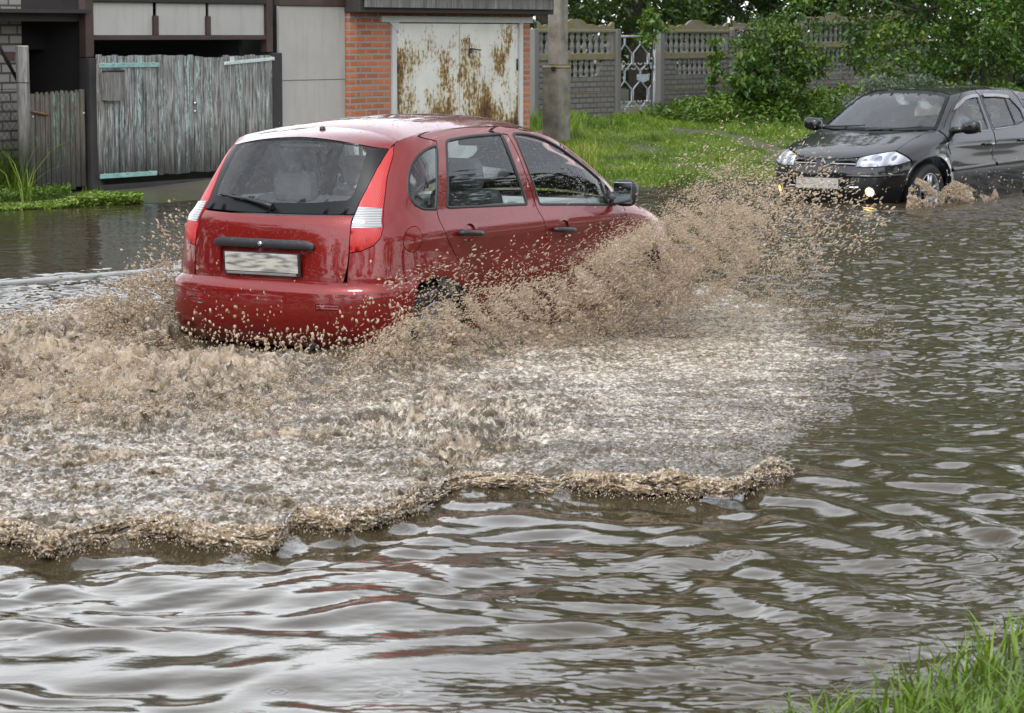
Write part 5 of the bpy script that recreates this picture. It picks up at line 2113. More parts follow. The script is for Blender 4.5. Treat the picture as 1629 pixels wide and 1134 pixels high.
for (px_, py_) in ((310, 164), (310, 177)):
    a = fac(px_, py_, .07)
    mb.lathe([(.016, 0), (.016, .010), (0, .014)], tuple(FP(a[0], a[1], .070)), np.array([FD, [0, 0, 1.0], FN]), 10)
part(mb, 'bolt_head', M_chrome, gates)
bx = empty('letter_box', tuple(FP(fac(181, 140, .1)[0], fac(181, 158, .1)[1], .1)))
tag(bx, 'small grey board box hung high on the left gate leaf', 'letter box')
a, c = fac(166, 115, .12), fac(197, 158, .12)
mb = MB()
V = []
for d, dz in ((.075, 0), (.150, -.01)):
    V += [FP(a[0] + .012, c[1] + dz, d), FP(c[0] - .012, c[1] + dz, d), FP(c[0], a[1], d), FP(a[0], a[1], d)]
mb.add(V, [(3, 2, 1, 0), (4, 5, 6, 7), (0, 1, 5, 4), (1, 2, 6, 5), (2, 3, 7, 6), (3, 0, 4, 7)])
part(mb, 'box', M_oldwood, bx)
mb = MB()
mb.tube([FP(a[0] - .01, a[1] + .012, .10), FP((a[0] + c[0]) / 2, a[1] + .020, .155), FP(c[0] + .03, a[1] + .012, .11)], [.012, .018, .012], 8)
part(mb, 'lid', M_post, bx)

# ---- pale cement sheet bay
bay = empty('sheet_bay', tuple(FP(fac(495, 150)[0], 0, 0)))
tag(bay, 'tall plain grey cement sheet wall between the boarded gate and the brick garage', 'wall')
t0_, t1_ = fac(441, 100)[0] + .03, fac(549, 100)[0]
zs_ = fac(495, 127)[1]
ztp = fac(495, 10)[1]
mb = MB()
tz_box(mb, t0_, t1_, -.2, zs_ - .003, -.03, .0, .002)
part(mb, 'sheet', M_sheet2, bay)
mb = MB()
tz_box(mb, t0_ + .004, t1_ - .004, zs_ + .003, ztp, -.03, .006, .002)
part(mb, 'sheet', M_sheet2, bay)
mb = MB()
tz_box(mb, t0_, t1_, ztp + .002, ztp + .28, -.06, .03, .01)
part(mb, 'header', M_beam, bay)
mb = MB()
tz_box(mb, t0_ + .01, t1_ - .01, -.2, ztp + .2, -3.0, -.04)
part(mb, 'core', M_void, bay)

# ---- orange brick garage with the rusty doors
gar = empty('brick_garage', tuple(FP(fac(730, 150)[0], 0, -.3)))
tag(gar, 'orange brick garage under a grey plank eave, with rust streaked white doors', 'garage')
tA, tC = fac(549, 100)[0] + .004, fac(843, 100)[0]
tD0, tD1 = fac(622, 100)[0], fac(830, 100)[0]
zl0, zl1 = fac(725, 36)[1], fac(725, 26)[1]
zpl = fac(700, 22)[1]
mb = MB()
tz_box(mb, tA + .16, tD0, -.3, zpl, -.25, .0)
tz_box(mb, tD1, tC, -.3, zpl, -.25, .0)
tz_box(mb, tD0 + .002, tD1 - .002, zl1 + .003, zpl, -.25, .0)
tz_box(mb, tA, tA + .158, -.3, zpl + .02, -.25, .07)
tz_box(mb, tA, tA + .25, -.3, zpl, -4.2, -.252)
tz_box(mb, tC - .25, tC, -.3, zpl, -4.2, -.252)
part(mb, 'wall', M_brick, gar)
mb = MB()
z0_ = fac(700, 13, .3)[1]
tz_box(mb, tA + .05, tC + .12, z0_, z0_ + .16, .26, .30, .004)
part(mb, 'eave_plank', M_oldwood, gar)
mb = MB()
tz_box(mb, tA - .02, tC + .25, z0_ + .165, z0_ + .22, -4.4, .36, .01)
tz_box(mb, tA - .02, tC + .22, zpl + .004, z0_ + .15, -4.3, .25, .01)
part(mb, 'roof', M_roof, gar)

t = NT('rusty_white_paint')
v = local_coord(t, 0)
sp = t.n('ShaderNodeSeparateXYZ', i_0=v)
n1 = t.noise(scale_v(t, v, (3.0, 1, 2.0)), 1.6, 7, .72, .5)
n2 = t.noise(scale_v(t, v, (16, 1, 2.4)), 1.5, 6, .7, .4)
n3 = t.noise(scale_v(t, v, (20, 1, 13)), 1.2, 5, .7)
hgt = t.n('ShaderNodeMapRange', clamp=True, i_0=sp.outputs[2])
hgt.inputs[1].default_value = .4
hgt.inputs[2].default_value = 1.9
hgt.inputs[3].default_value = .10
hgt.inputs[4].default_value = -.07
nb_ = t.noise(scale_v(t, v, (1.5, 1, 1.1)), 1.0, 3, .5)
m1 = t.math('ADD', t.math('ADD', t.math('ADD', t.math('MULTIPLY', n1, .42), t.math('MULTIPLY', n2, .33)), t.math('MULTIPLY_ADD', nb_, .80, -.285)), hgt.outputs[0])
stain = t.ramp(m1, [(.46, 0.), (.54, 1.)])
m2 = t.math('ADD', t.math('MULTIPLY', m1, .62), t.math('MULTIPLY', n3, .42))
rust = t.ramp(m2, [(.515, 0.), (.56, 1.)])
dark = t.ramp(m2, [(.585, 0.), (.63, 1.)])
c = t.mix(t.ramp(t.noise(v, 2.0, 4), [(.3, 0.), (.7, 1.)]), (.52, .51, .46), (.66, .65, .58))
c = t.mix(t.math('MULTIPLY', stain, .55), c, (.50, .41, .20))
c = t.mix(rust, c, (.20, .115, .025))
c = t.mix(dark, c, (.050, .020, .008))
t.done(t.pbsdf(Base__Color=c, Roughness=t.mix(rust, (.35, .35, .35), (.8, .8, .8)), Normal=t.bump(m2, .3, .01)))
M_rustdoor = MATS['rusty_white_paint']
M_doorframe = sheet_mat('white_door_frame', (.58, .58, .55))
mb = MB()
tz_box(mb, tD0 + .0, tD0 + .10, -.1, zl0, -.10, .025, .004)
tz_box(mb, tD1 - .09, tD1 - .0, -.1, zl0, -.10, .025, .004)
tl0, tl1 = fac(604, 30)[0], fac(843, 30)[0] + .03
tz_box(mb, tl0, tl1, zl0 + .002, zl1, -.08, .035, .004)
V = [FP(fac(617, 36)[0], zl0, .03), FP(fac(632, 36)[0], zl0, .03), FP(fac(632, 50)[0], fac(632, 52)[1], .03), FP(fac(617, 36)[0], zl0, .0), FP(fac(632, 36)[0], zl0, .0), FP(fac(632, 50)[0], fac(632, 52)[1], .0)]
mb.add(V, [(0, 2, 1), (3, 4, 5), (0, 1, 4, 3), (1, 2, 5, 4), (2, 0, 3, 5)])
dfr = part(mb, 'door_frame', M_doorframe, gar)
tm = fac(733, 100)[0]
for a, c_ in ((tD0 + .105, tm - .004), (tm + .002, tD1 - .095)):
    mb = MB()
    tz_box(mb, a, c_, -.05, zl0 - .012, -.05, .0, .003)
    d_ = part(mb, 'garage_door', M_rustdoor, gar)
    mb = MB()
    hx = a + .03 if a < tm - .3 else c_ - .03
    for zz_ in (.45, 1.30):
        mb.tube([FP(hx, zz_, .008), FP(hx, zz_ + .16, .008)], .014, 8)
    part(mb, 'hinge', M_plast, d_)
    # welded cover strip along the edge
    mb = MB()
    if a < tm - .3:
        tz_box(mb, tm - .035, tm + .035, -.05, zl0 - .03, .0045, .012, .002)
        part(mb, 'cover_strip', M_rustdoor, d_)
    else:
        a1, a2 = fac(745, 80), fac(760, 82)
        mb.tube([FP(a1[0] + .02, a1[1] + .02, .01), FP(a1[0] + .02, a1[1] + .02, .05), FP(a2[0], a2[1] + .02, .05)], .010, 6)
        mb.tube([FP(a1[0] + .02, fac(748, 60)[1], .004), FP(a1[0] + .015, fac(748, 90)[1], .004)], .008, 6)
        mb.box(FP(a1[0] + .02, a1[1] - .01, .02), (.05, .03, .06), MF, .01)
        part(mb, 'handle', M_plast, d_)
# ------------------------------------------------------------------ concrete lamp post
M_conc = simple('old_concrete', (.19, .175, .14), .85, var=.38, nscale=5, bump=.7, bscale=22)
M_conc2 = simple('mossy_concrete', (.16, .15, .115), .85, var=.45, nscale=5, bump=.8, bscale=18)
pg = ground_at(885, 226)
sc_ = FPX / pg[1]
pole = empty('concrete_pole', tuple(pg))
tag(pole, 'tall concrete utility pole standing in a thicker footing beside the garage', 'pole')
zs1 = CAMH - (107 - YH) / sc_
wl = 46 / sc_ / 1.38
wu = 33 / sc_ / 1.38
mb = MB()
cx_ = pg + np.array([0, 0, 0])
mb.box((pg[0], pg[1], (zs1 - .4) / 2 + pg[2] / 2), (wl, wl, zs1 - pg[2] + .4), MF, .03)
part(mb, 'footing', M_conc2, pole)
LEDGE = (pg[0], pg[1], zs1 + .006)
mb = MB()
pc_ = pg + FD * .0 + np.array([.02, 0, 0])
mb.box((pc_[0], pc_[1], zs1 + 3.53), (wu, wu, 7.0), MF, .02, taper=1.0)
part(mb, 'shaft', M_conc, pole)
mb = MB()
mb.box((pc_[0], pc_[1], zs1 + .0) + FN * (wu / 2 + .004) + np.array([0, 0, 3.6]), (wu * .36, .006, 6.4), MF, .002)
part(mb, 'groove', M_conc2, pole)
mb = MB()
q = pg + np.array([0, 0, zs1 - .02]) - FD * (wl * .5) + FN * .05
mb.box((q[0], q[1], zs1 - .01), (.05, .07, .06), MF, .01)
part(mb, 'bracket', M_rubber, pole)

# ------------------------------------------------------------------ cast concrete fence
F2 = at(855, 200, .35)
F2[2] = 0
M_fence = sheet_mat('fence_concrete', (.145, .142, .130))
t = NT('mossy_coping')
v = local_coord(t, 0)
n = t.noise(v, 7, 5, .65)
t.done(t.pbsdf(Base__Color=t.mix(t.ramp(n, [(.42, 0.), (.6, 1.)]), (.17, .16, .13), (.17, .14, .035)), Roughness=.85, Normal=t.bump(n, .5, .02)))
M_cope = MATS['mossy_coping']
M_fbrick = brick_mat('cast_brick_relief', (.19, .185, .172), (.14, .137, .128), (.066, .063, .057), bw=.22, bh=.085, msize=.014, grime=.45)


mb = MB()
mb.box(LEDGE, (wl * 1.03, wl * 1.03, .05), MF, .02)
part(mb, 'ledge', M_cope, pole)


def f2(px_, py_):
    return fac(px_, py_, 0, F2)


zA = f2(1100, 142)[1]
zB = f2(1100, 118)[1]
zC = f2(1100, 93)[1]
zC2 = f2(1100, 83)[1]
zD = f2(1100, 52)[1]
zE = f2(1100, 39)[1]
BAL = [(.030, 0), (.030, .03), (.018, .06), (.030, .20), (.036, .34), (.028, .46), (.016, .56), (.028, .70), (.034, .80), (.018, .93), (.030, .97), (.030, 1.0)]


def fence_bay(tL, tR, label, lift=0.0, nb=12, posts=(True, True), crest=True):
    root = empty('concrete_fence', tuple(FP((tL + tR) / 2, 0, 0, F2)))
    tag(root, label, 'fence', 'concrete fence bays along the verge')
    pw = .13
    for on, tt in zip(posts, (tL, tR)):
        if on:
            mb = MB()
            tz_box(mb, tt - pw / 2, tt + pw / 2, -.2, zD + .06 + lift, -.075, .075, .012, F2)
            part(mb, 'post', M_fence, root)
    a, c = tL + pw / 2 + .004, tR - pw / 2 - .004
    L_ = c - a
    for z0, z1, m_ in ((-.1, zA - .012, M_fbrick), (zA + .012, zB, M_fbrick)):
        mb = MB()
        tz_box(mb, a, c, z0 + lift, z1 + lift, -.03, .03, .008, F2)
        part(mb, 'slab', m_, root)
    mb = MB()
    tz_box(mb, a, c, zA - .010 + lift, zA + .010 + lift, -.036, .036, .004, F2)
    part(mb, 'ledge', M_cope, root)
    # lower row of balusters between sloping brick shoulders
    sh = L_ * .16
    for s_ in (0, 1):
        mb = MB()
        p = [(a, zB + .003), (a + sh * 1.5, zB + .003), (a + sh * .8, zC - .003), (a, zC - .003)]
        if s_:
            p = [(c - (q[0] - a), q[1]) for q in p][::-1]
        V = [FP(x_, z_ + lift, .028, F2) for x_, z_ in p] + [FP(x_, z_ + lift, -.028, F2) for x_, z_ in p]
        mb.add(V, [(3, 2, 1, 0), (4, 5, 6, 7), (0, 1, 5, 4), (1, 2, 6, 5), (2, 3, 7, 6), (3, 0, 4, 7)])
        part(mb, 'shoulder', M_fbrick, root)
    mb = MB()
    tz_box(mb, a, c, zC + lift, zC2 + lift, -.04, .04, .010, F2)
    part(mb, 'rail', M_cope, root)
    for (z0, z1, x0, x1, n_) in ((zB, zC, a + sh * 1.05, c - sh * 1.05, nb - 3), (zC2, zD, a + .07, c - .07, nb)):
        for k in range(n_):
            mb = MB()
            xx = x0 + (x1 - x0) * (k + .5) / n_
            mb.lathe([(r_ * 1.15, z0 + .002 + (z1 - z0 - .004) * h_) for r_, h_ in BAL], tuple(FP(xx, lift, 0, F2)), None, 8)
            part(mb, 'baluster', M_fence, root)
    for x0, x1 in ((a, a + .05), (c - .05, c)):
        mb = MB()
        tz_box(mb, x0, x1, zC2 + .002 + lift, zD - .002 + lift, -.03, .03, .005, F2)
        part(mb, 'jamb', M_fence, root)
    mb = MB()
    tz_box(mb, a, c, zD + lift, zD + .05 + lift, -.045, .045, .010, F2)
    part(mb, 'coping', M_cope, root)
    if crest:
        mb = MB()
        xs = np.linspace(0, 1, 49)
        prof = .045 + (zE - zD - .02) * np.exp(-((xs - .5) / .13) ** 2) + .035 * np.abs(np.cos(xs * PI * 7)) * (1 - .5 * np.exp(-((xs - .5) / .1) ** 2)) + .05 * (np.exp(-((xs - .02) / .04) ** 2) + np.exp(-((xs - .98) / .04) ** 2))
        V = []
        for d in (.022, -.022):
            for x_, h_ in zip(xs, prof):
                V += [FP(a + L_ * x_, zD + .048 + lift, d, F2), FP(a + L_ * x_, zD + .05 + h_ + lift, d, F2)]
        n_ = len(xs)
        F = []
        for i in range(n_ - 1):
            F += [(2 * i, 2 * i + 1, 2 * i + 3, 2 * i + 2)[::-1], (2 * n_ + 2 * i, 2 * n_ + 2 * i + 2, 2 * n_ + 2 * i + 3, 2 * n_ + 2 * i + 1)[::-1], (2 * i + 1, 2 * n_ + 2 * i + 1, 2 * n_ + 2 * i + 3, 2 * i + 3)]
        mb.add(V, F)
        part(mb, 'crest', M_cope, root)
    return root


tt = {k: f2(k, 100)[0] for k in (848, 979, 1048, 1160, 1272)}
fence_bay(tt[848], tt[979], 'cast concrete fence bay between the concrete pole and the metal gate')
fence_bay(tt[1048], tt[1160], 'cast concrete fence bay directly right of the metal gate, creeper on its right end')
fence_bay(tt[1160], tt[1272], 'cast concrete fence bay mostly hidden behind the tall green bush', posts=(False, True), lift=.05)
d3 = tt[1272] - tt[1160]
fence_bay(tt[1272], tt[1272] + d3, 'cast concrete fence bay showing between the tall green bush and the dark tree', posts=(False, True), lift=.17)
fence_bay(tt[1272] + d3, tt[1272] + 2 * d3, 'cast concrete fence bay in deep shade behind the silvery shrub', posts=(False, True), lift=.22)
mb = MB()
tG = f2(843, 100)[0]

# metal gate
M_gmetal = simple('grey_gate_paint', (.30, .32, .34), .45, var=.2)
mg = empty('metal_gate', tuple(FP(f2(1014, 100)[0], 0, 0, F2)))
tag(mg, 'narrow grey metal lattice gate between two concrete fence bays', 'gate')
g0, g1 = f2(983, 100)[0], f2(1042, 100)[0]
gz0, gz1 = f2(1012, 188)[1], f2(1012, 58)[1]
mb = MB()
for x_ in (g0 + .02, g1 - .02):
    mb.tube([FP(x_, gz0 - .25, 0, F2), FP(x_, gz1 - (.22 if x_ > g0 + .1 else 0), 0, F2)], .022, 8)
mb.tube([FP(g0, gz1, 0, F2), FP(g0 + (g1 - g0) * .65, gz1, 0, F2)], .022, 8)
mb.tube([FP(g0, gz0, 0, F2), FP(g1, gz0, 0, F2)], .022, 8)
part(mb, 'frame', M_gmetal, mg)
W_ = g1 - g0 - .06
Hh_ = gz1 - gz0
cw_ = W_ / 4.5
for k in range(5):
    mb = MB()
    x0 = g0 + .05 + cw_ * (k + .15)
    sgn_ = 1 if k % 2 == 0 else -1
    pts = []
    for fz, dx_ in ((1., .42), (.90, .42), (.80, -.42), (.68, -.42), (.58, .42), (.46, .42), (.36, -.42), (.22, -.42), (.12, .42), (.0, .42)):
        xx = min(max(x0 + dx_ * cw_ * sgn_, g0 + .02), g1 - .02)
        z_ = gz0 + Hh_ * fz
        if xx > g0 + W_ * .7 and z_ > gz1 - .24:
            continue
        pts.append(FP(xx, z_, .004 * sgn_, F2))
    mb.tube(pts, .0125, 6)
    part(mb, 'lattice_bar', M_gmetal, mg)
for fz in (.66, .60, .20, .14):
    mb = MB()
    for k in range(6):
        x0 = g0 + .04 + W_ * k / 5.5
        mb.tube([FP(x0 - .03, gz0 + Hh_ * fz + .02, .01, F2), FP(x0, gz0 + Hh_ * fz, .012, F2), FP(x0 + .06, gz0 + Hh_ * fz, .012, F2), FP(x0 + .09, gz0 + Hh_ * fz + .02, .01, F2)], .010, 6)
    part(mb, 'scroll_row', M_gmetal, mg)
mb = MB()
a, c = f2(1011, 118), f2(1031, 131)
V = []
for d in (.03, .022):
    V += [FP(a[0], a[1], d, F2), FP(a[0] + .01, c[1] + .05, d, F2), FP((a[0] + c[0]) / 2, c[1], d, F2), FP(c[0], c[1] + .05, d, F2), FP(c[0], a[1], d, F2)]
mb.add(V, [(0, 1, 2, 3, 4), (9, 8, 7, 6, 5), (0, 4, 9, 5), (4, 3, 8, 9), (3, 2, 7, 8), (2, 1, 6, 7), (1, 0, 5, 6)])
part(mb, 'lock_plate', simple('pale_plate', (.33, .37, .40), .4), mg)
# ------------------------------------------------------------------ plants
def leaf_mat(name, stops, rough=.38, trans=.25):
    t = NT(name)
    a = t.attr('var')
    c = t.ramp(a, stops)
    n = t.noise(t.coord('Object'), .8, 3, .6)
    c = t.mix(t.math('MULTIPLY', n, .45), c, tuple(x * .45 for x in stops[0][1][:3]))
    p = t.pbsdf(Base__Color=c, Roughness=rough)
    p.inputs['Specular IOR Level'].default_value = .45
    tr = t.n('ShaderNodeBsdfTranslucent')
    t.set(tr.inputs[0], t.mix(.5, c, (.16, .22, .02)))
    m = t.n('ShaderNodeMixShader', i_0=trans)
    t.set(m.inputs[1], p.outputs[0])
    t.set(m.inputs[2], tr.outputs[0])
    return t.done(m)


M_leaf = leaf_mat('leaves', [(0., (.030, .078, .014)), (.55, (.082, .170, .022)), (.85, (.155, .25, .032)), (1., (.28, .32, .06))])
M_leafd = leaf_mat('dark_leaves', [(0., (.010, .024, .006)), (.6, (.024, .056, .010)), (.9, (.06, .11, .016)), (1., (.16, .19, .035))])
M_leaf2 = leaf_mat('young_leaves', [(0., (.040, .095, .012)), (.5, (.10, .195, .018)), (.9, (.18, .29, .03)), (1., (.34, .37, .08))])
M_silver = leaf_mat('silvery_leaves', [(0., (.070, .105, .070)), (.6, (.13, .175, .115)), (1., (.22, .27, .18))], .5)
M_grass = leaf_mat('grass_blades', [(0., (.055, .115, .010)), (.5, (.145, .245, .014)), (.9, (.24, .34, .020)), (1., (.38, .36, .11))], .42)
M_bark = simple('bark', (.050, .040, .030), .85, var=.4, nscale=12, bump=.6, bscale=25)


def leaves_mesh(name, P, size, rng, up=.35, asp=.55, var=None, droop=.0):
    """folded four-cornered leaves at points P"""
    n = len(P)
    N = rng.normal(size=(n, 3))
    N[:, 2] = np.abs(N[:, 2]) + up
    N /= np.linalg.norm(N, axis=1, keepdims=True)
    A = rng.normal(size=(n, 3))
    A -= N * (A * N).sum(1, keepdims=True)
    A /= np.linalg.norm(A, axis=1, keepdims=True)
    A[:, 2] -= droop
    Bv = np.cross(N, A)
    s = (size if np.ndim(size) else np.full(n, size)) * rng.uniform(.6, 1.25, n)
    s = s[:, None]
    V = np.empty((n, 6, 3))
    V[:, 0] = P - A * s * .5
    V[:, 1] = P - A * s * .10 + Bv * s * asp * .5 + N * s * .08
    V[:, 2] = P + A * s * .25 + Bv * s * asp * .32 + N * s * .05
    V[:, 3] = P + A * s * .55 - N * s * .10
    V[:, 4] = P + A * s * .25 - Bv * s * asp * .32 + N * s * .05
    V[:, 5] = P - A * s * .10 - Bv * s * asp * .5 + N * s * .08
    b = np.arange(n)[:, None] * 6
    F = np.concatenate([b + np.array([0, 3, 2, 1]), b + np.array([0, 5, 4, 3])])
    me = np_mesh(name, V.reshape(-1, 3), F, True)
    vv = rng.uniform(0, 1, n) ** 1.3 if var is None else np.clip(var + rng.normal(0, .16, n), 0, 1)
    attr(me, 'var', np.repeat(vv, 6))
    return me


def clump_points(rng, n, centre, rad_, nclump, spread, shell=.72):
    """points in leaf clumps spread through an ellipsoid, with gaps between clumps"""
    c = np.array(centre, float)
    R_ = np.array(rad_, float)
    d = rng.normal(size=(nclump, 3))
    d /= np.linalg.norm(d, axis=1, keepdims=True)
    rr_ = rng.uniform(shell ** 3, 1.0, nclump) ** (1 / 3)
    C_ = d * rr_[:, None] * R_ * (1 + .16 * rng.normal(size=(nclump, 1)))
    k = rng.integers(0, nclump, n)
    sz = spread * rng.uniform(.5, 1.3, nclump)
    off = rng.normal(size=(n, 3)) * sz[k][:, None] * np.array([1, 1, .62])
    tint = rng.uniform(.1, .75, nclump)[k]
    return c + C_[k] + off, tint


def tree(name, base, h_, crown, label, cat='tree', mat=None, leaf=.11, n=9000, nclump=70, spread=.35, trunk_r=.12, seed=1, lean=(0, 0), group=None, big=None, shell=.55, limbs=6):
    rng = np.random.default_rng(seed)
    base = np.array(base, float)
    root = empty(name, tuple(base))
    tag(root, label, cat, group)
    (c, R_) = crown
    c = np.array(c, float)
    mb = MB()
    top = base + np.array([lean[0], lean[1], h_ * .8])
    pts = [base + (top - base) * f + np.array([.08 * math.sin(5 * f + seed), .08 * math.cos(4 * f + seed), 0]) * trunk_r * 6 for f in np.linspace(-.02, 1, 9)]
    mb.tube(pts, [trunk_r * (1.25 - .95 * f) for f in np.linspace(0, 1, 9)], 10)
    for k in range(limbs):
        f = rng.uniform(.25, .85)
        p0 = base + (top - base) * f
        a = rng.uniform(0, 2 * PI)
        tip = c + np.array([math.cos(a) * R_[0] * .75, math.sin(a) * R_[1] * .75, rng.uniform(-.3, .6) * R_[2]])
        mid_ = (p0 + tip) / 2 + np.array([0, 0, -.08 * h_])
        mb.tube([p0, p0 * .6 + mid_ * .4, mid_ * .6 + tip * .4, tip], [trunk_r * .45, trunk_r * .34, trunk_r * .22, trunk_r * .08], 7)
    part(mb, 'trunk', M_bark, root)
    P, tint = clump_points(rng, n, c, R_, nclump, spread, shell)
    sz = np.full(n, leaf)
    if big is not None:
        # high up, far above the fence, the crown is made of larger sprays
        P2, t2 = clump_points(rng, big[2], big[0], big[1], big[3], big[4], .35)
        P = np.concatenate([P, P2])
        tint = np.concatenate([tint, t2])
        sz = np.concatenate([sz, np.full(big[2], big[5])])
    g = ground_z(P[:, 0], P[:, 1])
    ok = P[:, 2] > g + .03
    P, tint, sz = P[ok], tint[ok], sz[ok]
    me = leaves_mesh('crown', P, sz, rng, var=tint, droop=.25)
    o = link('crown', me, mat or M_leaf)
    o.parent = root
    o.matrix_parent_inverse = Matrix.Translation(-Vector(root.location))
    return root


def gp(px_, Y, dz=0.0):
    """ground point in the column of a photo pixel at depth Y"""
    x = (px_ - CX) / FPX * Y / cP * 1.0
    x = (px_ - CX) / FPX * Y
    return np.array([x, Y, float(ground_z(x, Y)) + dz])


# trees behind the fence: low boughs are what the picture shows, the rest shows in the water
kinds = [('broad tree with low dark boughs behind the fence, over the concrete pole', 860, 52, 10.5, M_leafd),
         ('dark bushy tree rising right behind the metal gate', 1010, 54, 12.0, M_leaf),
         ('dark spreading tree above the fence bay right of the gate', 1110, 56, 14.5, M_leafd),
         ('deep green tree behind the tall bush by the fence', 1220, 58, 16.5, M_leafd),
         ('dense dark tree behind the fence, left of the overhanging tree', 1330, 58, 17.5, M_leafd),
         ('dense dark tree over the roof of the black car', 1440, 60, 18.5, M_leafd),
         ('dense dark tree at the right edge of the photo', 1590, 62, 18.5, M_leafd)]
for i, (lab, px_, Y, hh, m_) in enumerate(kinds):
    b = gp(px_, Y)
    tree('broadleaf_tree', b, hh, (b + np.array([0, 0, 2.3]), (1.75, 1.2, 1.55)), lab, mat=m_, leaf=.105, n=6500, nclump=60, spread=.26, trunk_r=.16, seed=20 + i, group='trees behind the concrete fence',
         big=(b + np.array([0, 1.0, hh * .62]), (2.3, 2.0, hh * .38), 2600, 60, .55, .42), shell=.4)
# the wood closing the view behind them, one dark mass
rw_ = np.random.default_rng(5)
n = 16000
xw = rw_.uniform(-3, 21, n)
hw = np.interp(xw, [-3, 3, 8, 21], [6, 8.5, 12, 14])
Pw = np.stack([xw, 66 + rw_.normal(0, 1.3, n) - .12 * xw, rw_.uniform(0, 1, n) ** 1.5 * hw], -1)
Pw[:, 2] += ground_z(Pw[:, 0], Pw[:, 1])
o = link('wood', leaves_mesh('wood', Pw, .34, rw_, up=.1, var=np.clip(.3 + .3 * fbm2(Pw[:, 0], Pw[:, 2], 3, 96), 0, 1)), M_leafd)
tag(o, kind='stuff')
# overhanging tree right
b = gp(1560, 47)
tree('overhanging_tree', b, 5.5, (b + np.array([-.45, 0, 2.2]), (2.3, 1.6, 1.5)), 'large tree with a leaning dark trunk, its boughs hanging over the black car', mat=M_leaf, leaf=.082, n=25000, nclump=190, spread=.21, trunk_r=.11, seed=41, lean=(.5, 0), shell=.3,
     big=(b + np.array([.6, .6, 6.5]), (3.0, 2.6, 3.2), 3000, 60, .6, .36))
# tall bush in front of the fence
b = gp(1240, 47.5)
tree('tall_bush', b, 1.9, (b + np.array([0, 0, .98]), (.66, .5, .98)), 'tall leafy green bush growing against the concrete fence', 'bush', mat=M_leaf, leaf=.068, n=8200, nclump=75, spread=.12, trunk_r=.03, seed=51, shell=.45)
b = gp(1195, 47.0)
tree('tall_bush', b, 1.3, (b + np.array([0, 0, .55]), (.34, .3, .55)), 'smaller broad leaved bush left of the tall green bush', 'bush', mat=M_leaf, leaf=.10, n=1500, nclump=26, spread=.10, trunk_r=.02, seed=52, shell=.4)
b = gp(1135, 47.4)
tree('creeper', b, 1.1, (b + np.array([0, 0, .75]), (.17, .12, .62)), 'green creeper climbing the right end of the fence bay', 'creeper', mat=M_leaf2, leaf=.085, n=520, nclump=20, spread=.06, trunk_r=.012, seed=53, shell=.2)
b = gp(1036, 46.9)
tree('creeper', b, 1.6, (b + np.array([0, .2, 1.55]), (.22, .14, .42)), 'leafy shoots hanging over the top corner of the metal gate', 'creeper', mat=M_leaf2, leaf=.085, n=420, nclump=16, spread=.07, trunk_r=.012, seed=54, shell=.2)
for i, (px_, Y, rx, rz, lab) in enumerate([(1400, 44, .60, .62, 'silvery grey shrub, left of the pair behind the black car'), (1480, 44, .72, .66, 'larger silvery grey shrub just behind the black car roof')]):
    b = gp(px_, Y)
    tree('silvery_shrub', b, .9, (b + np.array([0, 0, .38 + .06 * i]), (rx, .45, rz)), lab, 'shrub', mat=M_silver, leaf=.06, n=4200, nclump=50, spread=.10, trunk_r=.02, seed=60 + i, group='silvery shrubs', shell=.3)
# trees beyond the sheds on the left, only seen in the water
for i, (x_, Y, hh) in enumerate([(-16, 62, 8.6), (-11, 60, 8.2), (-6.5, 58, 8.8), (-2.5, 57, 9.0)]):
    b = np.array([x_, Y, float(ground_z(x_, Y))])
    tree('yard_tree', b, hh, (b + np.array([0, 0, hh * .55]), (2.6, 2.2, hh * .45)), 'garden tree standing in the yards behind the sheds', mat=M_leafd, leaf=.40, n=2200, nclump=50, spread=.5, trunk_r=.15, seed=80 + i, group='trees in the yards behind the sheds', shell=.3)
# trees along the near verge to the right, seen in the car paint and glass
for i, (w__, s__, hh) in enumerate([(-15, 2, 7.5), (-14, 8, 8.5), (-15.5, 14, 7.8), (-14.5, 21, 9.0), (-15, 29, 8.5), (-16, 38, 9.5), (-15, 48, 9), (-15, -6, 8), (-13, -22, 9), (-8, -30, 9.5), (-2, -34, 9), (5, -36, 9.5), (12, -34, 9)]):
    b = from_ws(w__, s__)
    b[2] = float(ground_z(b[0], b[1]))
    tree('verge_tree', b, hh, (b + np.array([0, 0, hh * .52]), (3.2, 3.2, hh * .48)), 'roadside tree on the near verge, outside the picture', mat=M_leafd, leaf=.45, n=2000, nclump=46, spread=.55, trunk_r=.16, seed=95 + i, group='trees on the near verge', shell=.3)


for i, (w__, s__, hh) in enumerate([(13.5, -3, 7.5), (13, -9, 8.5), (14, -15, 9), (13, -22, 9.5), (13, -30, 9.5)]):  # added out of view, to darken the reflections in the red car's rear
    b = from_ws(w__, s__)
    b[2] = float(ground_z(b[0], b[1]))
    tree('verge_tree', b, hh, (b + np.array([0, 0, hh * .5]), (3.2, 3.2, hh * .5)), 'added tree out of view on the far verge, darkens the red car reflections', mat=M_leafd, leaf=.5, n=3600, nclump=70, spread=.6, trunk_r=.16, seed=195 + i, group='added trees on the far verge', shell=.2)


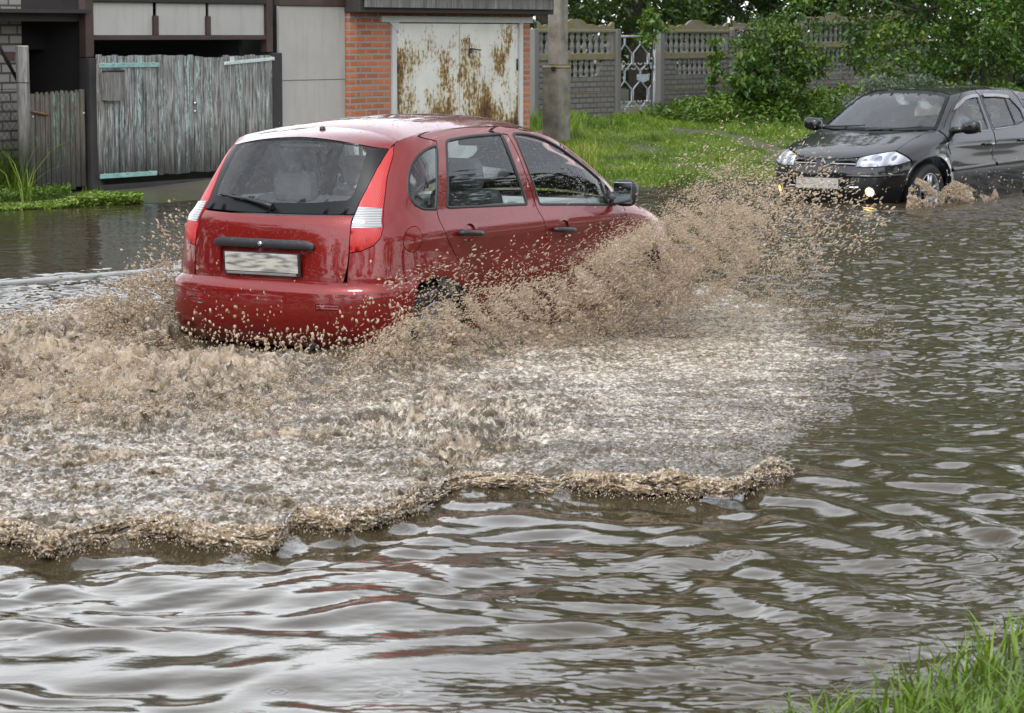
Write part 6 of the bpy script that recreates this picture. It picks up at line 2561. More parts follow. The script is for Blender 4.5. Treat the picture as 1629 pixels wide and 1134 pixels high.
def blades(name, P, hgt, wid, rng, bend=.45, mat=None, kind='stuff', segs=2, var=None):
    n = len(P)
    a = rng.uniform(0, 2 * PI, n)
    D = np.stack([np.cos(a), np.sin(a), np.zeros(n)], 1)
    Sd = np.stack([-np.sin(a + rng.normal(0, .7, n)), np.cos(a), np.zeros(n)], 1)
    h_ = hgt * rng.uniform(.5, 1.2, n)
    bd = bend * rng.uniform(.1, 1.3, n) * h_
    V = []
    for k in range(segs + 1):
        f = k / segs
        c = P + D * (bd * f ** 2)[:, None]
        c = c + np.array([0, 0, 1.0]) * (h_ * (f - .18 * bend * f ** 2 * 1.6))[:, None]
        wv = wid * (1 - f) ** .7 * .5 if k < segs else 0
        if k < segs:
            V += [c - Sd * wv * np.ones((n, 1)), c + Sd * wv * np.ones((n, 1))]
        else:
            V += [c]
    m = 2 * segs + 1
    V = np.stack(V, 1)
    b = np.arange(n)[:, None] * m
    Fs = []
    for k in range(segs - 1):
        Fs.append(b + np.array([2 * k, 2 * k + 1, 2 * k + 3, 2 * k + 2]))
    tri = b + np.array([2 * segs - 2, 2 * segs - 1, 2 * segs])
    me = np_mesh(name, V.reshape(-1, 3), ([np.concatenate(Fs)] if Fs else []) + [tri], True)
    vv = rng.uniform(0, 1, n) if var is None else np.clip(var + rng.normal(0, .15, n), 0, 1)
    attr(me, 'var', np.repeat(vv, m))
    o = link(name, me, mat or M_grass)
    if kind:
        tag(o, kind=kind)
    return o


rg_ = np.random.default_rng(77)
# lawn between the water and the fence: short, patchy, thin near the worn path
n = 200000
ss_ = rg_.uniform(13.2, 34, n)
ww_ = np.interp(ss_, SHORE_S, SHORE_W) + .02 + rg_.uniform(0, 1, n) * 7.4
X_ = RO[0] + RL[0] * ww_ + RD[0] * ss_
Y_ = RO[1] + RL[1] * ww_ + RD[1] * ss_
q = project(np.stack([X_, Y_, ground_z(X_, Y_)], -1))
bare = fbm2(X_ * .9, Y_ * .45, 4, 91)
path = poly_dist(q[:, 0], q[:, 1], [(1060, 204), (1150, 212), (1235, 240), (1330, 262)], False)
keep = (q[:, 0] > 835) & (q[:, 0] < 1700) & (bare > -.40 + .6 * (rg_.uniform(size=n) - .5)) & (path > (5.5 * smooth(1080, 1220, q[:, 0]) + 1) * (1 + .5 * fbm2(X_, Y_, 2, 97))) & (q[:, 2] < 47)
X_, Y_ = X_[keep], Y_[keep]
q = q[keep]
print('lawn blades', len(X_))
vv = .46 + .42 * fbm2(X_ * 1.2, Y_ * .6, 3, 92)
hg = .035 + .16 * smooth(.35, .95, fbm2(X_ * 1.6, Y_ * .9, 3, 98)) + .05 * smooth(-.1, .7, fbm2(X_ * .8, Y_ * .5, 3, 93)) + .20 * smooth(214, 196, q[:, 1]) * smooth(1050, 900, q[:, 0]) + .05 * smooth(212, 190, q[:, 1])
blades('grass', np.stack([X_, Y_, ground_z(X_, Y_) - .005], -1), hg, .016, rg_, var=vv)
# dark wet path across the lawn
mb_ = []
# tall weeds under the fence
n = 26000
tq = rg_.uniform(tt[979] - .1, tt[1272] + 2 * d3 + 2.5, n)
dq = np.abs(rg_.normal(0, 1.2, n)) + .12
Pq = np.array([FP(0, 0, 0, F2)]) + tq[:, None] * FD + dq[:, None] * FN
q = project(np.stack([Pq[:, 0], Pq[:, 1], ground_z(Pq[:, 0], Pq[:, 1])], -1))
pth = poly_dist(q[:, 0], q[:, 1], [(1060, 206), (1150, 212), (1235, 240), (1330, 262)], False)
keep = (q[:, 1] < np.interp(q[:, 0], [960, 1040, 1080, 1150, 1240, 1400], [196, 203, 207, 204, 222, 250])) & (q[:, 0] > 990)
Pq = Pq[keep]
q = q[keep]
cl = fbm2(Pq[:, 0] * 2.2, Pq[:, 1] * 1.4, 3, 94)
hh_ = np.clip(.20 + .26 * cl + .10 * smooth(1040, 1200, q[:, 0]), .04, .55)
# a bare gap in front of the gate
hh_ *= 1 - .75 * np.exp(-((q[:, 0] - 1010) / 26) ** 2)
Pz = Pq.copy()
Pz[:, 2] = ground_z(Pq[:, 0], Pq[:, 1]) + hh_ * rg_.uniform(.05, 1.0, len(Pq)) ** .8
o = link('weeds', leaves_mesh('weeds', Pz, .10, rg_, up=.8, asp=.42, var=.42 + .30 * cl), M_leaf2)
tag(o, kind='stuff')
# left: tall tuft, low weeds and the leafy strip at the water's edge


def px_scatter(poly, n, rng):
    P = np.array(poly, float)
    x = rng.uniform(P[:, 0].min(), P[:, 0].max(), n * 4)
    y = rng.uniform(P[:, 1].min(), P[:, 1].max(), n * 4)
    k = in_poly(x, y, poly)
    x, y = x[k][:n], y[k][:n]
    # onto the ground
    pts = []
    Zg = np.zeros(len(x))
    for it in range(6):
        a = (x - CX) / FPX
        b_ = -(y - CY) / FPX
        rx, ry, rz_ = a, cP + b_ * sP, -sP + b_ * cP
        tt_ = (Zg - CAMH) / rz_
        X, Y = rx * tt_, ry * tt_
        Zg = ground_z(X, Y)
    return np.stack([X, Y, Zg], -1)


P = px_scatter([(-90, 288), (48, 278), (52, 300), (30, 308), (-90, 314)], 2200, rg_)
P[:, 2] -= .01
blades('tall_grass', P, .78, .014, rg_, bend=.9, segs=3, var=.55)
P = px_scatter([(-90, 296), (60, 290), (118, 298), (112, 312), (60, 320), (-90, 326)], 11000, rg_)
P[:, 2] += rg_.uniform(0, .12, len(P))
o = link('low_weeds', leaves_mesh('low_weeds', P, .036, rg_, up=.9, var=np.full(len(P), .5)), M_leaf2)
tag(o, kind='stuff')
P = px_scatter([(-40, 328), (60, 322), (150, 316), (226, 320), (228, 329), (120, 336), (-40, 340)], 9000, rg_)
q = project(P)
P[:, 2] = np.maximum(P[:, 2], .005) + rg_.uniform(0, 1, len(P)) * (.015 + .085 * smooth(90, 140, q[:, 0]))
o = link('waterside_weeds', leaves_mesh('waterside_weeds', P, .045, rg_, up=1.2, var=.78 + .2 * perlin2(P[:, 0] * 3, P[:, 1] * 3, 5)), M_leaf2)
tag(o, kind='stuff')
P = px_scatter([(130, 298), (165, 296), (165, 304), (130, 304)], 260, rg_)
blades('grass_tuft', P, .10, .010, rg_, var=.5)
# straw coloured tuft beside the red car
P = px_scatter([(915, 258), (948, 256), (955, 266), (918, 268)], 240, rg_)
blades('seeding_grass', P, .42, .010, rg_, bend=.5, segs=3, var=.92)
# near bank, bottom right corner
n = 44000
ws__ = np.concatenate([rg_.uniform(-8.7, -6.35, 22000), rg_.uniform(-11.5, -6.35, 22000)])
ss__ = np.concatenate([rg_.uniform(-8.6, -3.6, 22000), rg_.uniform(-11.5, 6, 22000)])
X_ = RO[0] + RL[0] * ws__ + RD[0] * ss__
Y_ = RO[1] + RL[1] * ws__ + RD[1] * ss__
q = project(np.stack([X_, Y_, 0 * X_], -1))
edge_px = np.interp(q[:, 0], [1180, 1300, 1400, 1520, 1629, 1800], [1140, 1108, 1085, 1040, 1005, 950])
dens = smooth(-22, 95, q[:, 1] - edge_px) * (Y_ > 1.2) * np.clip(.55 + .8 * fbm2(X_ * 5, Y_ * 5, 2, 110), .08, 1)
k = rg_.uniform(size=n) < dens
X_, Y_ = X_[k], Y_[k]
P = np.stack([X_, Y_, ground_z(X_, Y_) - .005], -1)
gv = fbm2(X_ * 2.5, Y_ * 2.5, 3, 99)
blades('bank_grass', P, np.clip(.125 + .07 * gv, .05, .24), .0105, rg_, bend=.8, segs=5, var=.36 + .3 * gv)
k = rg_.uniform(size=len(P)) < .45
P = P[k]
P[:, 2] += rg_.uniform(.0, .04, len(P))
o = link('bank_clover', leaves_mesh('bank_clover', P, .024, rg_, up=1.2, asp=.8, var=np.full(len(P), .45)), M_leaf2)
tag(o, kind='stuff')
# ------------------------------------------------------------------ thrown water: curtains, lips and drops
t = NT('muddy_splash')
v = t.coord('Object')
n1 = t.noise(v, 11.0, 5, .6)
n2 = t.noise(v, 55.0, 3, .6)
c = t.mix(t.ramp(n1, [(.34, 0.), (.64, 1.)]), (.30, .215, .135), (.56, .46, .34))
c = t.mix(t.ramp(n2, [(.52, 0.), (.72, .6)]), c, (.66, .60, .52))
p = t.pbsdf(Base__Color=c, Roughness=.16, IOR=1.33, Normal=t.bump(n2, .35, .008))
tr = t.n('ShaderNodeBsdfTranslucent')
t.set(tr.inputs[0], c)
m = t.n('ShaderNodeMixShader', i_0=.22)
t.set(m.inputs[1], p.outputs[0])
t.set(m.inputs[2], tr.outputs[0])
M_splash = t.done(m)
t = NT('muddy_drops')
c = t.ramp(t.attr('var'), [(0., (.43, .325, .21)), (.5, (.58, .47, .34)), (1., (.80, .73, .63))])
p = t.pbsdf(Base__Color=c, Roughness=.14, IOR=1.33)
tr = t.n('ShaderNodeBsdfTranslucent')
t.set(tr.inputs[0], c)
m = t.n('ShaderNodeMixShader', i_0=.5)
t.set(m.inputs[1], p.outputs[0])
t.set(m.inputs[2], tr.outputs[0])
M_drop = t.done(m)


t = NT('breaking_crest')
v = t.coord('Object')
n1 = t.noise(v, 16.0, 5, .62)
n2 = t.noise(v, 70.0, 3, .6)
c = t.mix(t.ramp(n1, [(.38, 0.), (.62, 1.)]), (.085, .055, .025), (.30, .22, .13))
c = t.mix(t.ramp(n2, [(.52, 0.), (.62, .8)]), c, (.62, .57, .50))
t.done(t.pbsdf(Base__Color=c, Roughness=.05, IOR=1.33, Normal=t.bump(n2, .14, .006)))
M_crest = MATS['breaking_crest']


def ico(sub):
    bm = bmesh.new()
    bmesh.ops.create_icosphere(bm, subdivisions=sub, radius=1.0)
    bm.verts.index_update()
    V = np.array([tuple(x.co) for x in bm.verts])
    F = np.array([tuple(x.index for x in f.verts) for f in bm.faces])
    bm.free()
    return V, F


ICO1 = ico(1)
ICO2 = ico(2)


def drops_mesh(name, P, r, vel, stretch, rng, base=ICO1, wob=.22):
    """ellipsoid drops stretched along their flight"""
    n = len(P)
    Vb, Fb = base
    d = vel + rng.normal(0, .35, (n, 3))
    d /= np.linalg.norm(d, axis=1, keepdims=True) + 1e-9
    a = np.cross(d, rng.normal(size=(n, 3)))
    a /= np.linalg.norm(a, axis=1, keepdims=True) + 1e-9
    b = np.cross(d, a)
    st = 1 + stretch * rng.uniform(0, 1, n) ** 2
    L_ = Vb[None] * (1 + wob * rng.normal(size=(n, len(Vb), 1)))
    V = P[:, None] + r[:, None, None] * (L_[..., 0:1] * d[:, None] * st[:, None, None] + (L_[..., 1:2] * a[:, None] + L_[..., 2:3] * b[:, None]) / np.sqrt(st)[:, None, None])
    F = (np.arange(n)[:, None, None] * len(Vb) + Fb[None]).reshape(-1, 3)
    me = np_mesh(name, V.reshape(-1, 3), F, True)
    attr(me, 'var', np.repeat(rng.beta(2.2, 2.2, n), len(Vb)))
    return me


def ray_np(x, y):
    a = (x - CX) / FPX
    b = -(y - CY) / FPX
    return np.stack([a, cP + b * sP, -sP + b * cP], -1)


def on_plane_w(x, y, w_):
    """points of the photo rays on vertical planes parallel to the road at offset w"""
    r = ray_np(x, y)
    k = (w_ - (CAM - RO) @ RL) / (r @ RL)
    return CAM + r * k[:, None]


def on_plane_s(x, y, s_):
    r = ray_np(x, y)
    k = (s_ - (CAM - RO) @ RD) / (r @ RD)
    return CAM + r * k[:, None]


def poly_sample(poly, n, rng, bias=None):
    P = np.array(poly, float)
    xs, ys = [], []
    tot = 0
    while tot < n:
        x = rng.uniform(P[:, 0].min(), P[:, 0].max(), 4000)
        y = rng.uniform(P[:, 1].min(), P[:, 1].max(), 4000)
        k = in_poly(x, y, poly)
        if bias is not None:
            k &= rng.uniform(size=4000) < bias(x, y)
        xs.append(x[k])
        ys.append(y[k])
        tot += k.sum()
    return np.concatenate(xs)[:n], np.concatenate(ys)[:n]


CURW = ([540, 700, 900, 1050, 1220, 1420], [-1.10, -1.16, -1.25, -1.42, -1.90, -2.4])
sr_ = np.random.default_rng(2024)
VF = RD * .55 - RL * .65 + np.array([0, 0, .45])       # thrown forwards, outwards and up


def strand(x, y):
    """uneven density: ropes and gaps in the sheet, running up and away from the wheel"""
    u = (x * .80 + y * .60) / 46.0
    v_ = (x * -.60 + y * .80) / 15.0
    a = perlin2(u, v_, 301) + .6 * perlin2(u * 2.3, v_ * 2.2, 302) + .55 * perlin2(x / 13.0, y / 11.0, 303)
    return np.clip(.36 + .80 * a, .02, 1)


jobs = []


def spray(poly, n, smin, smax, wfun, jit, vel=VF, stretch=2.2, bias=strand, zmin=.0, pw=2.5):
    x, y = poly_sample(poly, n, sr_, bias)
    tail = sr_.uniform(size=n) < .22
    x = x + sr_.normal(0, 3, n) + tail * sr_.normal(4, 12, n)
    y = y + sr_.normal(0, 3, n) - tail * np.abs(sr_.normal(0, 20, n))
    w_ = wfun(x) + sr_.normal(0, jit, n)
    P = on_plane_w(x, y, w_)
    r = smin + (smax - smin) * sr_.uniform(0, 1, n) ** pw
    k = P[:, 2] > zmin
    jobs.append((P[k], r[k], np.broadcast_to(vel, P[k].shape), stretch))


cw = lambda x: np.interp(x, *CURW)
P1 = [(540, 590), (590, 545), (640, 505), (700, 482), (760, 462), (860, 448), (930, 420), (1000, 380), (1060, 370), (1110, 410), (1100, 480), (1020, 530), (880, 560), (720, 600), (600, 615)]
P2 = [(905, 450), (930, 420), (955, 392), (1000, 372), (1045, 352), (1100, 330), (1160, 318), (1210, 350), (1200, 430), (1130, 480), (1040, 505), (950, 495)]
spray(P1, 44000, .0016, .0050, cw, .20, stretch=3.6, pw=2.2)
spray(P1, 1300, .0028, .0072, cw, .16, stretch=5.5)
spray(P2, 32000, .0016, .0048, cw, .26, stretch=3.8, pw=2.2)
spray(P2, 1000, .0028, .0070, cw, .2, stretch=6.0)
spray([(960, 400), (1060, 325), (1110, 285), (1150, 262), (1205, 258), (1250, 280), (1300, 360), (1330, 430), (1280, 485), (1150, 510), (1050, 500)], 19000, .0014, .0048, cw, .38,
      bias=lambda x, y: strand(x, y) * np.clip(1.15 - ((x - 1120) / 210) ** 2 - np.maximum(0, (330 - y) / 120), .03, 1))
spray([(900, 520), (1080, 470), (1250, 465), (1400, 500), (1480, 560), (1400, 625), (1200, 615), (980, 600)], 20000, .0013, .0038, lambda x: cw(x) - .15, .35, bias=lambda x, y: np.clip(1.1 - np.abs(y - 530) / 95, .03, 1), zmin=.015)
spray([(1010, 330), (1090, 240), (1150, 190), (1230, 180), (1300, 215), (1390, 330), (1400, 400), (1330, 430), (1240, 420), (1160, 300)], 1500, .0028, .0080, lambda x: np.full_like(x, -1.2), .5, bias=lambda x, y: np.clip(1.1 - np.hypot((x - 1220) / 170, (y - 320) / 130), .02, 1), pw=1.6)
spray([(1180, 300), (1300, 255), (1420, 330), (1400, 400), (1300, 440), (1200, 420)], 750, .005, .011, lambda x: np.full_like(x, -.9), .5, pw=1.4, bias=None)
spray([(600, 445), (700, 420), (800, 390), (900, 370), (940, 330), (1020, 335), (960, 400), (900, 452), (760, 470), (640, 480)], 800, .0028, .008, lambda x: np.full_like(x, -1.0), .05, pw=2.2, bias=lambda x, y: np.clip((y - 340) / 130, .05, 1) ** 1.5)
spray([(900, 330), (1000, 250), (1080, 215), (1150, 200), (1100, 330)], 240, .002, .005, lambda x: np.full_like(x, -1.1), .3, bias=None)
# left rear wheel
wl_ = lambda x: np.full_like(x, 1.05)
spray([(135, 520), (160, 470), (185, 450), (230, 440), (262, 415), (292, 420), (294, 530), (250, 545), (190, 540)], 9000, .0018, .0075, wl_, .17, vel=-RD * .6 + RL * .4 + np.array([0, 0, .6]))
spray([(195, 450), (225, 390), (262, 345), (296, 330), (296, 430), (250, 440)], 190, .004, .010, wl_, .2, vel=-RD * .6 + RL * .4 + np.array([0, 0, .6]), bias=None, pw=1.5)
spray([(-60, 520), (40, 490), (150, 470), (160, 500), (60, 530)], 800, .003, .009, lambda x: np.full_like(x, 1.4), .3, vel=-RD)


def spray_s(poly, n, smin, smax, s0, jit, vel, stretch=1.2, bias=None, pw=1.8, zmin=0.0):
    x, y = poly_sample(poly, n, sr_, bias)
    P = on_plane_s(x, y, s0 + sr_.normal(0, jit, n))
    r = smin + (smax - smin) * sr_.uniform(0, 1, n) ** pw
    k = P[:, 2] > zmin
    jobs.append((P[k], r[k], np.broadcast_to(vel, P[k].shape), stretch))


spray_s([(295, 525), (315, 470), (345, 470), (430, 520), (520, 515), (570, 470), (655, 480), (640, 540), (540, 560), (420, 560)], 210, .004, .0115, -.22, .06, np.array([0, 0, 1.0]), 1.0)
spray_s([(290, 520), (420, 530), (640, 530), (640, 560), (520, 570), (420, 575), (300, 560)], 420, .003, .010, -.30, .08, np.array([0, 0, 1.0]), 1.0)
# over the churn behind the car: low lumps and drops thrown a hand's breadth up
x, y = poly_sample([(-120, 540), (60, 500), (170, 470), (290, 530), (420, 560), (600, 560), (760, 500), (900, 540), (700, 620), (520, 650), (420, 680), (200, 670), (-120, 680)], 9000, sr_, strand)
r0 = ray_np(x, y)
hz = .02 + .15 * sr_.uniform(0, 1, len(x)) ** 1.6
P = CAM + r0 * ((hz - CAMH) / r0[:, 2])[:, None]
jobs.append((P, .0014 + .0034 * sr_.uniform(0, 1, len(x)) ** 2.2, np.broadcast_to(-RD * .3 + np.array([0, 0, .8]), P.shape), 1.5))
x, y = poly_sample([(300, 640), (560, 600), (800, 600), (940, 640), (930, 700), (780, 760), (560, 760), (380, 740)], 2600, sr_, strand)
r0 = ray_np(x, y)
hz = sr_.uniform(.01, .06, len(x))
P = CAM + r0 * ((hz - CAMH) / r0[:, 2])[:, None]
jobs.append((P, .0012 + .0026 * sr_.uniform(0, 1, len(x)) ** 2.5, np.broadcast_to(np.array([0, 0, 1.0]), P.shape), 1.0))
x, y = poly_sample([(-100, 560), (60, 520), (200, 490), (300, 550), (560, 575), (640, 600), (420, 650), (200, 660), (-100, 660)], 5000, sr_, strand)
r0 = ray_np(x, y)
hz = .01 + .10 * sr_.uniform(0, 1, len(x)) ** 1.4
P = CAM + r0 * ((hz - CAMH) / r0[:, 2])[:, None]
jobs.append((P, .0022 + .004 * sr_.uniform(0, 1, len(x)) ** 2, np.broadcast_to(np.array([.8, .3, .25]), P.shape), 7.0))
# the black car's front wheel
q_ = lambda lo, hi: sr_.uniform(lo, hi)
KW = float((KB.origin + KB.L * -1.12 - RO) @ RL)


def on_blk(x, y, off):
    r = ray_np(x, y)
    k = ((KB.origin - CAM) @ KB.L + off) / (r @ KB.L)
    return CAM + r * k[:, None]


x, y = poly_sample([(1438, 350), (1446, 300), (1458, 283), (1476, 290), (1492, 305), (1518, 287), (1548, 300), (1575, 315), (1583, 300), (1592, 320), (1640, 322), (1680, 350), (1560, 352)], 15000, sr_, strand)
P = on_blk(x, y, -1.15 + sr_.normal(0, .10, len(x)))
k = P[:, 2] > 0
jobs.append((P[k], .0024 + .0062 * sr_.uniform(0, 1, k.sum()) ** 2.2, np.broadcast_to(np.array([.2, -.3, .7]), P[k].shape), 2.0))
x, y = poly_sample([(1450, 300), (1500, 270), (1629, 270), (1650, 330), (1500, 320)], 90, sr_)
P = on_blk(x, y, -1.1 + sr_.normal(0, .1, len(x)))
jobs.append((P, .004 + .006 * sr_.uniform(0, 1, len(x)), np.broadcast_to(np.array([.2, -.3, .7]), P.shape), 1.5))
# rain bouncing off the roof
xr_ = sr_.uniform(.5, 2.2, 240)
yr_ = sr_.uniform(-.55, .55, 240)
P = RB.world(np.stack([xr_, yr_, 1.50 + .06 * sr_.uniform(0, 1, 240) ** 2 - .05 * (yr_ / .5) ** 2 - .10 * np.clip(np.abs(xr_ - 1.4) - .4, 0, 1)], -1))
jobs.append((P, np.full(240, .0022), np.broadcast_to(np.array([0, 0, 1.0]), P.shape), 1.0))

P = np.concatenate([j[0] for j in jobs])
r = np.concatenate([j[1] for j in jobs])
vl = np.concatenate([j[2] for j in jobs])
stt = np.concatenate([np.full(len(j[0]), j[3]) for j in jobs])
fine_ = r < .0035
print('drops', len(P), 'big', (~fine_).sum())


def drops_obj(name, k, base):
    me = drops_mesh(name, P[k], r[k], vl[k], stt[k], sr_, base)
    return tag(link(name, me, M_drop), kind='stuff')


ICO0 = (lambda Vv, Ff: (Vv, Ff))(*ico(1))
ICO_S = ico(1)
_b = bmesh.new()
bmesh.ops.create_icosphere(_b, subdivisions=1, radius=1.0)
_b.free()
OCT = (np.array([(1, 0, 0), (-1, 0, 0), (0, 1, 0), (0, -1, 0), (0, 0, 1), (0, 0, -1)], float), np.array([(0, 2, 4), (2, 1, 4), (1, 3, 4), (3, 0, 4), (2, 0, 5), (1, 2, 5), (3, 1, 5), (0, 3, 5)]))
drops_obj('spray_mist', fine_, OCT if len(P) > 200000 else ICO_S)
drops_obj('spray_drops', ~fine_, ICO2 if False else ICO_S)


# ---- fused water: blobs grown together, then roughened
def fuse(name, P, r, vox, disp=.25, smooth_it=3, mat=None, stretch=None, seed=0):
    Vb, Fb = ICO1
    n = len(P)
    S_ = np.ones((n, 3)) if stretch is None else stretch
    V = P[:, None] + r[:, None, None] * Vb[None] * S_[:, None]
    F = (np.arange(n)[:, None, None] * len(Vb) + Fb[None]).reshape(-1, 3)
    me = np_mesh(name + '_raw', V.reshape(-1, 3), F, True)
    o = bpy.data.objects.new(name + '_raw', me)
    COL.objects.link(o)
    md = o.modifiers.new('remesh', 'REMESH')
    md.mode = 'VOXEL'
    md.voxel_size = vox
    sm = o.modifiers.new('smooth', 'SMOOTH')
    sm.iterations = smooth_it
    sm.factor = .5
    dg = bpy.context.evaluated_depsgraph_get()
    res = bpy.data.meshes.new_from_object(o.evaluated_get(dg))
    bpy.data.objects.remove(o)
    bpy.data.meshes.remove(me)
    res.name = name
    nv = len(res.vertices)
    co = np.empty(nv * 3, np.float32)
    res.vertices.foreach_get('co', co)
    co = co.reshape(-1, 3).astype(float)
    no = np.empty(nv * 3, np.float32)
    res.vertex_normals.foreach_get('vector', no)
    no = no.reshape(-1, 3)
    a = co[:, 0] + .61 * co[:, 2]
    b = co[:, 1] - .79 * co[:, 2] * 1.1
    k = disp * vox * 2
    d = k * (1.3 * perlin2(a * .35 / vox / 3.2, b * .35 / vox / 3.2, 400 + seed) + .8 * perlin2(a * .9 / vox / 3.2, b * .9 / vox / 3.2, 401 + seed))
    co = co + no * d[:, None]
    res.vertices.foreach_set('co', co.astype(np.float32).ravel())
    res.polygons.foreach_set('use_smooth', np.ones(len(res.polygons), bool))
    res.update()
    res.materials.clear()
    print(name, nv)
    return tag(link(name, res, mat or M_splash), kind='stuff')


def surf_at(x, y, z):
    r_ = ray_np(x, y)
    return CAM + r_ * ((z - CAMH) / r_[:, 2])[:, None]


# breaking lips along the wake's near edge
LIPS = [([(-60, 858), (30, 866), (85, 884), (160, 868), (250, 856), (330, 872), (430, 878), (480, 840), (560, 846), (650, 818), (690, 800)], 1500),
        ([(690, 800), (740, 779), (800, 777), (880, 787)], 50),
        ([(880, 786), (960, 782), (1020, 788), (1080, 790), (1150, 790), (1205, 774), (1260, 757)], 800)]
PL, RL_ = [], []
DL, DR = [], []
for pts, n in LIPS:
    p = np.array(pts, float)
    s = np.concatenate([[0], np.cumsum(np.hypot(*np.diff(p, axis=0).T))])
    u = sr_.uniform(0, s[-1], n)
    lump = np.clip(.55 + .9 * perlin2(u / 70, u * 0 + len(pts), 501) + .4 * perlin2(u / 25, u * 0, 502), .12, 1.3)
    if n < 60:
        lump *= .45
    x = np.interp(u, s, p[:, 0]) + sr_.normal(0, 8, n)
    yb = np.interp(u, s, p[:, 1])
    h_ = sr_.uniform(0, 1, n) ** 1.1
    z = .012 + .075 * lump * h_
    back = (1 - h_) * 0
    G = surf_at(x, yb - 2, np.zeros(n))
    Pn = G + np.array([0, 1.0, 0]) * (sr_.normal(.0, .035, n) + .03 * h_)[:, None]
    Pn[:, 2] = z
    PL.append(Pn)
    RL_.append((.006 + .013 * sr_.uniform(0, 1, n) ** 1.5) * (.55 + .6 * lump))
    m_ = int(n * 1.3)
    u = sr_.uniform(0, s[-1], m_)
    lump = np.clip(.55 + .9 * perlin2(u / 70, u * 0 + len(pts), 501) + .4 * perlin2(u / 25, u * 0, 502), .1, 1.3)
    x = np.interp(u, s, p[:, 0]) + sr_.normal(0, 5, m_)
    G = surf_at(x, np.interp(u, s, p[:, 1]) + sr_.normal(2, 6, m_), np.zeros(m_))
    G[:, 2] = np.abs(sr_.normal(.005, .035, m_)) * lump + .002
    DL.append(G)
    DR.append(.0012 + .0024 * sr_.uniform(0, 1, m_) ** 2.0)
def ridged(a, b, sd):
    return 1 - np.abs(perlin2(a, b, sd))


Vc, Fc, nvc = [], [], 0
for (pts, n), (oy_, fr_, sd_) in [(l_, o_) for l_ in LIPS for o_ in ((0, .86, 0), (.06, .68, 40), (.125, .50, 80))]:
    G = surf_at(np.array(pts, float)[:, 0], np.array(pts, float)[:, 1] - 3, np.zeros(len(pts)))
    G[:, 1] += oy_
    sl_ = np.concatenate([[0], np.cumsum(np.hypot(*np.diff(G[:, :2], axis=0).T))])
    nu, nvv = max(12, int(sl_[-1] / .0036)), 48
    u = np.linspace(0, sl_[-1], nu)
    cx_l = Body.cr(sl_, G[:, 0], u)
    cy_l = Body.cr(sl_, G[:, 1], u) + .042 * fbm2(u * 5, u * 0 + len(pts), 3, 520 + sd_) + .012 * perlin2(u * 22, u * 0, 523 + sd_)
    lump = np.clip(.60 + .62 * perlin2(u * 3.1, u * 0 + len(pts), 521 + sd_) + .30 * perlin2(u * 9, u * 0, 522 + sd_), .16, 1.2) * fr_ * (.45 if n < 60 else 1) * smooth(0, .12, u) * smooth(0, .12, sl_[-1] - u)
    th_ = np.linspace(-.35 * PI, 1.05 * PI, nvv)
    U_, T_ = np.meshgrid(u, th_, indexing='ij')
    Lm = lump[:, None]
    r_ = .006 + .026 * Lm
    s1 = ridged(U_ * 15, T_ * 1.3, 530 + sd_) - .62
    s2 = ridged(U_ * 34, T_ * 2.8, 531 + sd_) - .62
    s3 = perlin2(U_ * 80, T_ * 6, 532 + sd_)
    s4 = perlin2(U_ * 150, T_ * 11, 533 + sd_)
    rad_ = r_ * (1 + 1.0 * s1 + .75 * s2 + .20 * s3 + .08 * s4)
    # tongues that hang forward over the smooth water
    tong = np.clip(perlin2(U_ * 26, U_ * 0, 534 + sd_), 0, 1) ** 1.5 * np.exp(-((T_ - .12 * PI) / .5) ** 2)
    yy_ = cy_l[:, None] - .02 - np.cos(T_) * rad_ * 1.7 - .045 * tong * Lm
    zz_ = .012 + .020 * (oy_ > 0) + .026 * Lm + np.sin(T_) * rad_ * 1.05 - .016 * tong
    xx_ = cx_l[:, None] + .012 * perlin2(U_ * 30, T_ * 2 + 9, 535 + sd_)
    Vc.append(np.stack([xx_ + 0 * T_, yy_, np.maximum(zz_, -.004)], -1).reshape(-1, 3))
    Fc.append(grid_faces(nu, nvv) + nvc)
    nvc += nu * nvv
tag(link('wave_crest', np_mesh('wave_crest', np.concatenate(Vc), np.concatenate(Fc)), M_crest), kind='stuff')
me = drops_mesh('crest_drops', np.concatenate(DL), np.concatenate(DR), np.broadcast_to(np.array([0, -.5, -.5]), (sum(map(len, DL)), 3)), 1.6, sr_, ICO_S)
tag(link('crest_drops', me, M_drop), kind='stuff')

# the thick foot of the curtain beside the car, the plume at the front wheel, the rear mounds
PB, RB_ = [], []


def blobs(poly, n, rmin, rmax, wfun, jit, bias=strand, pw=1.6):
    x, y = poly_sample(poly, n, sr_, bias)
    P_ = on_plane_w(x, y, wfun(x) + sr_.normal(0, jit, n))
    k = P_[:, 2] > -.02
    PB.append(P_[k])
    RB_.append((rmin + (rmax - rmin) * sr_.uniform(0, 1, n) ** pw)[k])


blobs([(530, 600), (590, 560), (650, 525), (720, 505), (800, 490), (900, 470), (960, 455), (1000, 480), (960, 530), (820, 560), (660, 600)], 1700, .005, .015, cw, .14)
blobs([(905, 455), (925, 425), (960, 400), (1000, 415), (1040, 390), (1090, 400), (1100, 440), (1040, 490), (950, 495)], 800, .004, .013, cw, .14)
blobs([(150, 530), (165, 480), (190, 470), (230, 480), (285, 460), (292, 530), (230, 550)], 600, .006, .019, wl_, .12)
fuse('splash', np.concatenate(PB), np.concatenate(RB_), .0085, disp=.9, smooth_it=1, seed=5)
x, y = poly_sample([(1440, 348), (1448, 305), (1460, 290), (1480, 300), (1500, 318), (1520, 296), (1545, 305), (1580, 328), (1640, 330), (1660, 348)], 620, sr_, strand)
P_ = on_blk(x, y, -1.15 + sr_.normal(0, .08, len(x)))
k = P_[:, 2] > -.02
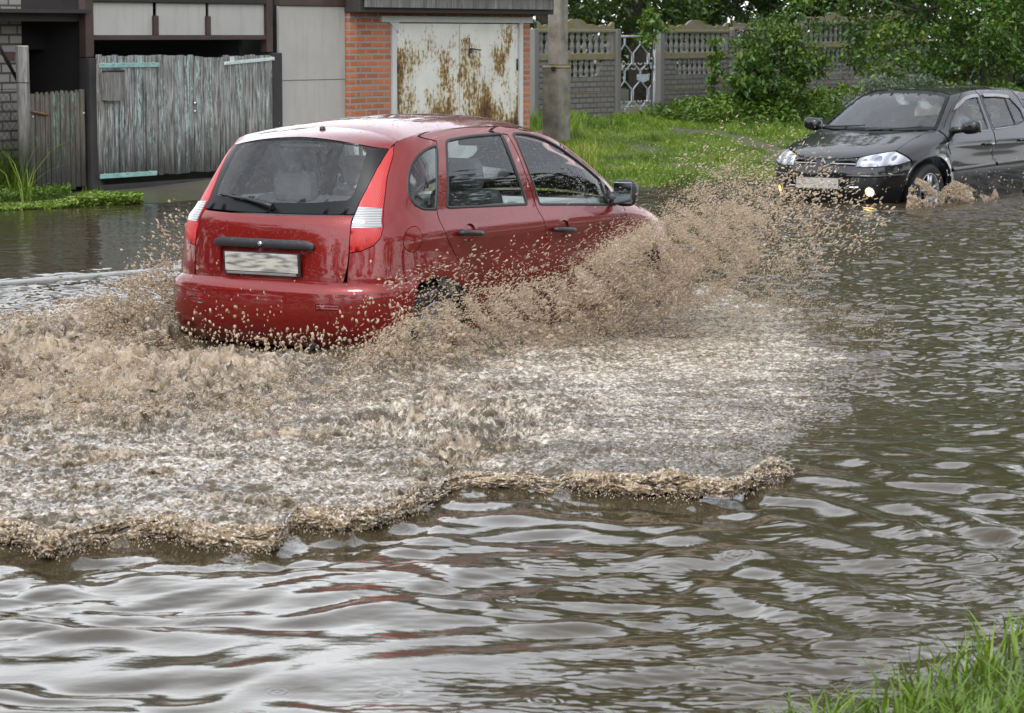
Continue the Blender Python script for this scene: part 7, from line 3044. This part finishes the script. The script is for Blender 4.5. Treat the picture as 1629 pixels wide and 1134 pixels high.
fuse('splash', P_[k], (.006 + .014 * sr_.uniform(0, 1, len(x)) ** 1.6)[k], .010, disp=.9, smooth_it=1, seed=9)
# ------------------------------------------------------------------ the two drivers
M_skin = simple('skin', (.52, .33, .25), .5, var=.08)
M_hair = simple('dark_hair', (.025, .018, .014), .7, bump=.4, bscale=120)


def person(origin, D, L, seat, label, shirt, hand_l, hand_r, group):
    """a seated driver; local axes D forward, L left, origin on the road under the seat"""
    O_ = np.array(origin, float)
    W_ = lambda p: O_ + D * p[0] + L * p[1] + np.array([0, 0, p[2]])
    root = empty('person', tuple(W_((seat[0], seat[1], 0))))
    tag(root, label, 'person', group)
    x, y, z = seat
    J = {}
    J['pelvis'] = (x, y, z + .09, .14)
    J['waist'] = (x - .05, y, z + .25, .125)
    J['chest'] = (x - .09, y, z + .42, .145)
    J['collar'] = (x - .11, y, z + .55, .085)
    J['neck'] = (x - .10, y, z + .60, .052)
    J['chin'] = (x - .075, y, z + .655, .062)
    J['skull'] = (x - .085, y, z + .74, .098)
    J['crown'] = (x - .085, y, z + .80, .070)
    for s_, n_, hnd in ((1, 'l', hand_l), (-1, 'r', hand_r)):
        J['sh' + n_] = (x - .10, y + s_ * .18, z + .51, .060)
        el = np.array([x + .12, y + s_ * .25, z + .28])
        J['el' + n_] = (*el, .043)
        w_ = np.array(hnd)
        J['wr' + n_] = (*(w_ * .88 + el * .12), .028)
        J['pa' + n_] = (*w_, .036)
        J['hip' + n_] = (x + .05, y + s_ * .09, z + .08, .095)
        J['kn' + n_] = (x + .46, y + s_ * .13, z + .17, .062)
        J['an' + n_] = (x + .72, y + s_ * .11, z - .20, .042)
        J['to' + n_] = (x + .90, y + s_ * .11, z - .19, .035)
    ch = [('pelvis', 'waist'), ('waist', 'chest'), ('chest', 'collar'), ('collar', 'neck'), ('neck', 'chin'), ('chin', 'skull'), ('skull', 'crown')]
    for n_ in 'lr':
        ch += [('collar', 'sh' + n_), ('sh' + n_, 'el' + n_), ('el' + n_, 'wr' + n_), ('wr' + n_, 'pa' + n_), ('pelvis', 'hip' + n_), ('hip' + n_, 'kn' + n_), ('kn' + n_, 'an' + n_), ('an' + n_, 'to' + n_)]
    # five fingers from each palm, curled round the wheel rim
    for s_, n_, hnd in ((1, 'l', hand_l), (-1, 'r', hand_r)):
        h0 = np.array(hnd)
        for k, (dy, ln) in enumerate(((-.030, .070), (-.010, .080), (.010, .078), (.028, .062))):
            b0 = h0 + np.array([.022, dy * s_, .016])
            m0 = b0 + np.array([ln * .50, dy * .15 * s_, .006])
            t0 = m0 + np.array([ln * .18, 0, -.034])
            for q, (p_, r_) in enumerate(((b0, .011), (m0, .0095), (t0, .008))):
                J['f%s%d%d' % (n_, k, q)] = (*p_, r_)
            ch += [('pa' + n_, 'f%s%d0' % (n_, k)), ('f%s%d0' % (n_, k), 'f%s%d1' % (n_, k)), ('f%s%d1' % (n_, k), 'f%s%d2' % (n_, k))]
        b0 = h0 + np.array([.0, -.034 * s_, .012])
        t0 = b0 + np.array([.038, -.022 * s_, .012])
        J['th%s0' % n_] = (*b0, .012)
        J['th%s1' % n_] = (*t0, .009)
        ch += [('pa' + n_, 'th%s0' % n_), ('th%s0' % n_, 'th%s1' % n_)]
    names = list(J)
    me = bpy.data.meshes.new('body')
    me.from_pydata([tuple(W_(J[n_][:3])) for n_ in names], [(names.index(a), names.index(b)) for a, b in ch], [])
    o = bpy.data.objects.new('body', me)
    COL.objects.link(o)
    sk = o.modifiers.new('skin', 'SKIN')
    sk.use_smooth_shade = True
    for i, n_ in enumerate(names):
        r_ = J[n_][3]
        wide = 1.25 if n_ in ('chest', 'waist', 'pelvis') else 1.0
        me.skin_vertices[0].data[i].radius = (r_ * wide, r_)
    me.skin_vertices[0].data[0].use_root = True
    ss = o.modifiers.new('sub', 'SUBSURF')
    ss.levels = 2
    ss.render_levels = 2
    dg = bpy.context.evaluated_depsgraph_get()
    res = bpy.data.meshes.new_from_object(o.evaluated_get(dg))
    bpy.data.objects.remove(o)
    res.name = 'body'
    res.materials.clear()
    res.materials.append(M_skin)
    res.materials.append(shirt)
    nf = len(res.polygons)
    cen = np.empty(nf * 3, np.float32)
    res.polygons.foreach_get('center', cen)
    cen = cen.reshape(-1, 3) - O_
    lx, ly, lz = cen @ D, cen @ L, cen[:, 2]
    hp = [np.array(hand_l), np.array(hand_r)]
    cl = lz < z + .585
    for h in hp:
        cl &= np.sqrt((lx - h[0]) ** 2 + (ly - h[1]) ** 2 + (lz - h[2]) ** 2) > .11
    res.polygons.foreach_set('material_index', cl.astype(np.int32))
    res.polygons.foreach_set('use_smooth', np.ones(nf, bool))
    b_ = link('body', res)
    b_.parent = root
    b_.matrix_parent_inverse = Matrix.Translation(-Vector(root.location))
    # face and hair
    hd = np.array(J['skull'][:3])
    mb = MB()
    for s_ in (-1, 1):
        mb.lathe([(.0, .012), (.010, .008), (.013, 0)], tuple(W_(hd + np.array([.088, s_ * .034, .004]))), np.array([L, [0, 0, 1.0], D]), 10)
    part(mb, 'eyes', simple('eye_white', (.6, .6, .58), .2), root)
    mb = MB()
    mb.tube([W_(hd + np.array([.092, 0, .012])), W_(hd + np.array([.110, 0, -.022])), W_(hd + np.array([.094, 0, -.034]))], [.010, .017, .010], 8)
    for s_ in (-1, 1):
        mb.tube([W_(hd + np.array([-.005, s_ * .094, .02])), W_(hd + np.array([-.008, s_ * .108, -.005])), W_(hd + np.array([.0, s_ * .096, -.032]))], [.012, .018, .010], 8)
    part(mb, 'nose_and_ears', M_skin, root)
    mb = MB()
    mb.tube([W_(hd + np.array([.080, -.024, -.062])), W_(hd + np.array([.088, 0, -.060])), W_(hd + np.array([.080, .024, -.062]))], [.005, .008, .005], 8)
    part(mb, 'mouth', simple('lips', (.38, .16, .14), .5), root)
    bm = bmesh.new()
    bmesh.ops.create_uvsphere(bm, u_segments=24, v_segments=16, radius=1.0)
    for vtx in list(bm.verts):
        if vtx.co.z < -.35 or (vtx.co.x > .35 and vtx.co.z < .45):
            bm.verts.remove(vtx)
    V = [W_(hd + np.array([vv.co.x * .112 - .012, vv.co.y * .106, vv.co.z * .118 + .024])) for vv in bm.verts]
    bm.verts.index_update()
    mb = MB()
    mb.add(V, [tuple(q.index for q in f.verts) for f in bm.faces], True)
    bm.free()
    part(mb, 'hair', M_hair, root)
    return root


person(RB.origin, RB.D, RB.L, (1.86, .37, .56), 'driver of the red hatchback, dark haired, hands on the steering wheel', simple('grey_jacket', (.10, .11, .11), .9),
       (2.36, .37 + .165, .93), (2.36, .37 - .165, .95), 'drivers of the two cars')
person(KB.origin, -KB.D, -KB.L, (-2.16, .37, .52), 'driver of the black estate car, seen as a pale face behind the windscreen', simple('pale_shirt', (.34, .36, .40), .9),
       (-1.68, .37 + .165, .93), (-1.68, .37 - .165, .93), 'drivers of the two cars')
